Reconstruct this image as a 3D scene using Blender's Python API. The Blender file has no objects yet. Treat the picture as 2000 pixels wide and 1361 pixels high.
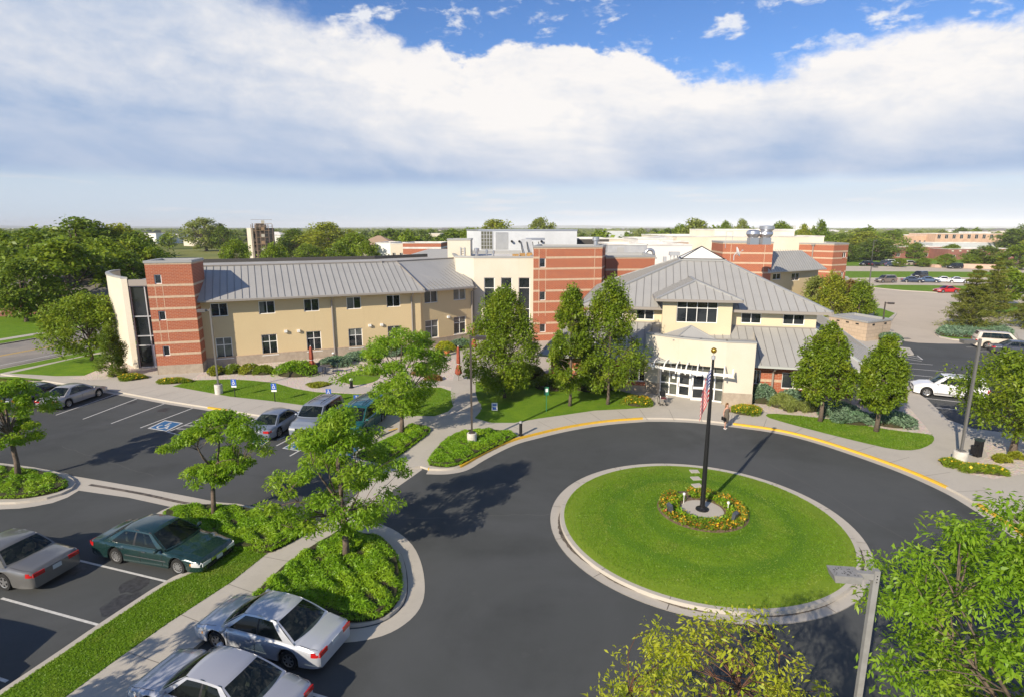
import bpy, bmesh, math, random
import numpy as np
from mathutils import Vector, Matrix
from mathutils.geometry import tessellate_polygon
R = math.radians
random.seed(7); rng = np.random.default_rng(7)
scene = bpy.context.scene
# ------------------------------------------------------------------ camera
FOC, HC = 1118.0, 13.1                     # focal length in photo pixels (2000 wide), camera height in metres
PITCH = math.atan(235.5 / FOC); cP, sP = math.cos(PITCH), math.sin(PITCH)
cam_d = bpy.data.cameras.new('camera'); cam = bpy.data.objects.new('camera', cam_d)
scene.collection.objects.link(cam); scene.camera = cam
cam.location = (0, 0, HC); cam.rotation_euler = (math.pi / 2 - PITCH, 0, 0)
cam_d.sensor_width = 36; cam_d.lens = 36 * FOC / 2000; cam_d.clip_start = 0.1; cam_d.clip_end = 60000
# ------------------------------------------------------------------ light
SUN_AZ, SUN_EL = 216.3, 28.1               # degrees clockwise from +Y; behind the camera to the left
world = bpy.data.worlds.new("World"); scene.world = world; world.use_nodes = True
NT = world.node_tree; NT.nodes.clear()
def N(t, **kw):
    n = NT.nodes.new(t)
    for k, v in kw.items(): setattr(n, k, v)
    return n
def put(n, i, v):
    if isinstance(v, bpy.types.NodeSocket): n.id_data.links.new(v, n.inputs[i])
    elif v is not None: n.inputs[i].default_value = v
def M_(op, a, b=None, c=None, clamp=False):
    n = N('ShaderNodeMath', operation=op, use_clamp=clamp); put(n, 0, a); put(n, 1, b); put(n, 2, c); return n.outputs[0]
def mixc(f, a, b):
    n = N('ShaderNodeMix', data_type='RGBA'); put(n, 0, f)
    for i, v in ((6, a), (7, b)):
        put(n, i, v if isinstance(v, bpy.types.NodeSocket) else (*v[:3], 1))
    return n.outputs[2]
def sstep(e0, e1, x):
    n = N('ShaderNodeMapRange', interpolation_type='SMOOTHSTEP'); put(n, 0, x); put(n, 1, e0); put(n, 2, e1); put(n, 3, 0.0); put(n, 4, 1.0)
    return n.outputs[0]
def fcurve(x, pts, lo, hi):                # piecewise curve of x in [lo,hi]
    n = N('ShaderNodeFloatCurve'); c = n.mapping.curves[0]; n.mapping.use_clip = False
    t = M_('DIVIDE', M_('SUBTRACT', x, lo), hi - lo, clamp=True)
    ys = [p[1] for p in pts]; y0, y1 = min(ys), max(ys) + 1e-6
    P_ = [((p[0] - lo) / (hi - lo), (p[1] - y0) / (y1 - y0)) for p in pts]
    c.points[0].location = P_[0]; c.points[1].location = P_[-1]
    for p in P_[1:-1]: c.points.new(*p)
    n.mapping.update(); put(n, 1, t)
    return M_('ADD', M_('MULTIPLY', n.outputs[0], y1 - y0), y0)
sky = N('ShaderNodeTexSky', sky_type='NISHITA', sun_disc=False, sun_elevation=R(SUN_EL), sun_rotation=R(SUN_AZ),
        altitude=1500, air_density=1.0, dust_density=0.4, ozone_density=2.2)
tc = N('ShaderNodeTexCoord'); sep = N('ShaderNodeSeparateXYZ'); put(sep, 0, tc.outputs['Generated'])
X, Y, Zc = sep.outputs
az = M_('MULTIPLY', M_('ARCTAN2', X, Y), 57.29578); el = M_('MULTIPLY', M_('ARCSINE', Zc), 57.29578)
def noise(vec, scale, det=8, rough=.55, dist=0.0):
    n = N('ShaderNodeTexNoise'); put(n, 'Vector', vec); put(n, 'Scale', scale); put(n, 'Detail', det); put(n, 'Roughness', rough); put(n, 'Distortion', dist)
    return n.outputs[0]
def vec3(a, b, c):
    n = N('ShaderNodeCombineXYZ'); put(n, 0, a); put(n, 1, b); put(n, 2, c); return n.outputs[0]
v1 = vec3(az, M_('MULTIPLY', el, 1.6), 3.0)
nA = M_('SUBTRACT', noise(v1, .11, 10, .6, .3), .5)
nB = M_('SUBTRACT', noise(vec3(az, M_('MULTIPLY', el, 2.6), 9.0), .06, 7, .55, .6), .5)
nC = M_('SUBTRACT', noise(v1, .45, 9, .62, .2), .5)
# upper edge of the great cloud bank, as elevation over azimuth
top = fcurve(az, [(-180, -6), (-110, -6), (-75, 26), (-43, 30), (-27, 24), (-20, 19.2), (-16, 17.6), (-12, 16.8), (-8, 15.4), (-4, 15.4), (0, 17.0), (3, 16.6),
                  (7, 16.4), (12, 14.9), (17, 13.2), (21, 13.3), (26, 14.6), (32, 15.5), (38, 15.6), (48, 14), (75, 10), (110, -6), (180, -6)], -180, 180)  # unseen sky behind the camera kept free of cloud to deepen the shadows
edge = M_('ADD', M_('ADD', M_('MULTIPLY', nA, 5.5), M_('MULTIPLY', nC, 2.6)), M_('MULTIPLY', nB, 1.5))
dtop = M_('SUBTRACT', M_('ADD', top, edge), el)        # >0 inside the bank
soft = fcurve(az, [(-180, 5), (-30, 5), (-20, 3.2), (-12, 1.6), (-5, .9), (5, .7), (15, .9), (25, 1.5), (45, 1.6), (180, 4)], -180, 180)
mtop = sstep(0.0, 1.0, M_('DIVIDE', dtop, soft))
bot = M_('ADD', M_('MULTIPLY', nB, 1.6), 3.3)
mbot = sstep(0.0, 1.0, M_('DIVIDE', M_('SUBTRACT', el, bot), 1.5))
# white in the sunlit upper bank, blue-grey below and to the left
relh = M_('DIVIDE', dtop, 9.0)
lit = fcurve(az, [(-180, .3), (-45, .30), (-30, .40), (-22, .58), (-15, .80), (-6, .95), (10, 1.0), (30, 1.0), (45, .95), (180, .3)], -180, 180)
b_h = sstep(3.5, 12.5, M_('ADD', el, M_('MULTIPLY', nB, 9.0)))
wh = M_('MULTIPLY', M_('ADD', M_('MULTIPLY', b_h, 1.05), M_('MULTIPLY', nA, .75)), lit, clamp=True)
wh2 = M_('ADD', wh, M_('MULTIPLY', M_('MULTIPLY', nC, sstep(6.0, 12.0, el)), .8), clamp=True)
CLK = 7.9                                   # cloud radiance, in sky-texture units
def sc_(c): return tuple(CLK * v for v in c)
streak = M_('SUBTRACT', noise(vec3(M_('SUBTRACT', M_('MULTIPLY', az, .35), M_('MULTIPLY', el, .5)), M_('ADD', M_('MULTIPLY', el, 1.5), M_('MULTIPLY', az, .25)), 4.0), .16, 8, .6, .5), .5)
wh2 = M_('ADD', wh2, M_('MULTIPLY', streak, 1.05), clamp=True)
cloud_col = mixc(wh2, sc_((.37, .50, .73)), sc_((1.0, .97, .95)))
# small loose clouds in the blue above, and thin low streaks
wis = noise(vec3(az, M_('MULTIPLY', el, 2.2), 21.0), .26, 7, .58, .2)
wis = M_('ADD', wis, M_('MULTIPLY', M_('MULTIPLY', sstep(16.0, 26.0, az), sstep(14.0, 18.0, el)), .07))
wm = M_('MULTIPLY', sstep(.555, .70, wis), sstep(12.0, 15.0, el))
low = M_('MULTIPLY', sstep(.52, .68, noise(vec3(M_('MULTIPLY', az, .35), M_('MULTIPLY', el, 3.0), 5.0), .3, 6, .5)), M_('MULTIPLY', sstep(.3, 1.5, el), M_('SUBTRACT', 1.0, sstep(3.2, 4.6, el))))
mul = N('ShaderNodeMix', data_type='RGBA', blend_type='MULTIPLY'); put(mul, 0, 1.0); put(mul, 6, sky.outputs[0])
skt = mixc(sstep(1.0, 16.0, el), (.80, .84, .98), (.60, .86, 1.18)); put(mul, 7, skt)
c00 = mixc(M_('SUBTRACT', 1.0, sstep(2.0, 9.0, el)), mul.outputs[2], sc_((.62, .73, .85)))
c0 = mixc(M_('MULTIPLY', low, .55), c00, sc_((.86, .84, .86)))
c1 = mixc(M_('MULTIPLY', wm, .9), c0, sc_((.92, .93, .96)))
c2 = mixc(M_('MULTIPLY', mtop, mbot), c1, cloud_col)
bg = N('ShaderNodeBackground'); put(bg, 0, c2); put(bg, 1, 0.095)
out = N('ShaderNodeOutputWorld'); put(out, 0, bg.outputs[0])
sun_d = bpy.data.lights.new('sun', 'SUN'); sun_d.energy = 5.0; sun_d.angle = R(.5); sun_d.color = (1.0, .885, .71)
sun = bpy.data.objects.new('sun', sun_d); scene.collection.objects.link(sun)
sd = Vector((math.sin(R(SUN_AZ)) * math.cos(R(SUN_EL)), math.cos(R(SUN_AZ)) * math.cos(R(SUN_EL)), math.sin(R(SUN_EL))))
sun.rotation_euler = sd.to_track_quat('Z', 'Y').to_euler()
scene.view_settings.view_transform = 'Standard'; scene.view_settings.look = 'None'; scene.view_settings.exposure = 0.38; scene.view_settings.gamma = 1
# ------------------------------------------------------------------ helpers
def at(px, py, z=0.0):
    """point of the horizontal plane z seen at photo pixel (px,py)"""
    u = (px - 1000) / FOC; v = (680.5 - py) / FOC
    d = Vector((u, cP + v * sP, -sP + v * cP)); t = (z - HC) / d.z
    return Vector((d.x * t, d.y * t, z))
def hz(py, y):
    v = (680.5 - py) / FOC; t = y / (cP + v * sP); return HC + t * (-sP + v * cP)
COL = scene.collection; ORG = {}
def link(o, parent=None):
    COL.objects.link(o)
    if parent is not None: o.parent = parent
    return o
def tag(o, label=None, cat=None, group=None, kind=None):
    if label: o['label'] = label
    if cat: o['category'] = cat
    if group: o['group'] = group
    if kind: o['kind'] = kind
    return o
def empty(name, loc, rz=0.0):
    o = bpy.data.objects.new(name, None); o.location = loc; o.rotation_euler = (0, 0, rz); o.empty_display_size = .3
    COL.objects.link(o); ORG[o] = Vector(loc); return o
def copy_tree(o, parent=None):
    c = o.copy(); COL.objects.link(c)
    if parent is not None: c.parent = parent
    for ch in o.children: copy_tree(ch, c)
    return c
class MB:
    def __init__(s): s.v = []; s.f = []
    def add(s, vs, fs):
        k = len(s.v); s.v += [tuple(v) for v in vs]; s.f += [tuple(i + k for i in f) for f in fs]
    def quad(s, *p): s.add(p, [tuple(range(len(p)))])
    def hexa(s, b, t):                      # 4 bottom (ccw) and 4 top corners
        s.add(list(b) + list(t), [(3, 2, 1, 0), (4, 5, 6, 7), (0, 1, 5, 4), (1, 2, 6, 5), (2, 3, 7, 6), (3, 0, 4, 7)])
    def box(s, c, d, rz=0.0, M=None):
        x, y, z = [v / 2 for v in d]; cr, sr = math.cos(rz), math.sin(rz)
        P = [(a * x, b * y) for a, b in ((-1, -1), (1, -1), (1, 1), (-1, 1))]
        P = [(c[0] + a * cr - b * sr, c[1] + a * sr + b * cr) for a, b in P]
        s.hexa([(a, b, c[2] - z) for a, b in P], [(a, b, c[2] + z) for a, b in P])
    def prism(s, pts, z0, z1, bottom=False):
        pts = ccw(pts); n = len(pts)
        tri = tessellate_polygon([[Vector((p[0], p[1], 0)) for p in pts]])
        s.add([(p[0], p[1], z1) for p in pts], [fixup(pts, t) for t in tri])
        if z0 is not None and z0 < z1:
            s.add([(p[0], p[1], z0) for p in pts] + [(p[0], p[1], z1) for p in pts], [(i, (i + 1) % n, n + (i + 1) % n, n + i) for i in range(n)])
        if bottom: s.add([(p[0], p[1], z0) for p in pts], [tuple(reversed(fixup(pts, t))) for t in tri])
    def tube(s, pts, rad, n=8, cap=True):
        pts = [Vector(p) for p in pts]
        if not hasattr(rad, '__len__'): rad = [rad] * len(pts)
        k = len(s.v); up = Vector((0, 0, 1)); pu = None
        for i, p in enumerate(pts):
            d = (pts[min(i + 1, len(pts) - 1)] - pts[max(i - 1, 0)]).normalized()
            if pu is None: pu = d.orthogonal().normalized()
            else: pu = (pu - d * pu.dot(d)).normalized()
            w = d.cross(pu)
            for j in range(n):
                a = 2 * math.pi * j / n; s.v.append(tuple(p + (pu * math.cos(a) + w * math.sin(a)) * rad[i]))
        for i in range(len(pts) - 1):
            for j in range(n):
                a = k + i * n + j; b = k + i * n + (j + 1) % n; s.f.append((a, b, b + n, a + n))
        if cap:
            s.f.append(tuple(k + j for j in reversed(range(n)))); s.f.append(tuple(k + (len(pts) - 1) * n + j for j in range(n)))
    def lathe(s, prof, c=(0, 0, 0), n=20, axis='z'):
        k = len(s.v)
        for r, z in prof:
            for j in range(n):
                a = 2 * math.pi * j / n
                p = (r * math.cos(a), r * math.sin(a), z) if axis == 'z' else (r * math.cos(a), z, r * math.sin(a))
                s.v.append((c[0] + p[0], c[1] + p[1], c[2] + p[2]))
        for i in range(len(prof) - 1):
            for j in range(n):
                a = k + i * n + j; b = k + i * n + (j + 1) % n
                s.f.append((a, b, b + n, a + n) if axis == 'z' else (b, a, a + n, b + n))
    def grid(s, P, flip=False):             # P[i][j]
        k = len(s.v); m = len(P[0])
        for row in P: s.v += [tuple(p) for p in row]
        for i in range(len(P) - 1):
            for j in range(m - 1):
                a = k + i * m + j; q = (a, a + 1, a + m + 1, a + m); s.f.append(q if not flip else q[::-1])
    def build(s, name, mat, parent=None, smooth=False, local=False, uv=True, ang=None, extra=None):
        if smooth and local:                # weld the seams so that shading runs over them
            idx = {}; nv = []; mp = []
            for v in s.v:
                k = (round(v[0], 4), round(v[1], 4), round(v[2], 4))
                if k not in idx: idx[k] = len(nv); nv.append(v)
                mp.append(idx[k])
            fs = []
            for f in s.f:
                g = []
                for i in f:
                    if mp[i] not in g: g.append(mp[i])
                if len(g) > 2: fs.append(tuple(g))
            s.v, s.f = nv, fs
        me = bpy.data.meshes.new(name); V = s.v
        if parent is not None and not local:
            o0 = ORG[parent]; V = [(v[0] - o0.x, v[1] - o0.y, v[2] - o0.z) for v in V]
        me.from_pydata(V, [], s.f); me.materials.append(mat)
        if extra:                           # (material, first face): the faces from there on wear a second material
            me.materials.append(extra[0]); me.polygons.foreach_set('material_index', [0 if i < extra[1] else 1 for i in range(len(s.f))])
        if smooth: me.shade_smooth()
        if smooth and ang: me.set_sharp_from_angle(angle=R(ang))
        if uv: boxuv(me)
        o = bpy.data.objects.new(name, me); link(o, parent)
        ORG[o] = ORG[parent] if parent is not None else Vector((0, 0, 0))
        return o
def boxuv(me):
    n = len(me.polygons)
    if n == 0: return
    uvl = me.uv_layers.new(name='uv'); co = np.empty(len(me.vertices) * 3); me.vertices.foreach_get('co', co); co = co.reshape(-1, 3)
    nl = len(me.loops); vi = np.empty(nl, int); me.loops.foreach_get('vertex_index', vi)
    nor = np.empty(n * 3); me.polygons.foreach_get('normal', nor); nor = nor.reshape(-1, 3)
    tot = np.empty(n, int); me.polygons.foreach_get('loop_total', tot); pi = np.repeat(np.arange(n), tot)
    nn = nor[pi]; p = co[vi]; h = np.hypot(nn[:, 0], nn[:, 1]) + 1e-9; tx, ty = -nn[:, 1] / h, nn[:, 0] / h
    flat = np.abs(nn[:, 2]) > .75
    u = np.where(flat, p[:, 0], p[:, 0] * tx + p[:, 1] * ty); v = np.where(flat, p[:, 1], p[:, 2])
    uvl.data.foreach_set('uv', np.stack([u, v], 1).ravel())
def area2(p): return sum(p[i][0] * p[(i + 1) % len(p)][1] - p[(i + 1) % len(p)][0] * p[i][1] for i in range(len(p)))
def ccw(p): p = [(q[0], q[1]) for q in p]; return p if area2(p) > 0 else p[::-1]
def fixup(pts, t):
    a, b, c = (pts[i] for i in t)
    return tuple(t) if (b[0] - a[0]) * (c[1] - a[1]) - (b[1] - a[1]) * (c[0] - a[0]) > 0 else tuple(reversed(t))
def smooth_poly(p, it=2):
    for _ in range(it):
        q = []
        for i in range(len(p)):
            a, b = p[i], p[(i + 1) % len(p)]
            q += [(a[0] * .75 + b[0] * .25, a[1] * .75 + b[1] * .25), (a[0] * .25 + b[0] * .75, a[1] * .25 + b[1] * .75)]
        p = q
    return p
def smooth_line(p, it=2):
    for _ in range(it):
        q = [p[0]]
        for i in range(len(p) - 1):
            a, b = p[i], p[i + 1]
            q += [(a[0] * .75 + b[0] * .25, a[1] * .75 + b[1] * .25), (a[0] * .25 + b[0] * .75, a[1] * .25 + b[1] * .75)]
        p = q + [p[-1]]
    return p
def pp(l, z=0.0): return [tuple(at(x, y, z)[:2]) for x, y in l]
def inside(p, poly):
    c = False; n = len(poly)
    for i in range(n):
        a, b = poly[i], poly[(i + 1) % n]
        if (a[1] > p[1]) != (b[1] > p[1]) and p[0] < (b[0] - a[0]) * (p[1] - a[1]) / (b[1] - a[1]) + a[0]: c = not c
    return c
def offset_line(l, d):
    q = []
    for i in range(len(l)):
        a = l[max(i - 1, 0)]; b = l[min(i + 1, len(l) - 1)]; t = Vector((b[0] - a[0], b[1] - a[1])).normalized()
        q.append((l[i][0] - t.y * d, l[i][1] + t.x * d))
    return q
def ribbon(mb, l, d0, d1, z, z0=None):
    a, b = offset_line(l, d0), offset_line(l, d1)
    if z0 is None:
        for i in range(len(l) - 1):
            q = [(*a[i], z), (*a[i + 1], z), (*b[i + 1], z), (*b[i], z)]
            mb.quad(*(q if d1 > d0 else q[::-1]))
    else:
        if d1 < d0: a, b = b, a
        for i in range(len(l) - 1):
            mb.hexa([(*a[i], z0), (*a[i + 1], z0), (*b[i + 1], z0), (*b[i], z0)], [(*a[i], z), (*a[i + 1], z), (*b[i + 1], z), (*b[i], z)])
# ------------------------------------------------------------------ materials
def mat(name, col, rough=.8, metal=0.0, col2=None, nscale=3.0, nmix=1.0, bump=0.0, bscale=40.0, spec=.4, coat=0.0, fn=None, coords='Object'):
    global NT
    m = bpy.data.materials.new(name); m.use_nodes = True; old = NT; NT = m.node_tree
    b = NT.nodes['Principled BSDF']; put(b, 'Roughness', rough); put(b, 'Metallic', metal); put(b, 'Specular IOR Level', spec)
    if coat: put(b, 'Coat Weight', coat); put(b, 'Coat Roughness', .03)
    t = N('ShaderNodeTexCoord').outputs[coords]
    c = (*col, 1)
    if col2:
        nz = noise(t, nscale, 6, .65); c = mixc(M_('MULTIPLY', sstep(.35, .65, nz), nmix), col, col2)
    if fn: c = fn(t, c, b)
    put(b, 'Base Color', c)
    if bump:
        bn = N('ShaderNodeBump'); put(bn, 'Strength', bump); put(bn, 'Distance', .02); put(bn, 'Height', noise(t, bscale, 4, .6)); put(b, 'Normal', bn.outputs[0])
    NT = old; return m
def stains(t, c, lo=(.0, .0, .0), amt=.35, sc=.25, fine=6.0):
    a = sstep(.45, .75, noise(t, sc, 6, .7)); c = mixc(M_('MULTIPLY', a, amt), c, lo)
    f = noise(t, fine, 5, .7); return mixc(M_('MULTIPLY', sstep(.3, .8, f), .25), c, (.9, .9, .9)) if False else c
def f_asphalt(t, c, b):
    g = noise(t, 30.0, 3, .8); c = mixc(M_('MULTIPLY', sstep(.35, .7, g), .45), c, (.092, .096, .094))
    c = mixc(M_('MULTIPLY', sstep(.42, .7, noise(t, .22, 7, .7)), .55), c, (.038, .040, .041)); c = mixc(M_('MULTIPLY', sstep(.60, .66, noise(t, .5, 8, .75)), .25), c, (.10, .10, .10))
    c = mixc(M_('MULTIPLY', sstep(.42, .62, noise(t, .11, 6, .6, .8)), .5), c, (.092, .096, .10))
    n = N('ShaderNodeMapping'); put(n, 0, t); put(n, 3, (.15, 1.6, 1)); n.inputs[2].default_value = (0, 0, .5)
    return mixc(M_('MULTIPLY', sstep(.55, .8, noise(n.outputs[0], .9, 5, .6)), .25), c, (.085, .083, .085))
ASPH = mat('asphalt', (.060, .064, .064), .85, bump=.35, bscale=60, fn=f_asphalt, spec=.3)
def f_old(t, c, b):
    c = mixc(M_('MULTIPLY', sstep(.4, .7, noise(t, .12, 7, .7)), .5), c, (.40, .34, .27))
    return mixc(M_('MULTIPLY', sstep(.5, .8, noise(t, .9, 6, .7)), .3), c, (.55, .48, .39))
OLDA = mat('old asphalt', (.50, .43, .345), .9, fn=f_old)
def f_conc(t, c, b):
    c = mixc(M_('MULTIPLY', sstep(.4, .75, noise(t, .45, 7, .7)), .35), c, (.34, .31, .27))
    return mixc(M_('MULTIPLY', sstep(.45, .8, noise(t, 6.0, 5, .75)), .25), c, (.30, .28, .25))
CONC = mat('concrete', (.47, .43, .37), .85, fn=f_conc, bump=.15, bscale=50)
def f_grass(t, c, b):
    c = mixc(sstep(.3, .7, noise(t, .7, 8, .75)), (.175, .285, .016), (.105, .21, .012))
    c = mixc(M_('MULTIPLY', sstep(.55, .8, noise(t, 1.3, 6, .7)), .55), c, (.19, .19, .035))
    return mixc(M_('MULTIPLY', sstep(.4, .7, noise(t, 14.0, 4, .8)), .5), c, (.030, .070, .006))
GRASS = mat('grass', (.08, .14, .01), .9, fn=f_grass, bump=.9, bscale=22, spec=.15)
def f_rlawn(t, c, b):
    c = f_grass(t, c, b)
    s = N('ShaderNodeSeparateXYZ'); put(s, 0, t); x, y, _ = s.outputs
    rr = M_('SQRT', M_('ADD', M_('MULTIPLY', x, x), M_('MULTIPLY', y, y)))
    wob = M_('MULTIPLY', M_('SUBTRACT', noise(t, .35, 4), .5), .9)
    ring = M_('SINE', M_('MULTIPLY', M_('ADD', rr, wob), 3.5))
    c = mixc(M_('MULTIPLY', sstep(-.2, .9, ring), .75), c, (.075, .165, .010))
    return mixc(M_('MULTIPLY', sstep(4.6, 6.2, M_('ADD', rr, wob)), .6), c, (.24, .31, .03))
RLAWN = mat('roundabout grass', (.08, .14, .01), .9, fn=f_rlawn, bump=.9, bscale=22, spec=.15)
def f_grav(t, c, b):
    v = N('ShaderNodeTexVoronoi'); put(v, 'Vector', t); put(v, 'Scale', 9.0)
    c = mixc(.5, (.62, .52, .43), v.outputs['Color']); h = mixc(.75, c, (.60, .50, .42))
    bn = N('ShaderNodeBump'); put(bn, 'Strength', 1.0); put(bn, 'Distance', .05); put(bn, 'Height', v.outputs['Distance']); put(b, 'Normal', bn.outputs[0])
    return mixc(M_('MULTIPLY', sstep(.0, .35, v.outputs['Distance']), .0), h, c)
GRAV = mat('river gravel', (.6, .5, .42), .9, fn=f_grav)
def f_brick(t, c, b):
    u = N('ShaderNodeUVMap').outputs[0]; n = N('ShaderNodeTexBrick'); put(n, 'Vector', u); put(n, 'Scale', 1.0)
    n.inputs['Color1'].default_value = (.37, .095, .040, 1); n.inputs['Color2'].default_value = (.30, .078, .040, 1); n.inputs['Mortar'].default_value = (.46, .26, .17, 1)
    n.inputs['Mortar Size'].default_value = .014; n.inputs['Brick Width'].default_value = .36; n.inputs['Row Height'].default_value = .13
    bn = N('ShaderNodeBump'); put(bn, 'Strength', .4); put(bn, 'Distance', .01); put(bn, 'Height', n.outputs['Fac']); bn.invert = True; put(b, 'Normal', bn.outputs[0])
    return mixc(M_('MULTIPLY', noise(u, .8, 5, .6), .35), n.outputs[0], (.38, .115, .055))
BRICK = mat('brick', (.4, .12, .06), .85, fn=f_brick)
BAND = mat('pale brick', (.56, .42, .29), .85, col2=(.46, .34, .24), nscale=5)
def f_stucco(t, c, b):
    c = mixc(M_('MULTIPLY', sstep(.35, .75, noise(t, .35, 6, .65)), .22), c, (.50, .38, .22))
    n = N('ShaderNodeMapping'); put(n, 0, t); put(n, 3, (2.2, 2.2, .12))
    return mixc(M_('MULTIPLY', sstep(.55, .85, noise(n.outputs[0], 1.0, 5, .6)), .22), c, (.40, .31, .20))
STUC = mat('ochre stucco', (.60, .475, .28), .9, fn=f_stucco, bump=.1)
CREAM = mat('cream stucco', (.60, .55, .455), .9, fn=f_stucco, bump=.1)
YCREAM = mat('yellow cream siding', (.62, .54, .37), .85, fn=f_stucco)
PLINTH = mat('grey stone plinth', (.40, .335, .26), .9, col2=(.33, .27, .21), nscale=2.5)
def f_roof(t, c, b):
    c = mixc(M_('MULTIPLY', sstep(.4, .7, noise(t, .45, 6, .65)), .35), c, (.33, .322, .305))
    return mixc(M_('MULTIPLY', sstep(.5, .8, noise(t, 3.0, 5, .7)), .25), c, (.47, .46, .43))
ROOF = mat('grey metal roof', (.41, .40, .375), .5, metal=.15, fn=f_roof)
SEAM = mat('roof seams', (.20, .195, .19), .5, metal=.2)
TRIM = mat('taupe metal trim', (.30, .27, .24), .5, metal=.1)
COPE = mat('grey coping', (.34, .34, .33), .5, metal=.1)
WHITE = mat('white paint', (.78, .77, .74), .5)
def f_glass(t, c, b):
    return mixc(sstep(.45, .6, noise(t, .35, 3, .5)), (.012, .016, .02), (.03, .035, .04))
GLASS = mat('window glass', (.012, .016, .02), .04, spec=.8, fn=f_glass)
BLIND = mat('window with blinds', (.16, .17, .16), .15, spec=.8, col2=(.07, .08, .08), nscale=.8)
DARK = mat('black metal', (.018, .018, .02), .45, metal=.3)
POLE = mat('bronze pole paint', (.075, .062, .055), .5, metal=.2)
GPOLE = mat('grey pole paint', (.15, .145, .14), .5, metal=.2)
GREYM = mat('grey mechanical metal', (.46, .47, .48), .5, metal=.1, col2=(.38, .39, .41), nscale=.8)
LGREY = mat('pale metal cladding', (.56, .58, .60), .6, col2=(.50, .52, .54), nscale=.5)
GALV = mat('galvanised metal', (.55, .55, .56), .3, metal=.8)
WROOF = mat('white membrane roof', (.72, .70, .66), .8, col2=(.55, .52, .48), nscale=.3)
BARK = mat('bark', (.17, .125, .095), .9, col2=(.09, .07, .055), nscale=9, bump=.5)
BARK2 = mat('reddish bark', (.16, .075, .045), .9, col2=(.10, .05, .035), nscale=9, bump=.4)
YEL = mat('yellow kerb paint', (.72, .42, .02), .7, col2=(.55, .36, .06), nscale=4, nmix=.7)
LINE = mat('white line paint', (.62, .61, .58), .7, col2=(.40, .39, .37), nscale=7, nmix=.6)
BLUEP = mat('blue marking paint', (.025, .13, .30), .7, col2=(.04, .10, .2), nscale=6, nmix=.6)
def leafmat(name, c1, c2, c3, trans=.45, rough=.45, lum=1.9):
    global NT
    m = bpy.data.materials.new(name); m.use_nodes = True; old = NT; NT = m.node_tree; NT.nodes.clear()
    g = N('ShaderNodeNewGeometry'); r = g.outputs['Random Per Island']
    t = N('ShaderNodeTexCoord').outputs['Object']
    c = mixc(r, tuple(v * lum for v in c1), tuple(v * lum for v in c2)); c = mixc(M_('MULTIPLY', sstep(.48, .68, noise(t, .8, 3, .5)), .75), c, tuple(v * lum for v in c3))
    p = N('ShaderNodeBsdfPrincipled'); put(p, 'Base Color', c); put(p, 'Roughness', rough); put(p, 'Specular IOR Level', .35)
    hs = N('ShaderNodeHueSaturation'); put(hs, 'Color', c); put(hs, 'Value', 1.5); put(hs, 'Hue', .485)
    tr = N('ShaderNodeBsdfTranslucent'); put(tr, 0, hs.outputs[0]); mx = N('ShaderNodeMixShader'); put(mx, 0, trans); put(mx, 1, p.outputs[0]); put(mx, 2, tr.outputs[0])
    o = N('ShaderNodeOutputMaterial'); put(o, 0, mx.outputs[0]); NT = old; return m
L_LOC = leafmat('locust leaves', (.090, .170, .010), (.135, .215, .014), (.17, .23, .02))
L_YEL = leafmat('yellow green leaves', (.19, .22, .012), (.26, .27, .025), (.15, .205, .010))
L_PEAR = leafmat('pear leaves', (.085, .135, .008), (.12, .175, .012), (.17, .205, .014), .35, lum=1.6)
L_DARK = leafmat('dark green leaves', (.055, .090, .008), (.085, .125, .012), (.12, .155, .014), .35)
L_MID = leafmat('mid green leaves', (.080, .125, .009), (.115, .160, .012), (.15, .185, .016), .35)
L_SAGE = leafmat('sage green leaves', (.12, .15, .03), (.155, .175, .04), (.13, .16, .025), .35)
L_OLIV = leafmat('olive leaves', (.13, .155, .012), (.18, .19, .018), (.11, .15, .010), .35)
L_JUN = leafmat('juniper leaves', (.075, .155, .005), (.115, .205, .008), (.15, .225, .010), .25)
L_BLUE = leafmat('blue juniper leaves', (.075, .125, .075), (.12, .17, .105), (.06, .115, .055), .2)
L_PINE = leafmat('pine needles', (.085, .105, .014), (.13, .145, .02), (.16, .165, .025), .25, lum=1.4)
L_FLOW = leafmat('yellow petals', (.80, .55, .02), (.85, .62, .05), (.72, .30, .02), .3, lum=1.0)
L_FLOW2 = leafmat('orange and maroon petals', (.62, .30, .02), (.45, .10, .02), (.75, .5, .03), .3, lum=1.0)
L_WHIT = leafmat('white petals', (.7, .7, .62), (.75, .75, .66), (.7, .68, .5), .3, lum=1.0)
L_TALL = leafmat('ornamental grass blades', (.11, .14, .03), (.16, .18, .05), (.08, .12, .02), .3)
L_ROSE = leafmat('bronze leaves', (.14, .09, .03), (.17, .11, .035), (.10, .12, .02), .3)
# ================================================================== THE GROUND
KH = .12
def f_terr(t, c, b):
    n1 = noise(t, .012, 7, .65); c = mixc(sstep(.4, .6, n1), (.105, .135, .022), (.16, .165, .035))
    c = mixc(M_('MULTIPLY', sstep(.52, .6, noise(t, .0035, 4, .6)), .6), c, (.20, .18, .09))
    s = N('ShaderNodeSeparateXYZ'); put(s, 0, t)
    far = sstep(500., 1500., s.outputs[1])
    return mixc(far, c, mixc(sstep(.45, .6, noise(t, .004, 6, .7)), (.05, .08, .022), (.16, .155, .07)))
TERR = mat('field grass', (.1, .13, .02), .95, fn=f_terr, spec=.1)
mb = MB(); q = []
ys = [-60, 0, 60, 130, 250, 500, 1000, 2500, 6000, 14000]; xs = [-14000, -3000, -900, -300, -90, 0, 90, 300, 900, 3000, 14000]
mb.grid([[(x, y, -.06) for x in xs] for y in ys], flip=True)
tag(mb.build('ground', TERR), kind='structure')
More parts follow.
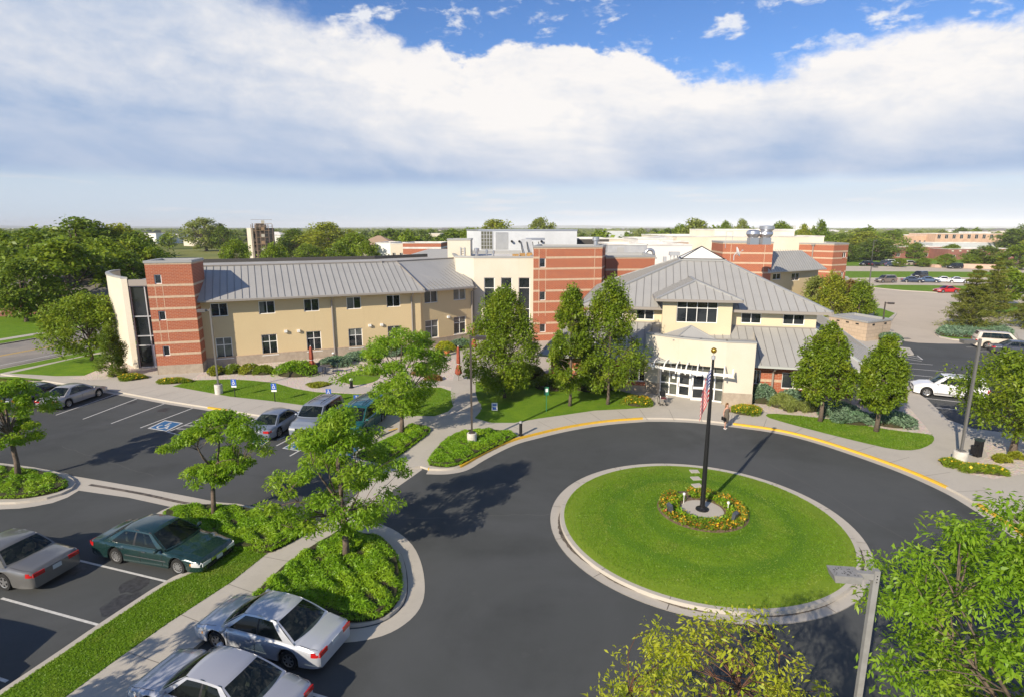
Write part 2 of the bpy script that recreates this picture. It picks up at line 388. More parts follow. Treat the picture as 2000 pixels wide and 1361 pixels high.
# dark asphalt of the drop-off loop, the west lot and the east lot
mb = MB(); mb.prism([(-75, -5), (45, -5), (45, 35), (60, 60)] + pp([(2200, 690), (1912, 672), (1833, 671), (1793, 669.5), (1762, 666)]) + [(30, 50), (-55, 45), (-75, 40)], None, 0.0)
tag(mb.build('asphalt_drive', ASPH), kind='structure')
mb = MB(); mb.prism(pp([(1600, 556), (1600, 522), (1600, 519), (2300, 519), (2500, 560), (2500, 700), (1740, 700), (1640, 640)]), None, -.02)
tag(mb.build('old_asphalt_road', OLDA), kind='structure')
# street on the far left
rd = Vector((.296, .955)); rn = Vector((.955, -.296)); r0 = Vector((-48.3, 52.5))
def rp(s, d): p = r0 + rd * s + rn * d; return (p.x, p.y)
mb = MB(); mb.prism([rp(-120, 0.3), rp(260, 0.3), rp(260, -13.2), rp(-120, -13.2)], None, -.012); tag(mb.build('street', mat('street asphalt', (.20, .185, .17), .9, fn=f_old)), kind='structure')
mb = MB(); ribbon(mb, [rp(-120, 0), rp(260, 0)], 2.0, 2.15, -.006); tag(mb.build('street_edge_line', LINE), kind='structure')
mb = MB(); ribbon(mb, [rp(-120, 0), rp(260, 0)], 6.6, 6.75, -.006); ribbon(mb, [rp(-120, 0), rp(260, 0)], 6.95, 7.1, -.006); tag(mb.build('street_centre_line', YEL), kind='structure')
mb = MB(); mb.prism([rp(-120, -13.2), rp(260, -13.2), rp(260, -60), rp(-120, -60)], -.02, .10); tag(mb.build('street_lawn', GRASS), kind='structure')
mb = MB(); ribbon(mb, [rp(-120, -13.2), rp(260, -13.2)], 0.0, .18, .105, -.012); ribbon(mb, [rp(-120, -13.2), rp(260, -13.2)], 2.2, 3.6, .106); tag(mb.build('street_sidewalk', CONC), kind='structure')
# raised pad of the building: kerb and sidewalks in concrete, lawns and gravel laid over it
kerbW = pp([(-400, 690), (-100, 713), (0, 729), (100, 744), (238, 765), (330, 782), (420, 796), (470, 804), (560, 818), (620, 829), (700, 843), (740, 850)], KH)
kerbN = pp([(778, 836)], KH)
bedW = pp([(776, 838), (735, 858), (700, 876), (686, 890), (705, 903), (740, 905), (768, 899)], KH)
ramp = pp([(790, 915), (821, 909)], KH)
kerbE = smooth_line(pp([(836, 914), (868, 915), (890, 912), (904, 908), (928, 893), (962, 875), (1000, 858), (1040, 848), (1100, 833.5), (1177, 821), (1261, 815)], KH), 2)
kerbD = smooth_line(pp([(1261, 815), (1300, 815), (1350, 817), (1400, 822), (1432, 826)], KH), 1)
kerbF = smooth_line(pp([(1432, 826), (1518, 837), (1593, 855), (1685, 885), (1770, 915), (1844, 947), (1895, 973), (1994, 1037), (2090, 1110)], KH) + [(21.5, 15.5), (20.5, 9)], 2)
padW = kerbW + [kerbN[0]] + smooth_line(bedW, 1) + ramp + kerbE + kerbD[1:-1] + kerbF
padE = [(42, 4), (46, 30)] + pp([(2100, 862), (1900, 836), (1850, 818), (1812, 780), (1777, 756), (1758, 735), (1752, 700), (1750, 694), (1785, 691), (1777, 679), (1757, 677), (1762, 667), (1745, 657), (1738, 640), (1742, 626), (1752, 612), (1722, 600), (1690, 575), (1668, 552), (1655, 540)], KH)
padA = padW + padE + [(60, 170), (-14, 170), rp(130, 0), rp(-10, 0), rp(-40, 0)]
mb = MB(); mb.prism(padA, -.05, KH); side = tag(mb.build('sidewalk', CONC), kind='structure')
def sheet(name, m, poly, z, sm=0, kind='structure', base=-1):
    if sm: poly = smooth_poly(poly, sm)
    b = MB(); b.prism(poly, None, z); return tag(b.build(name, m), kind=kind)
Z1, Z2, Z3 = KH + .004, KH + .008, KH + .012
# gutters
mb = MB(); ribbon(mb, kerbW, -.42, 0, .006); ribbon(mb, kerbE[:], -.50, 0, .006); ribbon(mb, kerbD, -.50, 0, .0065); ribbon(mb, kerbF, -.50, 0, .006)
tag(mb.build('gutter', CONC), kind='structure')
# lawns
sheet('lawn', GRASS, pp([(337, 754), (375, 742), (450, 740), (487, 742), (537, 747), (575, 758), (618, 765), (699, 769), (750, 765), (800, 757), (860, 756), (895, 768), (891, 787), (875, 803), (849, 812), (780, 811), (730, 809), (680, 803), (609, 793), (534, 783), (450, 774), (400, 765), (350, 756)], KH), Z1)
sheet('lawn', GRASS, pp([(927, 816), (960, 825), (1005, 825), (1050, 817), (1100, 810), (1162, 801), (1224, 798), (1268, 795), (1262, 775), (1200, 760), (1100, 745), (1010, 735), (925, 745), (917, 762), (940, 790), (938, 803)], KH), Z1)
sheet('lawn', GRASS, smooth_poly(pp([(1494, 813), (1530, 824), (1593, 841), (1673, 861), (1747, 878), (1790, 879), (1818, 868), (1826, 857), (1821, 848), (1762, 842), (1701, 833), (1623, 818), (1562, 811), (1500, 806)], KH), 1), Z2)
sheet('lawn', GRASS, pp([(18, 729), (60, 720), (132, 703), (174, 694), (205, 690), (200, 718), (165, 733), (110, 734), (60, 731)], KH), Z2)
sheet('lawn', GRASS, [rp(-40, -.35), rp(130, -.35), rp(130, -2.6), rp(-40, -2.6)][::-1] if False else [rp(-40, .25), rp(130, .25), rp(130, 2.0), rp(-40, 2.0)], Z1)
sheet('lawn', GRASS, pp([(-300, 722), (0, 739), (60, 743), (75, 748), (95, 742), (0, 728.5), (-300, 690)][::-1], KH), Z1) if False else sheet('lawn', GRASS, pp([(-250, 712), (0, 738), (70, 742), (92, 741.5), (30, 735), (0, 735.5), (-250, 700)], KH), Z1)
sheet('lawn', GRASS, [rp(14, 4.0), rp(130, 4.0), (-14, 169), (59, 169), (60, 120), (20, 80), (-30, 62), (-42, 62)], Z1)
sheet('lawn', GRASS, pp([(1707, 601), (1722, 603), (1748, 612), (1735, 622), (1706, 625)], KH), Z1)
# gravel
sheet('river_gravel', GRAV, pp([(372, 742), (395, 726), (440, 690), (640, 660), (925, 640), (930, 700), (905, 745), (893, 766), (860, 756), (800, 757), (750, 765), (699, 769), (618, 765), (575, 758), (537, 747), (487, 742), (450, 740)], KH), Z1 - .002)
sheet('river_gravel', GRAV, pp([(135, 738), (165, 733), (200, 716), (205, 700), (265, 700), (266, 724), (240, 731), (205, 740), (175, 742)], KH), Z1)
sheet('river_gravel', GRAV, pp([(1480, 795), (1500, 806), (1562, 811), (1623, 818), (1701, 833), (1762, 842), (1821, 848), (1810, 835), (1780, 800), (1740, 765), (1700, 745), (1480, 745)], KH), Z1)
sheet('river_gravel', GRAV, pp([(1915, 866), (1975, 862), (2080, 868), (2150, 900), (2000, 925), (1985, 927), (1940, 935), (1880, 922), (1856, 905), (1862, 898), (1905, 903), (1930, 890)], KH), Z1)
# garden path and its grass oval
path = smooth_line(pp([(925, 690), (880, 696), (840, 700), (760, 692), (700, 702), (655, 712), (628, 728), (630, 748), (665, 760), (735, 762), (800, 752), (860, 745), (905, 752)], KH), 3)
mb = MB(); ribbon(mb, path, -.9, .9, Z2); tag(mb.build('garden_path', CONC), kind='structure')
sheet('lawn', GRASS, pp([(662, 741), (672, 731), (690, 724), (720, 722), (745, 728), (740, 742), (715, 750), (685, 752)], KH), Z3, 2)
sheet('lawn', GRASS, pp([(898, 710), (906, 694), (930, 690), (935, 742), (915, 752)], KH), Z2, 1)
mb = MB(); ribbon(mb, smooth_line(pp([(915, 800), (905, 775), (905, 755), (908, 735), (912, 715), (905, 695), (900, 680)], KH), 2), -1.0, 1.0, Z3); tag(mb.build('garden_path', CONC), kind='structure')
# yellow kerb paint
def yk(l, a=-.004, b=.15): 
    m_ = MB(); ribbon(m_, l, a, b, KH + .003, .008); o = m_.build('kerb_paint', YEL); tag(o, kind='structure')
def cut(l, xa, xb): return [p for p in l if xa <= p[0] <= xb]
yk(cut(kerbE, -2.9, 9.2)); yk(kerbE[:2]); yk([p for p in kerbF if p[1] > 27.3]); yk([p for p in kerbF if p[1] < 26.0])
yk(pp([(405, 794.2), (442, 799.8)], KH)); yk(pp([(760, 841), (778, 836.3)], KH)[::1]); yk(pp([(752, 903), (768, 899)], KH))
# west islands
padB = smooth_line(pp([(-150, 1446), (0, 1347), (101, 1280), (193, 1217), (325, 1131), (375, 1110), (410, 1090), (395, 1060), (330, 1030), (296, 1007), (325, 991), (365, 981), (450, 980), (510, 992), (594, 1007), (640, 1024), (690, 1024), (740, 1036), (775, 1064), (792, 1100), (796, 1150), (785, 1180), (752, 1206), (711, 1217), (677, 1220), (600, 1208), (540, 1190), (488, 1175), (396, 1250), (377, 1266), (200, 1398), (0, 1543)], KH), 1) 
mb = MB(); mb.prism(padB, -.02, KH); islB = tag(mb.build('parking_island', CONC), kind='structure')
sheet('lawn', GRASS, pp([(-140, 1452), (10, 1350), (101, 1290), (193, 1227), (325, 1140), (378, 1117), (418, 1093), (440, 1075), (478, 1068), (521, 1081), (453, 1135), (327, 1217), (220, 1293), (120, 1366), (-30, 1475)], KH), Z1)
mb = MB(); nose = smooth_line(pp([(650, 1020), (690, 1022), (740, 1034), (777, 1062), (794, 1100), (798, 1150), (787, 1182), (752, 1209), (711, 1220), (677, 1223)], KH), 2)
ribbon(mb, nose, 0.0, .62, .006)
padC = smooth_poly(pp([(-200, 890), (0, 903), (90, 915), (140, 929), (150, 948), (108, 968), (40, 979), (0, 980), (-200, 985)], KH), 1)
b2 = MB(); b2.prism(padC, -.02, KH); tag(b2.build('parking_island', CONC), kind='structure')
outC = smooth_poly(pp([(-200, 882), (0, 903), (90, 915), (146, 928), (166, 950), (120, 978), (50, 992), (0, 994), (-200, 1005)], 0), 1)
b2 = MB(); b2.prism(outC, None, .0055); tag(b2.build('gutter', CONC), kind='structure')
mb.prism(pp([(120, 925), (180, 935), (290, 954), (380, 971), (500, 995), (594, 1010), (640, 1021), (760, 902), (790, 908), (822, 909), (824, 917), (770, 955), (700, 1026), (640, 1036), (600, 1030), (450, 1000), (365, 990), (337, 990), (250, 971), (155, 957.5)]), None, .0045)
tag(mb.build('valley_gutter', CONC), kind='structure')
WET = mat('wet gutter silt', (.055, .045, .035), .5, col2=(.16, .13, .10), nscale=3)
mb = MB(); ribbon(mb, smooth_line(pp([(175, 946), (230, 955), (290, 966), (345, 979), (375, 984)]), 2), -.10, .10, .0085); tag(mb.build('gutter_silt', WET), kind='structure')
# roundabout
RC = (8.5, 23.75)
def circ(r, n=96, c=RC): return [(c[0] + r * math.cos(2 * math.pi * i / n), c[1] + r * math.sin(2 * math.pi * i / n)) for i in range(n)]
def ring(mb, r0, r1, z0, z1, c=RC, n=96, h=None):
    a, b = circ(r0, n, c), circ(r1, n, c)
    for i in range(n):
        j = (i + 1) % n
        if h is None: mb.quad((*a[i], z0), (*b[i], z1), (*b[j], z1), (*a[j], z0))
mb = MB(); ring(mb, 6.76, 6.76 - .001, 0, .012); ring(mb, 6.32, 6.75, .004, .014); ring(mb, 6.30, 6.32, .15, .004); ring(mb, 6.12, 6.30, .15, .15)
rk = tag(mb.build('roundabout_kerb', CONC), kind='structure')
mb = MB()
for k in range(14):
    a = 2 * math.pi * k / 14 + .2; ca, sa = math.cos(a), math.sin(a)
    for r0_, r1_, z in ((6.33, 6.74, .0175), (6.12, 6.3, .1515)):
        w = .012; mb.quad(*[(RC[0] + r * ca - s * w * sa, RC[1] + r * sa + s * w * ca, z) for r, s in ((r0_, -1), (r1_, -1), (r1_, 1), (r0_, 1))])
mb.build('joint', WET, rk)
mb = MB()
for a0, a1, w in ((170, 212, .16), (215, 232, .07), (238, 258, .09), (262, 300, .07), (312, 350, .10), (-8, 20, .14)):
    n = int((a1 - a0) / 2)
    for i in range(n):
        w0 = w * math.sin(math.pi * (i + .0) / n) * (.7 + .5 * random.random()); w1 = w * math.sin(math.pi * (i + 1) / n) * (.7 + .5 * random.random())
        t0, t1 = R(a0 + (a1 - a0) * i / n), R(a0 + (a1 - a0) * (i + 1) / n)
        P = [(RC[0] + r * math.cos(t), RC[1] + r * math.sin(t), .0165) for r, t in ((6.325, t0), (6.325 + w0, t0), (6.325 + w1, t1), (6.325, t1))]; mb.quad(*P)
mb.build('wet_silt', WET, rk)
lawnR = empty('roundabout_lawn', (RC[0], RC[1], 0)); lawnR['kind'] = 'structure'
n = 72; rows = []
for i in range(15):
    r = 6.12 * i / 14; rows.append([(RC[0] + r * math.cos(2 * math.pi * j / n), RC[1] + r * math.sin(2 * math.pi * j / n), .15 + .22 * (1 - (r / 6.12) ** 2)) for j in range(n + 1)])
mb = MB(); mb.grid(rows); mb.build('turf', RLAWN, lawnR, smooth=True)
def lawn_z(x, y): return .15 + .22 * (1 - min(1, ((x - RC[0]) ** 2 + (y - RC[1]) ** 2) / 6.12 ** 2))
# expansion joints
JOINT = mat('pavement joint', (.20, .18, .155), .9)
def joints(l, d0, d1, step, z, mb, w=.012):
    acc = 0; 
    for i in range(len(l) - 1):
        a, b = Vector(l[i]), Vector(l[i + 1]); L = (b - a).length; t = (b - a) / max(L, 1e-6); nn = Vector((-t.y, t.x))
        while acc < L:
            p = a + t * acc; q = [p + nn * d0 - t * w, p + nn * d0 + t * w, p + nn * d1 + t * w, p + nn * d1 - t * w]
            q = [(*v, z) for v in q]; mb.quad(*(q if d1 > d0 else q[::-1])); acc += step
        acc -= L
mb = MB(); joints(kerbF, 0.0, 1.9, 1.9, KH + .0035, mb); joints(kerbW[4:], .0, 1.9, 1.9, KH + .002, mb); joints([p for p in kerbE if p[0] > 1], 0.0, 1.9, 1.9, KH + .0035, mb); joints(kerbD, -.5, 2.0, 1.9, KH + .0035, mb)
mb.build('joint', JOINT, side)
mb = MB(); swL = pp([(120, 1361), (220, 1293), (327, 1217), (453, 1135), (521, 1082), (600, 1040)], KH); joints(swL, -1.75, 0, 1.9, KH + .003, mb)
mb.build('joint', JOINT, islB)
# painted lines
def pline(mb, a, b, w=.05, z=.0042):
    p, q = (at(*a)[:2], at(*b)[:2]); ribbon(mb, [p, q], -w, w, z)
mb = MB()
for a, b in [((236, 765.5), (109, 810)), ((282, 772.5), (162, 818)), ((334, 783), (217, 826.5)), ((387, 792.5), (274, 835)), ((438, 799), (327, 843)), ((468, 803), (352, 849)),
             ((519, 809), (420, 852)), ((327, 843), (352, 849)), ((578, 850), (540, 870)), ((557, 852), (541, 859)), ((640, 848), (566, 890)), ((452, 852), (492, 862)),
             ((151, 1093), (326, 1135)), ((3, 1167.5), (193, 1220)), ((-60, 1305), (14, 1330)), ((563, 1340), (700, 1382)), ((230, 1056), (330, 1080)),
             ((200, 752), (80, 795)), ((160, 747), (40, 788))]: pline(mb, a, b)
for k in range(7):
    f = k / 7; a = (438 + (327 - 438) * f, 799 + 44 * f); g = min(1, f + .16); b = (468 + (352 - 468) * max(0, f - .1), 803 + 46 * max(0, f - .1)); pline(mb, a, b, .045)
for k in range(5):
    f = .45 + k * .11; a = (519 - 99 * f, 809 + 43 * f); b = (a[0] + 42, a[1] - 7); pline(mb, a, b, .045)
tag(mb.build('parking_lines', LINE), kind='structure')
mb = MB()
for a, b in [((1776, 708.5), (1822, 712)), ((1774, 719), (1842.5, 725)), ((1769, 730.5), (1838, 737)), ((1774, 744), (1850, 751)), ((1803.5, 776.6), (1880, 785)), ((1827, 795), (1900, 803)),
             ((1887, 678), (1960, 678.5)), ((1907, 686), (2000, 687.5)), ((1751, 692.6), (1801, 701.6)), ((1791.6, 694), (1802, 702)), ((1755, 690), (1795, 697)), ((1748, 697), (1800, 705))]: pline(mb, a, b, .06)
tag(mb.build('parking_lines', LINE), kind='structure')
def access_mark(a, b, c, d):      # corners on the ground: near-left, near-right, far-right, far-left (photo px)
    Q = [at(*p) for p in (a, b, c, d)]; u = Q[1] - Q[0]; v = Q[3] - Q[0]
    e = empty('accessible_bay_marking', (Q[0].x, Q[0].y, 0)); e['kind'] = 'structure'
    mb = MB(); mb.quad(*[(*(Q[0] + u * s + v * t)[:2], .0038) for s, t in ((0, 0), (1, 0), (1, 1), (0, 1))]); mb.build('border', LINE, e)
    mb = MB(); mb.quad(*[(*(Q[0] + u * s + v * t)[:2], .0058) for s, t in ((.07, .07), (.93, .07), (.93, .93), (.07, .93))]); mb.build('blue_panel', BLUEP, e)
    mb = MB()
    def P(s, t): p = Q[0] + u * s + v * t; return (p.x, p.y)
    def st(l, w=.055): ribbon(mb, [P(*p) for p in l], -w, w, .0078)
    st([(.45 + .2 * math.cos(x), .36 + .2 * math.sin(x)) for x in [R(130 + 30 * i) for i in range(9)]]); st([(.46, .76), (.47, .5), (.66, .5), (.76, .24), (.85, .27)]); st([(.47, .62), (.62, .62)])
    ribbon(mb, [P(.42, .80), P(.52, .80)], -.09, .09, .0078); mb.build('wheelchair_symbol', LINE, e)
for q in [((288, 836), (325, 842), (356, 825), (322, 820)), ((551, 875), (585, 880.5), (613, 864), (580, 859)), ((487, 864), (512, 870), (540, 853), (510, 848)), ((655, 890), (700, 897), (735, 876), (690, 870))]: access_mark(*q)
# drain and patches
mb = MB(); p = at(1768, 661); mb.box((p.x, p.y, 0.0), (1.1, .55, .012)); tag(mb.build('storm_drain_grate', DARK), 'dark rectangular drain grate in the pale road by the block shed', 'drain')
# far east raised verges
def verge(px, h=KH, m=GRASS, kerb=True):
    po = pp(px, h - .02); b = MB(); b.prism(po, -.05, h - .02); o = tag(b.build('verge_kerb', CONC), kind='structure')
    c = Vector((sum(p[0] for p in po) / len(po), sum(p[1] for p in po) / len(po)))
    q = []
    for p in po:
        d = Vector(p) - c; L = d.length; q.append(tuple(c + d * max(.0, (L - .35) / L)))
    sheet('verge_lawn', m, q, h - .014)
verge([(1625, 530), (1780, 530.5), (1925, 531.5), (1960, 534), (1925, 543), (1780, 542), (1625, 544)])
verge([(1690, 560), (1720, 556.5), (1800, 557), (1900, 558.5), (2200, 562), (2250, 570), (2000, 568), (1900, 570), (1830, 571), (1760, 567)])
verge([(1848, 589.5), (1900, 590.5), (2050, 594), (2200, 612), (2100, 618), (1982, 613), (1947, 610), (1900, 602), (1868, 597)])
verge([(1826, 650), (1832, 643), (1848, 637), (1900, 633), (1940, 634), (1985, 652), (1990, 668), (1912, 666.5), (1860, 662), (1834, 657)])
sheet('far_lawn', GRASS, pp([(1500, 519.5), (1500, 500), (1700, 500), (2300, 500), (2600, 520), (1986, 521)], .02), .03)
sheet('concrete_apron', CONC, pp([(1940, 634), (1985, 631), (2100, 660), (2100, 676), (1992, 668), (1986, 652)], .03), .035)
sheet('far_field', mat('dry field', (.20, .20, .04), .95, col2=(.15, .17, .03), nscale=.03), pp([(300, 488), (430, 487), (640, 490), (640, 512), (300, 518)], 0), -.03)

# cracks and sealed joints in the asphalt
CRK = mat('crack sealant', (.022, .022, .024), .6); CRL = mat('worn seam', (.115, .112, .108), .9)
def crack(a, b, w, m, amp=.12, seed=1):
    gg = random.Random(seed); p, q = at(*a)[:2], at(*b)[:2]; L = math.hypot(q[0] - p[0], q[1] - p[1]); n = max(4, int(L / .35)); nx, ny = -(q[1] - p[1]) / L, (q[0] - p[0]) / L; o = 0; l = []
    for i in range(n + 1): o = o * .8 + gg.gauss(0, amp * .4); t = i / n; l.append((p[0] + (q[0] - p[0]) * t + nx * o, p[1] + (q[1] - p[1]) * t + ny * o))
    mb = MB(); ribbon(mb, l, -w, w, .0022); o_ = mb.build('asphalt_crack', m); tag(o_, kind='structure')
for k, (a, b, w, m) in enumerate((((765, 1012), (1090, 1003), .012, CRL), ((205, 1068), (262, 1035), .014, CRK), ((1800, 700), (1900, 760), .012, CRK), ((1500, 905), (1790, 1060), .010, CRL),
                                   ((560, 935), (300, 900), .012, CRK), ((1010, 905), (1180, 868), .010, CRK), ((120, 870), (300, 930), .010, CRL))): crack(a, b, w, m, seed=k)
STAIN = mat('oil stain', (.030, .030, .031), .6, col2=(.055, .055, .058), nscale=6)
for k, (px, py, r_) in enumerate(((265, 1140, .55), (235, 1180, .7), (440, 790 + 6, .5), (320, 800, .5), (258, 785, .45), (1480, 842, .35), (160, 1110, .4), (395, 812, .4), (1835, 745, .5))):
    p = at(px, py); gg = random.Random(k); poly = [(p.x + r_ * (.55 + .5 * gg.random()) * math.cos(2 * math.pi * i / 16), p.y + r_ * 1.3 * (.55 + .5 * gg.random()) * math.sin(2 * math.pi * i / 16)) for i in range(16)]; sheet('oil_stain', STAIN, smooth_poly(poly, 2), .0016)
# ================================================================== BUILDINGS
class Fr:
    def __init__(s, A, B):
        s.A = Vector((A[0], A[1])); s.B = Vector((B[0], B[1])); s.L = (s.B - s.A).length; s.t = (s.B - s.A) / s.L; s.n = Vector((s.t.y, -s.t.x))
    def pt(s, a, d, z): p = s.A + s.t * a + s.n * d; return (p.x, p.y, z)
    def inv(s, px, py, d=0.0):
        u = (px - 1000) / FOC; v = (680.5 - py) / FOC; D = Vector((u, cP + v * sP, -sP + v * cP))
        O = s.A + s.n * d; k = O.dot(s.n) / (D.x * s.n.x + D.y * s.n.y); p = D * k
        return ((Vector((p.x, p.y)) - s.A).dot(s.t), HC + p.z)
    def box(s, mb, a0, a1, d0, d1, z0, z1):
        mb.hexa([s.pt(a0, d1, z0), s.pt(a1, d1, z0), s.pt(a1, d0, z0), s.pt(a0, d0, z0)], [s.pt(a0, d1, z1), s.pt(a1, d1, z1), s.pt(a1, d0, z1), s.pt(a0, d0, z1)])
def wall(mb, F, z0, z1, holes=(), rev=.16, s0=0.0, s1=None):
    s1 = F.L if s1 is None else s1
    S = sorted({s0, s1, *[h[0] for h in holes], *[h[1] for h in holes]}); Z = sorted({z0, z1, *[h[2] for h in holes], *[h[3] for h in holes]})
    for i in range(len(S) - 1):
        for j in range(len(Z) - 1):
            a, z = (S[i] + S[i + 1]) / 2, (Z[j] + Z[j + 1]) / 2
            if any(h[0] < a < h[1] and h[2] < z < h[3] for h in holes): continue
            mb.quad(F.pt(S[i], 0, Z[j]), F.pt(S[i + 1], 0, Z[j]), F.pt(S[i + 1], 0, Z[j + 1]), F.pt(S[i], 0, Z[j + 1]))
    for a, b, c, d in holes:
        mb.quad(F.pt(a, 0, c), F.pt(a, 0, d), F.pt(a, -rev, d), F.pt(a, -rev, c)); mb.quad(F.pt(b, 0, d), F.pt(b, 0, c), F.pt(b, -rev, c), F.pt(b, -rev, d))
        mb.quad(F.pt(a, 0, c), F.pt(a, -rev, c), F.pt(b, -rev, c), F.pt(b, 0, c)); mb.quad(F.pt(a, 0, d), F.pt(b, 0, d), F.pt(b, -rev, d), F.pt(a, -rev, d))
def window(par, F, h, xs=(.5,), zs=(), inset=.12, glass=None, frame=None, fw=.07, sill=False, name='window'):
    a, b, c, d = h; glass = glass or GLASS; frame = frame or WHITE
    mb = MB(); i0, i1 = -inset - .05, -inset + .03
    F.box(mb, a, a + fw, i0, i1, c, d); F.box(mb, b - fw, b, i0, i1, c, d); F.box(mb, a + fw, b - fw, i0, i1, c, c + fw); F.box(mb, a + fw, b - fw, i0, i1, d - fw, d)
    for x in xs: m = a + (b - a) * x; F.box(mb, m - fw * .45, m + fw * .45, i0 + .004, i1 - .004, c + fw, d - fw)
    for z in zs: m = c + (d - c) * z; F.box(mb, a + fw, b - fw, i0 + .008, i1 - .008, m - fw * .45, m + fw * .45)
    w = mb.build(name, frame, par)
    mb = MB(); mb.quad(F.pt(a + .01, -inset - .01, c + .01), F.pt(b - .01, -inset - .01, c + .01), F.pt(b - .01, -inset - .01, d - .01), F.pt(a + .01, -inset - .01, d - .01))
    mb.build('pane', glass, w)
    if sill: mb = MB(); F.box(mb, a - .05, b + .05, -.05, .06, c - .07, c - .003); mb.build('sill', frame, w)
    return w
def block(par, poly, z0, z1, m, name='wall', cope=None, holes={}, bands=(), bh=.2, joints_=(), rec=.5, cw=.32, skip=(), plinth=None, roofm=None, bandm=None):
    poly = ccw(poly); n = len(poly); mb = MB(); fr = [Fr(poly[i], poly[(i + 1) % n]) for i in range(n)]
    for i, F in enumerate(fr): wall(mb, F, z0, z1, holes.get(i, ()))
    w = mb.build(name, m, par)
    if bands:
        mb = MB()
        for i, F in enumerate(fr):
            for z in bands:
                cuts = [(-.012, F.L + .012)]
                for a, b, c, d in holes.get(i, ()):
                    if c < z + bh / 2 and d > z - bh / 2: cuts = [(cuts[0][0], a), (b, cuts[0][1])]
                for a, b in cuts: F.box(mb, a, b, -.02, .012, z - bh / 2, z + bh / 2)
        mb.build('brick_course', bandm or BAND, par)
    inner = inset_poly(poly, cw); outer = inset_poly(poly, -.07); mb = MB(); zc0 = z1 + .002
    for i in range(n):
        j = (i + 1) % n; o0, o1, a, b = outer[i], outer[j], inner[i], inner[j]
        mb.quad((*o0, zc0 + .12), (*o1, zc0 + .12), (*b, zc0 + .12), (*a, zc0 + .12)); mb.quad((*o0, zc0 - .08), (*o1, zc0 - .08), (*o1, zc0 + .12), (*o0, zc0 + .12))
        mb.quad((*b, z1 - rec), (*a, z1 - rec), (*a, zc0 + .12), (*b, zc0 + .12)); p0, p1 = poly[i], poly[j]; mb.quad((*o1, zc0 - .08), (*o0, zc0 - .08), (*p0, zc0 - .08), (*p1, zc0 - .08))
    mb.build('coping', cope or COPE, par)
    mb = MB(); mb.prism(inner, None, z1 - rec); mb.build('flat_roof', roofm or WROOF, par)
    if plinth:
        mb = MB()
        for F in fr: F.box(mb, -.03, F.L + .03, -.02, .03, z0, plinth)
        mb.build('plinth', PLINTH, par)
    return fr
def inset_poly(poly, d):
    n = len(poly); out = []
    for i in range(n):
        p, a, b = Vector(poly[i]), Vector(poly[i - 1]), Vector(poly[(i + 1) % n])
        t0 = (p - a).normalized(); t1 = (b - p).normalized(); n0 = Vector((-t0.y, t0.x)); n1 = Vector((-t1.y, t1.x)); m = (n0 + n1); k = d / max(.2, (1 + n0.dot(n1)))
        out.append((p.x + m.x * k, p.y + m.y * k))
    return out
def roof_face(par, poly, spacing=.62, th=.16, seam=True, name='roof', m=None, start=.3):
    """a sloping sheet-metal face; poly[0]->poly[1] is the eave; seams run up the slope"""
    P = [Vector(p) for p in poly]; e = (P[1] - P[0]); e.z = 0; s_ = e.normalized(); w_ = Vector((-s_.y, s_.x, 0))
    mb = MB(); k = len(P); mb.add(P, [tuple(range(k))]); mb.add([p - Vector((0, 0, th)) for p in P], [tuple(reversed(range(k)))])
    for i in range(k): j = (i + 1) % k; mb.quad(P[i] - Vector((0, 0, th)), P[j] - Vector((0, 0, th)), P[j], P[i])
    if not seam: return mb.build(name, m or ROOF, par)
    nf = len(mb.f)
    nrm = (P[1] - P[0]).cross(P[2] - P[0]).normalized(); nrm = nrm if nrm.z > 0 else -nrm
    q = [((p - P[0]).dot(s_), (p - P[0]).dot(w_)) for p in P]
    zf = lambda s, w: P[0].z + (-(nrm.x * (s_.x * s + w_.x * w) + nrm.y * (s_.y * s + w_.y * w))) / nrm.z
    x = min(a for a, b in q) + start; xm = max(a for a, b in q)
    while x < xm - .05:
        ws = []
        for i in range(k):
            a, b = q[i], q[(i + 1) % k]
            if (a[0] - x) * (b[0] - x) < 0: ws.append(a[1] + (b[1] - a[1]) * (x - a[0]) / (b[0] - a[0]))
        if len(ws) >= 2:
            w0, w1 = min(ws), max(ws)
            c = []
            for ww in (w0, w1):
                for dx in (-.015, .015):
                    p = P[0] + s_ * (x + dx) + w_ * ww; p.z = zf(x + dx, ww); c.append(p)
            u = Vector((0, 0, .05)); mb.hexa([c[0], c[1], c[3], c[2]], [c[0] + u, c[1] + u, c[3] + u, c[2] + u])
        x += spacing
    return mb.build(name, m or ROOF, par, extra=(SEAM, nf))
def bar(mb, a, b, w, h=None):
    a, b = Vector(a), Vector(b); d = (b - a).normalized(); sdir = d.cross(Vector((0, 0, 1)))
    sdir = sdir.normalized() if sdir.length > 1e-4 else Vector((1, 0, 0)); u = sdir.cross(d); h = h or w
    c = lambda p, i, j: p + sdir * (w / 2 * i) + u * (h / 2 * j)
    mb.hexa([c(a, -1, -1), c(a, 1, -1), c(b, 1, -1), c(b, -1, -1)], [c(a, -1, 1), c(a, 1, 1), c(b, 1, 1), c(b, -1, 1)])
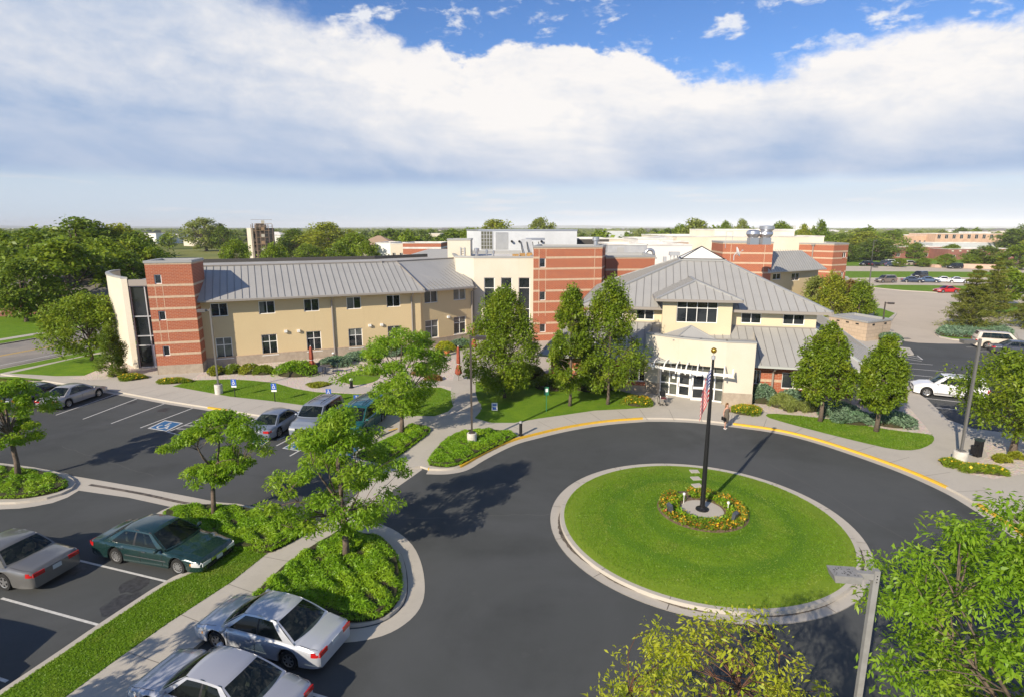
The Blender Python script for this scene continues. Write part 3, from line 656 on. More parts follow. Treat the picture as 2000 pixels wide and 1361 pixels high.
# ---- the long two-storey wing with the brick stair tower
wing = empty('office_wing', (-20, 58, KH)); tag(wing, 'long two-storey ochre stucco wing with grey metal roof, ending in a striped brick stair tower', 'building')
E0, E1 = Vector((-28.66, 51.70)), Vector((-9.18, 60.33)); et = (E1 - E0).normalized(); en = Vector((-et.y, et.x))
W0 = E0 - et * 2.6 + en * 1.05; W1 = E1 - et * .25 + en * 1.05; FW = Fr(W0, W1)
W2 = Vector((-4.55, 66.3)); FW2 = Fr(W1 + Vector((.15, .5)), W2)
up = [((410, 592.5), (446, 617.5)), ((504, 589), (538, 613)), ((592.5, 585), (624, 608)), ((676, 581), (706, 604)), ((754, 577), (782.5, 598))]
lo = [((421, 661), (455, 699)), ((509.5, 654.5), (544.5, 692)), ((597.5, 648), (629.5, 684)), ((679.5, 642), (710, 677.5)), ((757, 637), (784, 669))]
def holes_from(F, L, w=None, zz=None):
    q = [(F.inv(*a), F.inv(*b)) for a, b in L]; z1 = sum(a[1] for a, b in q) / len(q); z0 = sum(b[1] for a, b in q) / len(q); ww = w or sum(b[0] - a[0] for a, b in q) / len(q)
    return [((a[0] + b[0]) / 2 - ww / 2, (a[0] + b[0]) / 2 + ww / 2, z0, z1) for a, b in q]
HU, HL = holes_from(FW, up), holes_from(FW, lo)
HU2, HL2 = holes_from(FW2, [((817.5, 569), (844, 591)), ((886, 566), (909.5, 586))], 1.75), holes_from(FW2, [((821, 626), (845, 657.5)), ((887, 621.5), (910, 652.5))], 1.75)
HU2, HL2 = [[(max(.25, h[0]), max(.25, h[0]) + h[1] - h[0], h[2], h[3]) for h in H] for H in (HU2, HL2)]
print('wing windows', HU[0], HL[0], HU2[0], HL2[0], 'L', FW.L)
mb = MB(); wall(mb, FW, 0, 6.75, HU + HL); wall(mb, FW2, 0, 6.9, HU2 + HL2); Fe = Fr(W1, W1 + Vector((.15, .5))); wall(mb, Fe, 0, 6.75)
mb.build('wall', STUC, wing)
for F, hu, hl in ((FW, HU, HL), (FW2, HU2, HL2)):
    for i, h in enumerate(hu):
        w = window(wing, F, h, (.5,), (), glass=BLIND if (F is FW2 and i == 1) else GLASS)
        if i in (1, 3): mb = MB(); a, b, c, d = h; F.box(mb, a + .07, a + (b - a) * (.34 if i == 1 else .48), -.128, -.122, c + (d - c) * .12, d - .07); mb.build('blind', BLIND, w)
    for i, h in enumerate(hl):
        w = window(wing, F, h, (.5,), (.64,), sill=True)
        if i in (0, 3) or F is FW2: 
            mb = MB(); a, b, c, d = h; F.box(mb, a + .06, b - .06, -.128, -.122, c + (d - c) * (.66 if i else .1), d - .06); mb.build('blind', BLIND, w)
mb = MB(); zp = 1.0
FW.box(mb, 0, FW.L, -.02, .04, 0, zp); FW2.box(mb, 0, FW2.L, -.02, .04, 0, zp); mb.build('plinth', PLINTH, wing)
mb = MB(); FW.box(mb, 0, FW.L, .0, .055, zp, zp + .07); FW2.box(mb, 0, FW2.L, .0, .055, zp, zp + .07); mb.build('plinth_cap', BAND, wing)
zr = 9.35; off = 6.0
A_, B_ = E0 - et * 2.7, E1; rA, rB = A_ + en * off, B_ + en * off - et * 1.6
roof_face(wing, [(*A_, 6.62), (*B_, 6.62), (*rB, zr), (*rA, zr)], .62)
C_, D_ = Vector((-9.55, 60.75)), Vector((-4.35, 65.35)); rC, rD = Vector((-14.6, 64.3)), Vector((-6.2, 74.0))
roof_face(wing, [(*C_, 6.60), (*D_, 6.60), (*rD, zr), (*rC, zr - .02)], .55)
mb = MB(); bar(mb, (*(A_ - en * .06), 6.50), (*(B_ - en * .06), 6.50), .13, .16); bar(mb, (*(C_ + Vector((.05, -.05))), 6.48), (*(D_ + Vector((.05, -.05))), 6.43), .13, .16); mb.build('gutter', TRIM, wing)
mb = MB(); bar(mb, (*rA, zr + .03), (*rB, zr + .03), .3, .1); bar(mb, (*rC, zr + .03), (*rD, zr + .03), .3, .1); bar(mb, (*B_, 6.70), (*rB, zr + .05), .1, .1); mb.build('ridge_cap', TRIM, wing)
back = [tuple(rA), tuple(rB), tuple(rD), tuple(rD + Vector((-6, 9))), tuple(rB + en * 13), tuple(rA + en * 13)]
mb = MB(); mb.prism(back, 0, 8.98); mb.build('rear_wall', STUC, wing)
mb = MB(); mb.prism(back, None, 9.0); mb.build('flat_roof', mat('grey roof membrane', (.42, .41, .39), .9, col2=(.34, .33, .31), nscale=.5), wing)
pr = inset_poly(ccw(back), .12); mb = MB(); ribbon(mb, [pr[i] for i in range(len(pr))][-3:] + [pr[0]], -.14, .14, 9.34, 9.0); 
for a, b in ((rA + en * 12.8, rB + en * 12.8), (rB + en * 12.8, rD + Vector((-6, 9)))): ribbon(mb, [tuple(a), tuple(b)], -.16, .16, 9.42, 8.9)
mb.build('parapet', mat('dark membrane', (.07, .065, .06), .8), wing)
for px, F in ((652, FW), (806, FW), (921.5, FW2)):
    s, z = F.inv(px, 660); mb = MB()
    mb.tube([F.pt(s, 1.05, 6.45), F.pt(s, .75, 6.2), F.pt(s, .12, 5.9), F.pt(s, .12, .4)], .085, 8)
    mb.build('downpipe', TRIM, wing)
for px, py in ((558, 647), (583, 646), (722, 635.5), (745, 634)):
    s, z = FW.inv(px, py); mb = MB(); FW.box(mb, s - .14, s + .14, .0, .22, z - .12, z + .12); mb.build('wall_lamp', WHITE, wing)
s, z = FW2.inv(875, 619); mb = MB(); FW2.box(mb, s - .14, s + .14, .0, .22, z - .12, z + .12); mb.build('wall_lamp', WHITE, wing)
# stair tower
T0, T1 = Vector((-31.96, 50.17)), Vector((-28.43, 51.16)); FT = Fr(T0, T1); tn = -FT.n
tp = [tuple(T0), tuple(T1), tuple(T1 + tn * 4.4), tuple(T0 + tn * 4.4)]
th = []
for (a, b) in (((300, 537), (316.5, 555)), ((308.5, 608), (325, 626)), ((317, 676), (333, 694.5))):
    q0, q1 = FT.inv(*a), FT.inv(*b); th.append((q0[0], q1[0], q1[1], q0[1]))
BZ = [10.0] + [1.95 + 1.03 * k for k in range(7)]
fr = block(wing, tp, 0, 10.15, BRICK, name='brick_tower', holes={0: th}, bands=[1.95 + 1.03 * k for k in range(7)] + [10.03], bh=.2, plinth=.95, rec=.7)
for h in th: window(wing, FT, h, (), (), sill=False)
mb = MB()
for px, py in ((296.5, 515), (311.5, 515)):
    s, _ = FT.inv(px, py)
    for k in range(8): z = (.96 if k == 0 else 1.95 + 1.03 * (k - 1) + .1), (1.85 if k == 0 else min(9.9, 1.95 + 1.03 * k - .1)); FT.box(mb, s - .022, s + .022, 0, .006, z[0], z[1]) if not any(h[2] < z[1] and h[3] > z[0] and h[0] - .05 < s < h[1] + .05 for h in th) else None
mb.build('control_joint', BAND, wing)
# curved wall and glazed stair front
oc = [(238.5, 544.5), (222, 541.5), (210, 538.5), (206, 536), (210, 533), (222, 530.3), (234, 529.3)]
arc = smooth_line([tuple(at(x, y, 8.5)[:2]) for x, y in oc], 2); arc[0] = (-35.75, 52.5)
cen = (sum(p[0] for p in arc) / len(arc) + 1.2, sum(p[1] for p in arc) / len(arc))
inn = [(p[0] + (cen[0] - p[0]) / math.hypot(cen[0] - p[0], cen[1] - p[1]) * .36, p[1] + (cen[1] - p[1]) / math.hypot(cen[0] - p[0], cen[1] - p[1]) * .36) for p in arc]
inn[0] = (arc[0][0] + .5, arc[0][1] + .05); print('arc', arc[0], arc[6], arc[-1])
mb = MB()
for i in range(len(arc) - 1): mb.hexa([(*arc[i + 1], 0), (*arc[i], 0), (*inn[i], 0), (*inn[i + 1], 0)], [(*arc[i + 1], 8.5), (*arc[i], 8.5), (*inn[i], 8.5), (*inn[i + 1], 8.5)])
mb.build('curved_wall', CREAM, wing)
mb = MB(); ol, il = offset_line(arc, .06), offset_line(inn, -.05)
if (Vector(ol[5]) - Vector(cen)).length < (Vector(arc[5]) - Vector(cen)).length: ol, il = offset_line(arc, -.06), offset_line(inn, .05)
for i in range(len(arc) - 1): mb.hexa([(*ol[i + 1], 8.5), (*ol[i], 8.5), (*il[i], 8.5), (*il[i + 1], 8.5)], [(*ol[i + 1], 8.66), (*ol[i], 8.66), (*il[i], 8.66), (*il[i + 1], 8.66)])
mb.build('curved_coping', COPE, wing)
FG = Fr((-35.3, 52.75), (-32.55, 53.2)); mb = MB()
FG.box(mb, 0, FG.L, -.3, .15, 7.85, 8.42); mb.build('fascia', TRIM, wing); mb = MB(); mb.prism([FG.pt(0, -.3, 0)[:2], FG.pt(FG.L + .3, -.3, 0)[:2], (-32.0, 60), (-37, 60)], 0, 8.2); mb.build('stair_core', COPE, wing)
mb = MB(); FG.box(mb, 0, FG.L, -.14, -.10, KH, 7.85); gl = mb.build('curtain_glass', GLASS, wing)
mb = MB()
for z in (KH + .05, 1.95 + .3, 3.15, 5.0, 7.8): FG.box(mb, 0, FG.L, -.10, .0, z - .05, z + .05)
for s in (.04, FG.L * .47, FG.L - .04): FG.box(mb, s - .045, s + .045, -.10, .005, KH, 7.85)
mb.build('mullion', GREYM, gl)
mb = MB(); a, b = FG.L * .5, FG.L - .1
for z0, z1 in ((KH, .3), (1.05, 1.2), (2.12, 2.24)): FG.box(mb, a, b, -.0, .06, z0, z1)
for s in (a, b - .13): FG.box(mb, s, s + .13, -.0, .061, KH, 2.24)
mb.build('glazed_door', WHITE, wing)
# ---- central block: cream wall with tall windows, striped brick tower
cen_b = empty('central_block', (2, 72, KH)); tag(cen_b, 'cream block with three tall windows joined to a striped red brick tower behind the trees', 'building')
Fc = Fr((-4.45, 67.3), (2.5, 67.2)); tw = []
for a, b in ((945.5, 966.5), (978.5, 1000), (1013, 1034.5)): q0, q1 = Fc.inv(a, 542.5), Fc.inv(b, 654); tw.append((q0[0], q1[0], q1[1], q0[1]))
cp = [(-6.7, 68.6), (-4.45, 67.3), (2.5, 67.2), (2.5, 84), (-9, 84)]
fr = block(cen_b, cp, 0, 9.72, CREAM, holes={1: tw}, rec=.35)
for h in tw: window(cen_b, fr[1], h, (), (.26, .455, .82), fw=.07)
Rp = [(2.44, 65.8), (10.5, 67.4), (11.45, 71.0), (3.4, 73)]; Fr0 = Fr(Rp[0], Rp[1]); rh = []
for a, b in (((1054, 505), (1065.6, 523)), ((1054, 570), (1065.6, 587)), ((1054, 633), (1065.6, 649))): q0, q1 = Fr0.inv(*a), Fr0.inv(*b); rh.append((q0[0], q1[0], q1[1], q0[1]))
bz = [Fr0.inv(1100, 420 + y / 4.86)[1] for y in (405, 515, 615, 720, 820, 925, 1020, 1120)]; bz = [bz[0] + (bz[-1] - bz[0]) * k / 7 for k in range(8)]
fr = block(cen_b, Rp, 0, 10.95, BRICK, name='brick_tower', holes={0: rh}, bands=[10.82] + bz, bh=.22)
for h in rh: window(cen_b, Fr0, h, (), ())
mb = MB()
for px in (1053, 1066.5, 1162):
    s, _ = Fr0.inv(px, 490); Fr0.box(mb, s - .03, s + .03, 0, .007, 3, 10.7)
mb.build('control_joint', BAND, cen_b)
lowp = [(11.46, 70.6), (17.6, 71.2), (18.2, 80), (11.5, 80)]
block(cen_b, lowp, 0, 9.62, BRICK, name='brick_wall', bands=[9.5, 8.05, 6.6], bh=.22)
sp = [tuple(Vector(((x - 1000) / FOC * 78, 76))) for x in (879, 922)]
block(cen_b, [sp[0], sp[1], (sp[1][0], 80), (sp[0][0], 80)], 9, 11.55, CREAM, name='stair_penthouse', rec=.2)
mb = MB(); F_ = Fr(sp[0], sp[1])
for a, b in ((.55, .58), (.72, .75)): F_.box(mb, F_.L * a, F_.L * b, .1, .16, 9.2, 10.6)
for z in (9.5, 9.8, 10.1, 10.4): F_.box(mb, F_.L * .58, F_.L * .72, .1, .14, z, z + .04)
mb.build('ladder', GREYM, cen_b)
# ---- hospital behind: metal penthouse, white roofs, big cream blocks, brick blocks, grey roofed wing
hosp = empty('hospital_complex', (20, 100, KH)); tag(hosp, 'hospital wings behind the entrance with pale metal penthouse, cream and brick blocks', 'building')
php = [(-7.0, 90.5), (-5.0, 87), (9.7, 87), (9.7, 98), (-7.0, 98)]
block(hosp, php, 8, 12.7, LGREY, name='metal_penthouse', rec=.2, cw=.1, cope=GALV)
Fp = Fr(php[1], php[2]); mb = MB()
a, b = Fp.inv(939.5, 452.5), Fp.inv(962, 487); Fp.box(mb, a[0], b[0], 0, .05, b[1], a[1]); lv = mb.build('louvre', mat('dark louvre', (.10, .10, .07), .6), hosp); mb = MB()
for k in range(5): s = a[0] + (b[0] - a[0]) * k / 4; Fp.box(mb, s - .04, s + .04, .05, .09, b[1], a[1])
for k in range(6): z = b[1] + (a[1] - b[1]) * k / 5; Fp.box(mb, a[0], b[0], .05, .085, z - .03, z + .03)
mb.build('frame', GREYM, lv)
a, b = Fp.inv(968, 454), Fp.inv(992.5, 488); mb = MB()
for k in range(18): z = b[1] + (a[1] - b[1]) * k / 18; mb.hexa([Fp.pt(a[0], .0, z), Fp.pt(b[0], .0, z), Fp.pt(b[0], -.01, z), Fp.pt(a[0], -.01, z)][::1], [Fp.pt(a[0], .08, z + .08), Fp.pt(b[0], .08, z + .08), Fp.pt(b[0], -.01, z + .12), Fp.pt(a[0], -.01, z + .12)])
mb.build('louvre', GREYM, hosp)
for px in (999.6, 1014.2, 1057.4):
    s, z = Fp.inv(px, 472); mb = MB(); mb.tube([Fp.pt(s, 0, z), Fp.pt(s, .5, z + .02)], .17, 12); mb.build('exhaust_pipe', DARK, hosp)
def yb(p0, p1, y, y1, ztop, m, name='wall', z0=0, rm=None, px=None, sk=0):
    x0, x1 = [(p - 1000) / FOC * (y * cP - (ztop - HC) * sP) for p in (p0, p1)]
    return block(hosp, [(x0, y), (x1, y + sk), (x1, y1), (x0, y1)], z0, ztop, m, name=name, rec=.3, roofm=rm, cope=WROOF)
yb(1123, 1189.5, 100, 112, hz(467, 100), mat('dark cladding', (.07, .065, .06), .8), name='dark_block')
yb(1187, 1264, 84, 96, hz(478.5, 84), GREYM, name='plant_screen'); yb(1264.3, 1352, 84, 100, hz(479.5, 84), mat('white block', (.74, .71, .66), .8))
yb(1246, 1314, 105, 120, hz(467, 105), mat('white parapet', (.76, .73, .68), .8)); yb(1190.5, 1217, 114, 120, hz(467, 114), CREAM); yb(1300, 1345, 100, 104, hz(473, 100), BAND)
CRM = mat('pale cream render', (.78, .70, .56), .85, col2=(.70, .62, .48), nscale=.2)
yb(1322, 1610, 106, 135, hz(462.5, 106), CRM); yb(1396, 1551.5, 114, 130, hz(449.3, 114), CRM, z0=8); yb(1510, 1552, 113.5, 113.9, hz(452, 113), CRM, name='screen', z0=10)
x = (1280 - 1000) / FOC * 112; mb = MB(); mb.lathe([(3.2, hz(466.5, 110)), (2.2, hz(464.5, 110)), (.9, hz(462.8, 110)), (.05, hz(461.8, 110))], (x, 112, 0), 16); mb.build('roof_dome', WROOF, hosp)
def hip(z, y): return z
# brick block with mushroom fans
b1 = [tuple(at(1413, 474, 10.9)[:2]), tuple(at(1511, 474.5, 10.9)[:2])]; b1 = [b1[0], b1[1], (b1[1][0] + 1.5, b1[1][1] + 8), (b1[0][0] + 1, b1[0][1] + 8)]; print('b1', b1)
Fb = Fr(b1[0], b1[1]); bz1 = [Fb.inv(1460, 420 + y / 6.667)[1] for y in (500, 628, 750)]
block(hosp, b1, 0, 10.9, BRICK, name='brick_block', bands=[10.78] + bz1, bh=.26); mb = MB()
for px in (1427.5, 1494): s, _ = Fb.inv(px, 490); Fb.box(mb, s - .035, s + .035, 0, .006, 5, 10.6)
mb.build('control_joint', BAND, hosp)
p2 = [at(1552.5, 475.5, 10.3), at(1629.5, 477, 10.3), at(1658, 476.4, 10.3)]; p2 = [tuple(p[:2]) for p in p2]; b2 = p2 + [(p2[2][0] + 1, p2[2][1] + 9), (p2[0][0] + 1, p2[0][1] + 9)]; print('b2', b2)
F2 = Fr(p2[1], p2[2]); h2 = []
for a, b in (((1646, 493.5), (1652, 503.5)), ((1642.5, 532), (1647, 543))): q0, q1 = F2.inv(*a), F2.inv(*b); h2.append((q0[0], q1[0], q1[1], q0[1]))
F1 = Fr(p2[0], p2[1]); bz2 = [F1.inv(1620, 420 + y / 6.667)[1] for y in (478, 567, 655, 745)]
block(hosp, b2, 0, 10.3, BRICK, name='brick_block', bands=[10.18] + bz2, bh=.26, holes={1: h2})
for h in h2: window(hosp, F2, h, (.5,), ())
s, z = F1.inv(1589, 480); mb = MB(); mb.tube([F1.pt(s, .12, z), F1.pt(s, .12, 4)], .1, 8); F1.box(mb, s - .3, s + .3, .02, .3, z, z + .35); mb.build('downpipe', TRIM, hosp)
ev = [at(1500, 531.8, 6.6), at(1615, 525, 6.6)]; rg = [at(1566, 489.6, 9.5), at(1500, 491.5, 9.5)]
roof_face(hosp, [tuple(ev[0]), tuple(ev[1]), tuple(rg[0]), tuple(rg[1])], .6)
ed = (ev[1] - ev[0]).normalized(); eb = Vector((-ed.y, ed.x, 0)); Wa, Wb = ev[0] + eb * .9, ev[1] + eb * .9 - ed * .8; Fx = Fr(Wa, Wb); hx = []
for a, b in (((1510, 535), (1525, 546)), ((1547, 534), (1561, 548))): q0, q1 = Fx.inv(*a), Fx.inv(*b); hx.append((q0[0], q1[0], q1[1], q0[1]))
mb = MB(); wall(mb, Fx, 0, 6.8, hx); Fy = Fr(Wb, Wb + eb * 9); wall(mb, Fy, 0, 6.8); mb.build('wall', STUC, hosp)
for h in hx: window(hosp, Fx, h, (.5,), ())
# rooftop gear, things of their own
def mushroom(px, ptop, pbase, name, label):
    y = 78.0; zb, zt = hz(473, y), hz(ptop, y); x = (px - 1000) / FOC * y; e = empty(name, (x, y, zb)); h = zt - zb
    mb = MB(); mb.box((x, y, zb + .1), (1.15, 1.15, .9)); mb.build('kerb_box', GALV, e)
    mb = MB(); mb.lathe([(.5, zb + h * .3), (.72, zb + h * .45), (.95, zb + h * .64), (.9, zb + h * .86), (.55, zb + h * .97), (.02, zb + h)], (x, y, 0), 24); mb.build('cowl', GALV, e, smooth=True, ang=40)
    return tag(e, label, 'roof vent')
mushroom(1462.5, 449, 473, 'roof_fan', 'round silver exhaust fan on the brick block, the left and shorter of two')
e = mushroom(1486, 450, 473, 'roof_fan', 'taller silver exhaust fan with a flat cylinder cap on the brick block')
x, y = (1487.5 - 1000) / FOC * 78, 78; mb = MB(); mb.lathe([(.75, hz(451.5, y)), (.78, hz(450.5, y)), (.95, hz(448.3, y)), (.95, hz(442, y)), (.02, hz(441, y))], (x, y, 0), 24); mb.build('cylinder_cap', GALV, e, smooth=True, ang=40)
def vent(px, py, y, r, h, label):
    z = hz(py, y); x = (px - 1000) / FOC * (y * cP - (z - HC) * sP); e = empty('roof_vent', (x, y, z - .4)); mb = MB(); mb.lathe([(r * .6, z - .6), (r * .6, z + h * .5)], (x, y, 0), 14); mb.build('stack', GALV, e)
    mb = MB(); mb.lathe([(r * .6, z + h * .5), (r, z + h * .55), (r, z + h), (.01, z + h + .05)], (x, y, 0), 14); mb.build('cap', GALV, e); tag(e, label, 'roof vent')
vent(931, 500, 72, .33, .9, 'small grey roof vent by the cream stair box above the long wing'); vent(950.5, 502, 69, .17, .75, 'thin roof vent pipe on the cream block, left of its neighbour')
vent(964, 502, 69, .14, .7, 'thinner roof vent pipe on the cream block beside the pipe'); vent(1163.5, 478, 69.5, .42, .85, 'squat silver vent on top of the red brick tower')
def roofbox(px0, px1, py0, py1, y, d, m, name, label, cat):
    z0, z1 = hz(py1, y), hz(py0, y); k = (y * cP - (z0 - HC) * sP) / FOC; x0, x1 = (px0 - 1000) * k, (px1 - 1000) * k
    mb = MB(); mb.hexa([(x0, y, z0), (x1, y, z0), (x1, y + d, z0), (x0, y + d, z0)], [(x0 + .02, y + .02, z1), (x1 - .02, y + .02, z1), (x1 - .02, y + d - .02, z1), (x0 + .02, y + d - .02, z1)])
    o = mb.build(name, m); tag(o, label, cat); return o
CARD = mat('weathered plywood', (.42, .25, .09), .8, col2=(.30, .17, .06), nscale=2)
roofbox(1000.5, 1013.5, 497, 504, 70, .8, CARD, 'plywood_crate', 'left of the three tan crates on the cream roof beside the brick tower', 'crate')
roofbox(1014.5, 1026, 495.5, 504, 71, .8, CARD, 'plywood_crate', 'middle of the three tan crates on the cream roof beside the brick tower', 'crate')
roofbox(1028.5, 1040, 494.5, 504, 70, .8, CARD, 'plywood_crate', 'right tan crate touching the brick tower on the cream roof', 'crate')
e = empty('air_handler', (2.2, 80, 9.4)); tag(e, 'grey rooftop air handling unit with pipes in front of the metal penthouse', 'roof unit')
mb = MB(); mb.box((2.0, 80, 10.6), (1.4, 1.2, 1.9)); mb.build('cabinet', GREYM, e); mb = MB(); mb.box((3.2, 80, 11.55), (2.6, .7, .3)); mb.build('duct', GALV, e)
mb = MB()
for k in range(5): x = 1.2 + k * .8; mb.tube([(x, 79.3, 11.2), (x + .1, 79.1, 10.4), (x + .35, 79.0, 9.5)], .06, 6)
mb.build('pipe', DARK, e)
y = 80; e = empty('duct_elbow', ((1265.5 - 1000) / FOC * y, y, hz(502, y))); tag(e, 'shiny silver arched duct on the roof behind the low brick wall', 'duct'); mb = MB(); cx = (1265.5 - 1000) / FOC * y; zb = hz(503, y)
mb.tube([(cx - .55, y, zb), (cx - .55, y, zb + .5)] + [(cx - .55 * math.cos(t), y, zb + .5 + .55 * math.sin(t)) for t in [math.pi * i / 8 for i in range(1, 8)]] + [(cx + .55, y, zb + .5), (cx + .55, y, zb)], .22, 12); mb.build('duct', GALV, e, smooth=True)
mb = MB(); mb.box((cx, y, zb - .1), (1.9, .8, .25)); mb.build('base', GREYM, e)
y = 79; e = empty('condenser_unit', ((1313 - 1000) / FOC * y, y, hz(510, y))); tag(e, 'grey boxy condenser on white roof beside the glass pyramid', 'roof unit'); cx = (1313 - 1000) / FOC * y
mb = MB(); mb.box((cx, y, hz(496, y)), (1.3, .9, .5)); mb.build('cabinet', GREYM, e); mb = MB(); [mb.box((cx - .45 + .45 * k, y, hz(503, y)), (.1, .1, .8)) for k in range(3)]; mb.build('leg', GREYM, e)
roofbox(1296, 1302, 502, 512, 78, .5, GREYM, 'electrical_box', 'narrow grey cabinet on the white roof left of the glass pyramid', 'cabinet')
roofbox(1205, 1219, 484, 497, 82, .1, mat('pale louvre', (.38, .38, .37), .6), 'louvre_panel', 'square louvred panel on the grey rooftop screen wall', 'louvre')
# satellite dishes
def dish(px, py, y, r, face, label):
    z = hz(py, y); x = (px - 1000) / FOC * (y * cP - (z - HC) * sP); e = empty('satellite_dish', (x, y, z - r * 1.6)); d = Vector(face).normalized(); q = d.to_track_quat('Z', 'Y').to_matrix(); mb = MB(); rows = []
    for i in range(5):
        rr = r * i / 4; rows.append([Vector((x, y, z)) + q @ Vector((rr * math.cos(2 * math.pi * j / 20), rr * math.sin(2 * math.pi * j / 20), .28 * rr * rr / r)) for j in range(21)])
    mb.grid(rows); mb.build('reflector', WHITE, e, smooth=True)
    mb = MB(); mb.tube([(x, y, z), (x - d.x * .3, y - d.y * .3, z - .4), (x - d.x * .3, y - d.y * .3, z - r * 1.6)], .06, 8); mb.build('mast', GREYM, e)
    mb = MB(); tip = Vector((x, y, z)) + d * r * 1.1; mb.tube([(x, y, z - r * .6), tip], .03, 6); mb.box(tip, (.14, .14, .14)); mb.build('feed_arm', GREYM, e); tag(e, label, 'satellite dish')
dish(1439, 493, 70, .62, (1, -.15, .35), 'white satellite dish seen edge-on in front of the brick block')
e = empty('roof_ladder', (at(1420, 474, 10.9).x, at(1420, 474, 10.9).y - .1, 10.9)); tag(e, 'thin metal ladder hoops above the left edge of the fan-topped brick block', 'ladder'); mb = MB(); p = ORG[e]
for dx in (-.25, .75): mb.tube([(p.x + dx, p.y, 10.0), (p.x + dx, p.y, 12.5), ], .04, 6)
mb.tube([(p.x - .25, p.y, 12.5), (p.x + .75, p.y, 12.5)], .04, 6); mb.build('rail', GREYM, e)
# ---- entrance pavilion
pav = empty('entrance_pavilion', (18, 48, KH)); tag(pav, 'two-tier hip-roofed entrance pavilion with glass pyramid skylight and curved cream doorway wall', 'building')
C1 = at(1703, 724, 3.0); fd = Vector((.973, -.230, 0)); bd = Vector((.230, .973, 0)); ZE = 3.0
Cb = at(1697, 683, 3.0); Cc = at(1600, 613, 3.0)
LW = 24.5                                   # length of the lower front eave
C0 = C1 - fd * LW; Z5 = 5.1; C2 = at(1593, 643, Z5); C2L = C2 - fd * 18.2
print('pav', C1, Cb, Cc, C2, 'perp', (C2 - C1).dot(bd))
roof_face(pav, [tuple(C0), tuple(C1), tuple(C2), tuple(C2L)], .62)
U1 = C2 + bd * 8.5 + fd * .2
roof_face(pav, [tuple(C1), tuple(Cb), tuple(C2 + bd * .02)], .7)
roof_face(pav, [tuple(Cb), tuple(Cc), (U1.x, U1.y, Z5), tuple(C2 + bd * .03)], .7)
roof_face(pav, [tuple(C0 + bd * 20), tuple(C0), tuple(C2L), tuple(C2L + bd * 9)], .7)
mb = MB(); bar(mb, C1, C2, .2, .1); bar(mb, C0 - bd * .08 + Vector((0, 0, -.09)), C1 - bd * .08 + Vector((0, 0, -.09)), .14, .16); bar(mb, C1 + Vector((.08, 0, -.09)), Cb + Vector((.08, 0, -.09)), .14, .16); bar(mb, Cb + Vector((.08, 0, -.09)), Cc + Vector((.08, 0, -.09)), .14, .16)
mb.build('gutter', mat('pale gutter', (.42, .44, .42), .5), pav)
# lower brick walls
L0, L1 = C0 + bd * .9 + fd * .9, C1 + bd * .9 - fd * .8; FL = Fr(L0, L1)
hl = []
for a, b in (((1471.5, 722), (1484, 750)), ((1528, 727), (1573, 761)), ((1650, 740), (1664, 764))): q0, q1 = FL.inv(*a), FL.inv(*b); hl.append((q0[0], q1[0], max(.9, q1[1]), min(2.7, q0[1])))
hl += [(3.2, 4.8, .95, 2.6), (6.4, 8.0, .95, 2.6)]; hl = sorted(hl)
mb = MB(); wall(mb, FL, 0, 3.1, hl); FLr = Fr(L1, (Cb.x - .9, Cb.y - .2)); wall(mb, FLr, 0, 3.1); FLs = Fr((Cb.x - .9, Cb.y - .2), (Cc.x - 1, Cc.y)); wall(mb, FLs, 0, 3.1); FLl = Fr(C0 + bd * 18 + fd * .9, L0); wall(mb, FLl, 0, 3.1)
mb.build('brick_wall', BRICK, pav)
for h in hl: window(pav, FL, h, (.5,), ())
mb = MB()
def bandcut(F, z, hh, holes, z2):
    s = -.01
    for a, b, c, d in sorted(holes):
        if c < z2 and d > z: F.box(mb, s, a, -.02, .012, z, z2); s = b
    F.box(mb, s, F.L + .01, -.02, .012, z, z2)
for F, hs in ((FL, hl), (FLr, []), (FLs, []), (FLl, [])): bandcut(F, 1.55, 0, hs, 1.75); bandcut(F, 0, 0, hs, .62)
mb.build('brick_course', BAND, pav)
s, _ = FL.inv(1508, 745); mb = MB(); mb.tube([FL.pt(s, .85, 2.9), FL.pt(s, .6, 2.6), FL.pt(s, .12, 2.3), FL.pt(s, .12, .3)], .08, 8); mb.build('downpipe', TRIM, pav)
# upper storey
UW = 18.2; FU = Fr(C2L + bd * .05, C2 + bd * .05); hu = []
for a, b in (((1242.5, 604.5), (1277, 625)), ((1448, 612), (1486.5, 633)), ((1530, 615), (1571, 636))): q0, q1 = FU.inv(*a), FU.inv(*b); hu.append((q0[0], q1[0], max(Z5 + .12, q1[1]), min(6.35, q0[1])))
hu = [(h[0], h[1], min(h_[2] for h_ in hu), max(h_[3] for h_ in hu)) for h in hu] + [(1.0, 2.9, hu[0][2], hu[0][3])]; print('hu', hu)
mb = MB(); wall(mb, FU, 4.3, 6.6, hu); wall(mb, Fr(C2 + bd * .05, C2 + bd * 17), 4.0, 6.6); wall(mb, Fr(C2L + bd * 17, C2L + bd * .05), 4.0, 6.6); mb.build('wall', YCREAM, pav)
for h in hu: window(pav, FU, h, (.5,), ())
mb = MB(); FU.box(mb, -.05, FU.L + .05, 0.0, .09, Z5 - .05, Z5 + .1); mb.build('flashing', TRIM, pav)
ZU = 6.55; UR_ = C2 - bd * .65 + fd * .9; UL_ = C2L - bd * .65 - fd * .9; UR_.z = UL_.z = ZU
WU = (UR_ - UL_).length; UBR, UBL = UR_ + bd * WU, UL_ + bd * WU
mid = (UR_ + UBL) / 2 + fd * .7; half = WU / 2; zs = 10.05; hs_ = 1.95
K = [mid + fd * (hs_ * a) + bd * (hs_ * b) for a, b in ((-1, -1), (1, -1), (1, 1), (-1, 1))]
for k in K: k.z = zs
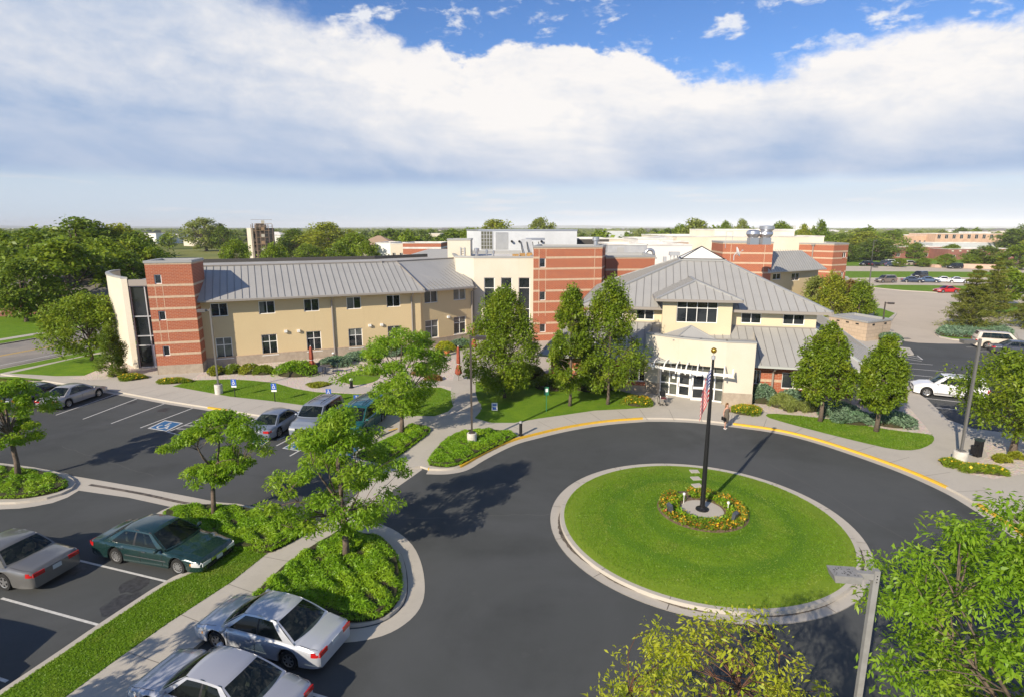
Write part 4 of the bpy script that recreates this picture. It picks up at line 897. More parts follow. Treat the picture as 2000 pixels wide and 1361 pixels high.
print('pyr base px', [(1000 + FOC * k.x / (k.y * cP - (k.z - HC) * sP), 680.5 - FOC * (k.y * sP + (k.z - HC) * cP) / (k.y * cP - (k.z - HC) * sP)) for k in K[:2]])
for e_, r_ in ((((UL_), (UR_)), (K[1], K[0])), ((UR_, UBR), (K[2], K[1])), ((UBR, UBL), (K[3], K[2])), ((UBL, UL_), (K[0], K[3]))): roof_face(pav, [tuple(e_[0]), tuple(e_[1]), tuple(r_[0]), tuple(r_[1])], .64)
mb = MB()
for a, b in zip((UL_, UR_, UBR, UBL), K): bar(mb, a + Vector((0, 0, .03)), b + Vector((0, 0, .03)), .32, .12)
for a, b in zip(K, K[1:] + K[:1]): bar(mb, a + Vector((0, 0, .05)), b + Vector((0, 0, .05)), .35, .14)
mb.build('hip_cap', COPE, pav)
mb = MB()
for a, b, nn in ((UL_, UR_, -bd), (UR_, UBR, fd), (UBL, UL_, -fd)): bar(mb, a + nn * .06 + Vector((0, 0, -.1)), b + nn * .06 + Vector((0, 0, -.1)), .14, .22)
mb.build('gutter', TRIM, pav)
apex = mid.copy(); apex.z = zs + 1.25; g = .2; mb = MB(); Kg = [k + Vector((0, 0, .14)) for k in K]
for i in range(4): mb.quad(Kg[i], Kg[(i + 1) % 4], apex)
mb.build('skylight', mat('white translucent skylight', (.78, .76, .70), .35), pav); mb = MB()
for k in Kg: bar(mb, k, apex, .09, .09)
for i in range(4): bar(mb, Kg[i], Kg[(i + 1) % 4], .12, .1)
mb.build('skylight_frame', DARK, pav)
# projecting front bay with its own hipped roof
DL, DR = at(1292, 646, 4.75), at(1427, 650, 4.75); FD = Fr(DL, DR); dz = 7.45; q0, q1 = FD.inv(1323, 585.5), FD.inv(1400.5, 632); hd = (q0[0], q1[0], q1[1], q0[1]); print('dormer', DL, DR, hd)
mb = MB(); wall(mb, FD, 4.35, dz, [hd]); wall(mb, Fr(DR, DR + bd * 4), 4.3, dz); wall(mb, Fr(DL + bd * 4, DL), 4.3, dz); mb.build('bay_wall', YCREAM, pav)
window(pav, FD, hd, (.25, .5, .75), (.64,), fw=.06, name='bay_window')
ov = .62; e0, e1 = Vector(FD.pt(-ov, ov, dz)), Vector(FD.pt(FD.L + ov, ov, dz)); hw = (e1 - e0).length / 2; mm = (e0 + e1) / 2; fdd = Vector((FD.t.x, FD.t.y, 0)); bdd = Vector((-fdd.y, fdd.x, 0))
ap = mm + bdd * 2.6; ap.z = dz + 1.30; ap2 = ap + bdd * 4
roof_face(pav, [tuple(e0), tuple(e1), tuple(ap)], .62, name='bay_roof', th=.1); roof_face(pav, [tuple(e1), tuple(e1 + bdd * 6), tuple(ap2), tuple(ap)], .62, name='bay_roof', th=.1); roof_face(pav, [tuple(e0 + bdd * 6), tuple(e0), tuple(ap), tuple(ap2)], .62, name='bay_roof', th=.1)
mb = MB(); bar(mb, e0, ap, .26, .12); bar(mb, e1, ap, .26, .12); bar(mb, ap, ap2, .26, .12); mb.build('bay_hip_cap', COPE, pav)
mb = MB(); bar(mb, e0 + Vector((0, 0, -.1)), e1 + Vector((0, 0, -.1)), .14, .2); bar(mb, e1 + Vector((0, 0, -.1)), e1 + bdd * 5 + Vector((0, 0, -.1)), .14, .2); bar(mb, e0 + Vector((0, 0, -.1)), e0 + bdd * 5 + Vector((0, 0, -.1)), .14, .2); mb.build('bay_gutter', TRIM, pav)
mb = MB(); mb.prism([FD.pt(-.1, .3, 0)[:2], FD.pt(FD.L + .1, .3, 0)[:2], (DR + bd * 4)[:2], (DL + bd * 4)[:2]], dz - .06, dz - .02, True); mb.build('soffit', TRIM, pav)
# curved entrance wall
ZT = 4.85; EP = [at(x, y, ZT) for x, y in ((1262, 652), (1289, 656), (1330, 661.3), (1368, 665), (1420, 668.8), (1478, 671))]; EP = [Vector((p.x, p.y)) for p in EP]; print('entry', EP)
FS = [Fr(EP[i], EP[i + 1]) for i in range(5)]; zo = 2.92
mb = MB(); TH = .45
for i, F in enumerate(FS):
    z0 = zo if i in (1, 2, 3) else 0
    F.box(mb, 0, F.L, -TH, 0, z0, ZT)
mb.build('entrance_wall', CREAM, pav)
mb = MB(); [F.box(mb, -.02, F.L + .02, -TH - .05, .05, ZT, ZT + .1) for F in FS]; mb.build('entrance_coping', COPE, pav)
for F in (FS[0], FS[4]): mb = MB(); F.box(mb, -.02, F.L + .02, -.3, .035, 0, 1.05); mb.build('entrance_plinth', PLINTH, pav)
rr_ = Vector(FS[4].pt(FS[4].L, -.01, 0)[:2]); rl_ = Vector(FS[0].pt(0, -.01, 0)[:2]); bd2 = Vector((.5, .87)); 
mb = MB(); Fr_s = Fr(rr_, rr_ + Vector((.35, .94)) * 5.5); wall(mb, Fr_s, 0, ZT); Fl_s = Fr(rl_ + Vector((.35, .94)) * 4, rl_); wall(mb, Fl_s, 0, ZT); mb.build('entrance_side', CREAM, pav)
mb = MB(); mb.prism([tuple(rl_), tuple(rr_), tuple(rr_ + Vector((.35, .94)) * 5), tuple(rl_ + Vector((.35, .94)) * 4)], None, ZT - .5); mb.build('entrance_roof', ROOF, pav)
# small pyramid behind the parapet
pc = (EP[2] + EP[3]) / 2 + Vector((.3, 1.0)) * 2.0; pb = [Vector((pc.x + a * 1.7, pc.y + b * 1.3, ZT - .2)) for a, b in ((-1, -1), (1, -1), (1, 1), (-1, 1))]; pa = Vector((pc.x, pc.y, ZT + .72)); mb = MB()
for i in range(4): mb.quad(pb[i], pb[(i + 1) % 4], pa)
mb.build('entrance_skylight', ROOF, pav); mb = MB(); [bar(mb, p, pa, .1, .08) for p in pb]; mb.build('skylight_frame', COPE, pav)
# glazed entrance
A1, A2 = Vector(FS[1].pt(0, -.42, 0)[:2]), Vector(FS[3].pt(FS[3].L, -.42, 0)[:2]); FE = Fr(A1, A2)
mb = MB(); FE.box(mb, 0, FE.L, -.06, -.03, KH, zo); gl = mb.build('entrance_glass', mat('lobby glass', (.10, .11, .09), .05, spec=.8, col2=(.05, .05, .05), nscale=.7), pav)
def sx(px): return FE.inv(px, 750)[0]
mb = MB(); fs = [0.03, sx(1307), sx(1323), sx(1350), sx(1378), sx(1396), FE.L - .04]
for s in fs: FE.box(mb, s - .045, s + .045, -.03, .04, KH, 2.3)
for a, b in ((fs[0], fs[2]), (fs[4], fs[6])):
    for z in (KH + .06, 1.12): FE.box(mb, a, b, -.03, .036, z - .05, z + .05)
FE.box(mb, 0, FE.L, -.03, .05, 2.22, 2.36); FE.box(mb, 0, FE.L, -.03, .04, zo - .06, zo)
for s in [FE.L * k / 6 for k in range(1, 6)]: FE.box(mb, s - .035, s + .035, -.03, .036, 2.36, zo - .06)
mb.build('mullion', WHITE, gl)
def door(s0, s1, ang, hinge):
    F = FE
    if ang: 
        h = Vector(FE.pt(s1 if hinge else s0, .05, 0)[:2]); d = Vector((math.cos(R(ang)), math.sin(R(ang)))); t = FE.t; c, s = math.cos(R(ang)), math.sin(R(ang)); tt = Vector((t.x * c - t.y * s, t.x * s + t.y * c)) * (s1 - s0)
        F = Fr(h - tt, h) if hinge else Fr(h, h + tt); s0, s1 = 0, F.L
    mb = MB(); w = .13
    for a, b in ((s0, s0 + w), (s1 - w, s1)): F.box(mb, a, b, .05, .11, KH + .01, 2.2)
    for a, b in ((KH + .01, .34), (1.02, 1.2), (2.06, 2.2)): F.box(mb, s0 + w, s1 - w, .05, .11, a, b)
    o = mb.build('entrance_door', WHITE, pav); mb = MB(); F.box(mb, s0 + w, s1 - w, .07, .09, .34, 1.02); F.box(mb, s0 + w, s1 - w, .07, .09, 1.2, 2.06); mb.build('pane', GLASS, o)
    mb = MB(); F.box(mb, s0 + .04, s0 + .09, .11, .16, .9, 1.35); mb.build('handle', GALV, o)
door(fs[2] + .05, fs[3] - .02, 0, 0); door(fs[3] + .03, fs[4] - .05, 22, 1)
mb = MB(); FE.box(mb, sx(1312), sx(1317.5), -.02, .0, 1.5, 1.85); mb.build('notice', WHITE, gl)
# sunshade of white tubes
can = [Vector(F.pt(0, .95, 2.62)) for F in FS[1:4]] + [Vector(FS[3].pt(FS[3].L, .95, 2.62))]; c0 = can[0] + (can[0] - can[1]).normalized() * .45; c1 = can[-1] + (can[-1] - can[-2]).normalized() * .6
mb = MB()
P_ = [c0] + can + [c1]
for i in range(len(P_) - 1): bar(mb, P_[i], P_[i + 1], .08, .2)
sh = mb.build('sunshade', WHITE, pav); mb = MB(); tot = 7
for k in range(tot):
    f = k / (tot - 1) * 3; i = min(2, int(f)); g_ = f - i; F = FS[1 + i]; s = F.L * g_
    mb.tube([F.pt(s, .05, 3.12), F.pt(s, .35, 3.10), F.pt(s, .7, 2.95), F.pt(s, .93, 2.62), F.pt(s, .95, 2.35)], .05, 6)
mb.build('bracket', WHITE, sh); mb = MB()
for c, F, s in ((c0, FS[1], -.45), (c1, FS[3], FS[3].L + .6)):
    a, b, d = F.pt(s, 1.0, 2.5), F.pt(s, .6, 3.05), F.pt(s, .3, 2.55); t = Vector((F.t.x, F.t.y, 0)) * .04
    mb.hexa([Vector(a) - t, Vector(a) + t, Vector(d) + t, Vector(d) - t], [Vector(a) - t + Vector((0, 0, .12)), Vector(a) + t + Vector((0, 0, .12)), Vector(b) + t, Vector(b) - t])
mb.build('end_fin', WHITE, sh)
# ---- block shed and dumpster screen
TAN = mat('split face block', (.46, .36, .26), .9, col2=(.38, .29, .21), nscale=3)
def f_blk(t, c, b):
    u = N('ShaderNodeUVMap').outputs[0]; n = N('ShaderNodeTexBrick'); put(n, 'Vector', u); put(n, 'Scale', 1.0); n.inputs['Color1'].default_value = (.50, .39, .28, 1); n.inputs['Color2'].default_value = (.44, .34, .245, 1); n.inputs['Mortar'].default_value = (.34, .27, .20, 1)
    n.inputs['Mortar Size'].default_value = .02; n.inputs['Brick Width'].default_value = .8; n.inputs['Row Height'].default_value = .4; return n.outputs[0]
TAN = mat('split face block', (.46, .36, .26), .9, fn=f_blk)
a = at(1690, 668.5); b = at(1736, 662); a = Vector((a.x, a.y)); b = Vector((b.x, b.y)); zt = hz(630, a.y); l = at(1620, 617, zt); l = Vector((l.x, l.y)); sh_ = empty('block_shed', (a.x, a.y, KH)); tag(sh_, 'low tan block shed with a flat grey roof beside the pale road', 'shed'); print('shed', a, b, l, zt)
poly = [tuple(l), tuple(a), tuple(b), tuple(b + (l - a) * .95)]
block(sh_, poly, 0, zt, TAN, name='wall', rec=.12, cw=.25, roofm=ROOF, cope=COPE)
F = Fr(l, a); mb = MB(); [F.box(mb, F.L * k / 4 - .2, F.L * k / 4 + .2, 0, .04, zt - .45, zt - .3) for k in (1, 2, 3)]; F = Fr(a, b); [F.box(mb, F.L * k - .2, F.L * k + .2, 0, .04, zt - .45, zt - .25) for k in (.25, .75)]; mb.build('vent_slot', DARK, sh_)
p = at(1690, 614.5); q = at(1705, 613.5); e = empty('screen_enclosure', (p.x, p.y, KH)); tag(e, 'tall brown louvred enclosure with a pale post behind the block shed', 'enclosure')
zt2 = hz(590, p.y); F = Fr(p, q); mb = MB(); F.box(mb, 0, F.L * .75, -3, 0, KH, zt2 - .1); mb.build('louvre_panel', mat('brown slats', (.16, .13, .11), .8), e)
mb = MB(); [F.box(mb, F.L * k / 14, F.L * k / 14 + .1, 0, .05, KH + .2, zt2 - .2) for k in range(10)]; F.box(mb, F.L * .76, F.L, -3, .06, KH, zt2); F.box(mb, -.05, F.L, -3.05, .08, zt2, zt2 + .15); mb.build('frame', CREAM, e)
# ================================================================== VEHICLES
CARGLASS = mat('car glass', (.012, .016, .018), .03, spec=.9)
CARGLASS_T = mat('tinted car glass', (.012, .018, .018), .02, spec=.9); _n = CARGLASS_T.node_tree; _t = _n.nodes.new('ShaderNodeBsdfTransparent'); _t.inputs[0].default_value = (.42, .50, .48, 1); _m = _n.nodes.new('ShaderNodeMixShader'); _m.inputs[0].default_value = .55
_n.links.new(_n.nodes['Principled BSDF'].outputs[0], _m.inputs[1]); _n.links.new(_t.outputs[0], _m.inputs[2]); _n.links.new(_m.outputs[0], _n.nodes['Material Output'].inputs['Surface'])
CABIN = mat('grey cabin trim', (.075, .07, .062), .85); SEATM = mat('beige seat cloth', (.30, .26, .20), .9)
TYRE = mat('tyre rubber', (.018, .018, .018), .85); RIM = mat('alloy wheel', (.50, .50, .50), .3, metal=.8); CHROME = mat('chrome', (.65, .65, .65), .12, metal=.95)
REDL = mat('red lamp lens', (.42, .012, .012), .15, spec=.7); HEADL = mat('clear lamp lens', (.55, .56, .56), .08, spec=.8); AMB = mat('amber lamp lens', (.75, .28, .02), .15)
PLATE = mat('licence plate', (.50, .53, .55), .5); SEAMC = mat('panel gap', (.01, .01, .01), .8)
_paint = {}
def paint(c, met=.35, r=.28):
    met *= .55
    k = (c, met, r)
    if k not in _paint: _paint[k] = mat('car paint', c, r, metal=met, coat=.8, spec=.5)
    return _paint[k]
def lerp(a, b, t): return a + (b - a) * t
def interp(x, pts):
    if x <= pts[0][0]: return pts[0][1]
    for (a, u), (b, v) in zip(pts, pts[1:]):
        if x <= b: t = (x - a) / (b - a + 1e-9); t = t * t * (3 - 2 * t) * .5 + t * .5; return u + (v - u) * t
    return pts[-1][1]
def car(name, label, cat, pos, ang, paintm, L=4.75, W=1.8, H=1.42, wb=2.7, fo=.95, hood=.80, nose=.66, belt=.92, trunk=.95, tail=.88, A=None, B=None, Cc=None, D=None, r=.32, wr=.72,
        doors=(), pil=(.5,), sw=(.10, .90), group=None, rim='five', lower=None, rack=False, box=False, moulding=False, plate=True, two=None, low=False):
    """A..D: x of windscreen base, roof front, roof rear, rear-window base"""
    root = empty(name, pos, ang); tag(root, label, cat, group); hw = W / 2; hl = L / 2
    xf = hl - fo; xr = xf - wb; A = hl - 1.35 if A is None else A; B = A - .75 if B is None else B; D = -hl + .95 if D is None else D; Cc = D + .75 if Cc is None else Cc
    top = [(-hl, tail - .04), (-hl + .12, tail), (D - .12, trunk), (D + .1, belt), (A - .1, belt), (A + .12, hood + (belt - hood) * .55), (lerp(A, hl, .55), hood), (hl - .25, nose + .07), (hl, nose)]
    ends = [(0, .83), (.03, .875), (.08, .915), (.18, .95), (.35, .98), (.7, 1.0)]
    Ra = r + .065
    def zb(x):
        b = .20 + .06 * max(0, (abs(x) - hl + .5) / .5)
        for w in (xf, xr):
            d = abs(x - w)
            if d < Ra: b = max(b, r + math.sqrt(Ra * Ra - d * d))
        return b
    def sect(x):
        e = hl - abs(x); wm = interp(e, ends) if not box or x > 0 else interp(e, [(0, .94), (.04, .97), (.2, 1)]); w = hw * wm; zt = interp(x, top); b = zb(x)
        if e < .12 and (x > 0 or not box): zt -= (.12 - e) * .55
        zs = zt - (.10 if abs(x) < hl - .3 else .07); zs = max(zs, b + .06)
        m = max(b + .02, .52)
        return [(w * .93, b), (w * .985, b + .03), (w * 1.0, max(b + .04, lerp(b, zs, .45))), (w * .995, max(b + .05, lerp(b, zs, .75))), (w * .965, zs), (w * .90, zs + (zt - zs) * .6), (w * .6, zs + (zt - zs) * .95), (0, zt + .015)]
    xs = set([-hl, -hl + .03, -hl + .08, -hl + .18, -hl + .35, hl, hl - .03, hl - .08, hl - .18, hl - .35])
    n = 22 if low else 46
    xs |= {-hl + L * i / n for i in range(1, n)}
    for w in (xf, xr):
        for k in range(13): xs.add(w + Ra * math.cos(math.pi * k / 12))
    xs = sorted(xs); X_ = [xs[0]]
    for x in xs[1:]:
        if x - X_[-1] > .012: X_.append(x)
    rows = []
    for x in X_:
        s = sect(x); rows.append([(x, y, z) for y, z in s] + [(x, -y, z) for y, z in reversed(s[:-1])])
    mb = MB(); m = len(rows[0]); cab = MB(); k0 = 0; GL = CARGLASS if low else CARGLASS_T
    mb.v += [tuple(p) for row in rows for p in row]
    for i in range(len(rows) - 1):
        for j in range(m - 1):
            a = i * m + j; q = (a + m, a + m + 1, a + 1, a); xm = (X_[i] + X_[i + 1]) / 2
            if not low and D + .12 < xm < A - .02 and 5 <= j <= m - 7: cab.quad(*[mb.v[w] for w in q])
            else: mb.f.append(q)
    mb.add(rows[-1], [tuple(range(m))][::1]); mb.add(rows[0], [tuple(reversed(range(m)))])
    # cabin shell
    wbh = hw * .925; wrh = hw * wr; zbt = belt - .02; zr = H - .05; cr = .05
    def ws(u, v, xa, xb, sg): 
        return (lerp(xa, xb, v) + sg * (1 - u * u) * lerp(.16, .05, v), u * lerp(wbh, wrh, v), lerp(zbt, zr, v) + cr * (1 - u * u) * v + .03 * math.sin(math.pi * v))
    nu, nv = (8, 4) if low else (14, 8)
    us = [-1 + 2 * i / nu for i in range(nu + 1)]; us[1], us[-2] = -.92, .92
    vs = [0, .06] + [.06 + .88 * i / (nv - 1) for i in range(1, nv)] + [1]
    parts = {'paint': mb, 'windscreen': MB(), 'rear_window': MB()}
    def patch(f, ulist, vlist, glass, key, flip):
        for i in range(len(ulist) - 1):
            for j in range(len(vlist) - 1):
                q = [f(ulist[a], vlist[b]) for a, b in ((i, j), (i + 1, j), (i + 1, j + 1), (i, j + 1))]
                g = glass((ulist[i] + ulist[i + 1]) / 2, (vlist[j] + vlist[j + 1]) / 2); t = parts[g] if g else mb
                t.quad(*(q[::-1] if flip else q))
    patch(lambda u, v: ws(u, v, A, B, 1), us, vs, lambda u, v: 'windscreen' if abs(u) < .92 and .06 < v < .94 else None, '', False)
    rw0 = .42 if box else .10
    vr = [0, rw0] + [rw0 + (.93 - rw0) * i / (nv - 1) for i in range(1, nv)] + [1]
    patch(lambda u, v: ws(u, v, D, Cc, -1), us, vr, lambda u, v: 'rear_window' if abs(u) < (.80 if box else .92) and rw0 < v < .93 else None, '', True)
    def rf(u, t): return (lerp(B + (1 - u * u) * .05, Cc - (1 - u * u) * .05, t), u * wrh * (1 + .0 * math.sin(math.pi * t)), zr + cr * (1 - u * u) + .035 * math.sin(math.pi * t))
    patch(rf, us, [i / 8 for i in range(9)], lambda u, v: None, '', False)
    pw = .018; sl = sorted({0, 1, sw[0], sw[1], *[p - pw for p in pil], *[p + pw for p in pil], *[i / 14 for i in range(1, 14)]}); vl = [0, .06, .3, .55, .8, .9, 1]
    for sg, key in ((1, 'side_window'), (-1, 'side_window')):
        segs = [sw[0], *pil, sw[1]]; gl = [MB() for _ in segs[:-1]]; tr = MB()
        for i in range(len(sl) - 1):
            for j in range(len(vl) - 1):
                def f(s, v): return (lerp(lerp(A, D, s), lerp(B, Cc, s), v), sg * (lerp(wbh, wrh, v) + .02 * math.sin(math.pi * v)), lerp(zbt, zr, v) + .035 * math.sin(math.pi * s) * v)
                q = [f(sl[a], vl[b]) for a, b in ((i, j), (i + 1, j), (i + 1, j + 1), (i, j + 1))]; s, v = (sl[i] + sl[i + 1]) / 2, (vl[j] + vl[j + 1]) / 2
                t = mb
                if sw[0] < s < sw[1] and .06 < v < .9:
                    if any(abs(s - p) < pw for p in pil): t = tr
                    else: t = gl[max(k for k in range(len(segs) - 1) if s > segs[k])]
                t.quad(*(q if sg < 0 else q[::-1]))
        for g in gl:
            if g.v: g.build('side_window', GL, root, smooth=True, local=True, uv=False)
        if tr.v: tr.build('door_pillar', DARK, root, local=True, uv=False)
    body = mb.build('body', paintm, root, smooth=True, local=True, uv=False, ang=38)
    for k in ('windscreen', 'rear_window'): parts[k].build(k, GL, root, smooth=True, local=True, uv=False)
    if cab.v:
        cab.v = [(x, y, z - .12) for x, y, z in cab.v]; cb = cab.build('cabin_trim', CABIN, root, local=True, uv=False)
        for sx_, xs_ in ((1, lerp(A, D, .42)), (1, lerp(A, D, .72))):
            for y_ in (-.36, .36):
                st = MB(); st.hexa([(xs_ - .05, y_ - .24, belt - .3), (xs_ + .10, y_ - .24, belt - .3), (xs_ + .10, y_ + .24, belt - .3), (xs_ - .05, y_ + .24, belt - .3)], [(xs_ - .16, y_ - .18, belt + .12), (xs_ - .05, y_ - .18, belt + .12), (xs_ - .05, y_ + .18, belt + .12), (xs_ - .16, y_ + .18, belt + .12)])
                st.hexa([(xs_ - .18, y_ - .12, belt + .13), (xs_ - .09, y_ - .12, belt + .13), (xs_ - .09, y_ + .12, belt + .13), (xs_ - .18, y_ + .12, belt + .13)], [(xs_ - .20, y_ - .10, belt + .28), (xs_ - .11, y_ - .10, belt + .28), (xs_ - .11, y_ + .10, belt + .28), (xs_ - .20, y_ + .10, belt + .28)]); st.build('seat', SEATM, root, local=True, uv=False)
        lid = MB()                          # shut lines of bonnet and boot
        for xa, xb in ((A + .22, hl - .12), (-hl + .10, D - .16)):
            if box and xa < 0: continue
            for sg in (1, -1):
                pts = [(lerp(xa, xb, i / 10), sg * sect(lerp(xa, xb, i / 10))[5][0] * .97, sect(lerp(xa, xb, i / 10))[5][1] + .012) for i in range(11)]
                for p, q in zip(pts, pts[1:]): lid.quad((p[0], p[1] - .006, p[2]), (q[0], q[1] - .006, q[2]), (q[0], q[1] + .006, q[2]), (p[0], p[1] + .006, p[2]))
        if lid.v: lid.build('shut_line', SEAMC, body, local=True, uv=False)
    # wheel wells and floor
    mb = MB()
    for i in range(len(X_) - 1):
        for sg in (1, -1):
            a, b = sect(X_[i])[0], sect(X_[i + 1])[0]; q = [(X_[i], sg * a[0], a[1]), (X_[i + 1], sg * b[0], b[1]), (X_[i + 1], sg * .45, b[1]), (X_[i], sg * .45, a[1])]; mb.quad(*q)
    mb.box((0, 0, .42), (L - .5, .9, .5)); mb.build('underbody', SEAMC, root, local=True, uv=False)
    def ysurf(x, z):
        s = sect(x)
        for (y0, z0), (y1, z1) in zip(s, s[1:]):
            if z0 <= z <= z1 and z1 > z0: return lerp(y0, y1, (z - z0) / (z1 - z0))
        return s[3][0]
    def strip(mb, x0, x1, z0, z1, sg, off=.006, nx=6, nz=2):
        P = [[(lerp(x0, x1, i / nx), sg * (ysurf(lerp(x0, x1, i / nx), lerp(z0, z1, j / nz)) + off), lerp(z0, z1, j / nz)) for j in range(nz + 1)] for i in range(nx + 1)]; mb.grid(P, flip=sg > 0)
    for sg in (1, -1):
        mb = MB(); strip(mb, hl - .42, hl - .015, nose - .19, nose - .035, sg, .007); mb.hexa([(hl - .02, sg * hw * .42, nose - .2), (hl + .008, sg * hw * .42, nose - .2), (hl + .008, sg * hw * .85, nose - .2), (hl - .02, sg * hw * .85, nose - .2)][::sg], [(hl - .06, sg * hw * .42, nose - .07), (hl + .004, sg * hw * .42, nose - .07), (hl + .004, sg * hw * .83, nose - .07), (hl - .06, sg * hw * .83, nose - .07)][::sg])
        h = mb.build('headlight', HEADL, root, local=True, uv=False); mb = MB(); strip(mb, hl - .47, hl - .425, nose - .15, nose - .07, sg, .006); mb.build('turn_signal', AMB, h, local=True, uv=False)
        mb = MB(); zt = tail - .07
        if box: strip(mb, -hl + .01, -hl + .14, .72, 1.0, sg, .006); mb.hexa(*[[(-hl - .012, sg * y, z) if k else (-hl + .03, sg * y, z) for y, k in ((hw * .78, 1), (hw * .95, 1), (hw * .95, 0), (hw * .78, 0))][::sg] for z in (.72, 1.0)])
        else: strip(mb, -hl + .015, -hl + .26, zt - .15, zt, sg, .007); mb.hexa(*[[(-hl - .012, sg * y, z) if k else (-hl + .03, sg * y, z) for y, k in ((hw * .45, 1), (hw * .86, 1), (hw * .86, 0), (hw * .45, 0))][::sg] for z in (zt - .16, zt - .015)])
        mb.build('tail_light', REDL, root, local=True, uv=False)
        mb = MB(); mb.lathe([(.02, -.1), (.07, -.07), (.085, 0), (.07, .07), (.02, .1)], (A - .25, sg * (hw + .10), belt + .05), 10, axis='y'); mb.box((A - .23, sg * (hw + .0), belt + .03), (.06, .14, .05)); mb.build('wing_mirror', paintm if not low else DARK, root, smooth=True, local=True, uv=False)
        mb = MB()
        for x in doors: strip(mb, x - .008, x + .008, .32, belt - .09, sg, .003, 1, 6)
        if doors: mb.build('door_gap', SEAMC, body, local=True, uv=False)
        for x in doors[1:]:
            mb = MB(); mb.box((x + .22, sg * (ysurf(x + .22, belt - .16) + .02), belt - .16), (.17, .035, .035)); mb.build('door_handle', CHROME if two else paintm, root, local=True, uv=False)
        if moulding: mb = MB(); strip(mb, xr + Ra + .1, xf - Ra - .1, .50, .54, sg, .012, 10, 1); mb.build('side_moulding', CHROME, root, local=True, uv=False)
        if lower: mb = MB(); strip(mb, xr + Ra + .05, xf - Ra - .05, .27, .42, sg, .008, 8, 1); mb.build('sill_cladding', lower, root, local=True, uv=False)
        for xw in (xf, xr):
            yw = sg * (hw - .125); mb = MB(); mb.lathe([(r * .62, -.095), (r * .93, -.10), (r, -.06), (r, .06), (r * .93, .10), (r * .62, .095)], (xw, yw, r), 24, axis='y')
            wv = mb.build('wheel', TYRE, root, smooth=True, local=True, uv=False, ang=40); yo = yw + sg * .085; mb = MB()
            k = len(mb.v); nn = 20; disc = [(xw + r * .63 * math.cos(2 * math.pi * i / nn), yo - sg * .035, r + r * .63 * math.sin(2 * math.pi * i / nn)) for i in range(nn)]; mb.add(disc, [tuple(range(nn))[::-sg]])
            mb.build('brake_shadow', SEAMC, wv, local=True, uv=False) if False else None
            ns = {'five': 5, 'many': 10, 'cover': 7}[rim]; mb2 = MB(); hub = .12 * r / .32
            ringp = [(r * .55, 0), (r * .64, .012), (r * .66, .0)]
            mb2.lathe([(r * .54, yo - yo), (r * .64, 0.012 * sg), (r * .655, -.01 * sg)], (xw, yo, r), 24, axis='y')
            for i in range(ns):
                a = 2 * math.pi * i / ns + .3; ca, sa = math.cos(a), math.sin(a); w0 = (.05 if ns == 5 else .028) * r / .32 * (1.25 if rim == 'cover' else 1)
                q = [(ra * ca - w * sa, ra * sa + w * ca) for ra, w in ((hub * .5, -w0), (r * .57, -w0 * .8), (r * .57, w0 * .8), (hub * .5, w0))]; q = [(xw + a_, yo + sg * .004, r + b_) for a_, b_ in q]; mb2.quad(*(q if sg < 0 else q[::-1]))
            hubp = [(xw + hub * .62 * math.cos(2 * math.pi * i / 12), yo + sg * .008, r + hub * .62 * math.sin(2 * math.pi * i / 12)) for i in range(12)]; mb2.add(hubp, [tuple(range(12))[::-sg]])
            mb2.build('rim', RIM, wv, smooth=False, local=True, uv=False); mb.build('spoke_gap_shade', SEAMC, wv, local=True, uv=False)  # black disc paints the shade seen between the spokes
    mb = MB(); mb.box((hl - .005, 0, nose - .13), (.05, hw * .8, .11)); mb.build('grille', CHROME if two else DARK, root, local=True, uv=False)
    mb = MB(); [mb.box((hl + .0, 0, z), (.04, hw * 1.3, h)) for z, h in ((.36, .12),)]; mb.build('air_intake', SEAMC, root, local=True, uv=False)
    if plate: mb = MB(); mb.box((-hl - .012, 0, .70 if not box else .85), (.02, .32, .16)); mb.build('licence_plate', PLATE, root, local=True, uv=False); mb = MB(); mb.box((hl + .03, 0, .46), (.02, .30, .13)); mb.build('licence_plate', PLATE, root, local=True, uv=False)
    if rack:
        for y in (-.42, .42): mb = MB(); mb.tube([(B - .2, y, H + .03), (B - .3, y, H + .09), (Cc + .3, y, H + .09), (Cc + .2, y, H + .03)], .018, 6); mb.build('roof_rail', DARK, root, local=True, uv=False)
        for x in (lerp(B, Cc, .35), lerp(B, Cc, .7)): mb = MB(); mb.tube([(x, -.42, H + .09), (x, .42, H + .09)], .016, 6); mb.build('roof_bar', DARK, root, local=True, uv=False)
    return root
def carat(name, label, cat, px_front, px_rear, side, pm, wheels=True, **kw):
    """put a car by the ground points of its front and rear near-side wheels (photo px); side=+1 if its left side faces us"""
    a, b = at(*px_front), at(*px_rear); d = (a - b); d.z = 0; d.normalize(); W = kw.get('W', 1.8); L = kw.get('L', 4.75); fo = kw.get('fo', .95); wb = kw.get('wb', 2.7)
    left = Vector((-d.y, d.x, 0)); m = (a + b) / 2 - left * side * (W / 2 - .1)
    off = (L / 2 - fo) - wb / 2
    c = m - d * off; return car(name, label, cat, (c.x, c.y, 0), math.atan2(d.y, d.x), pm, **kw)
def carbox(name, label, cat, nose_px, tail_px, pm, z=0.0, **kw):
    """by the ground points under the middle of its nose and tail (only the direction and centre are used)"""
    a, b = at(*nose_px), at(*tail_px); d = (a - b); d.z = 0; d.normalize(); c = (a + b) / 2; return car(name, label, cat, (c.x, c.y, z), math.atan2(d.y, d.x), pm, **kw)
SILV = paint((.50, .52, .56), .55, .30); SILV2 = paint((.40, .41, .46), .55, .3); GREEN = paint((.014, .040, .038), .4, .22); PEWT = paint((.15, .148, .143), .5, .3); GOLD = paint((.34, .33, .33), .5, .3)
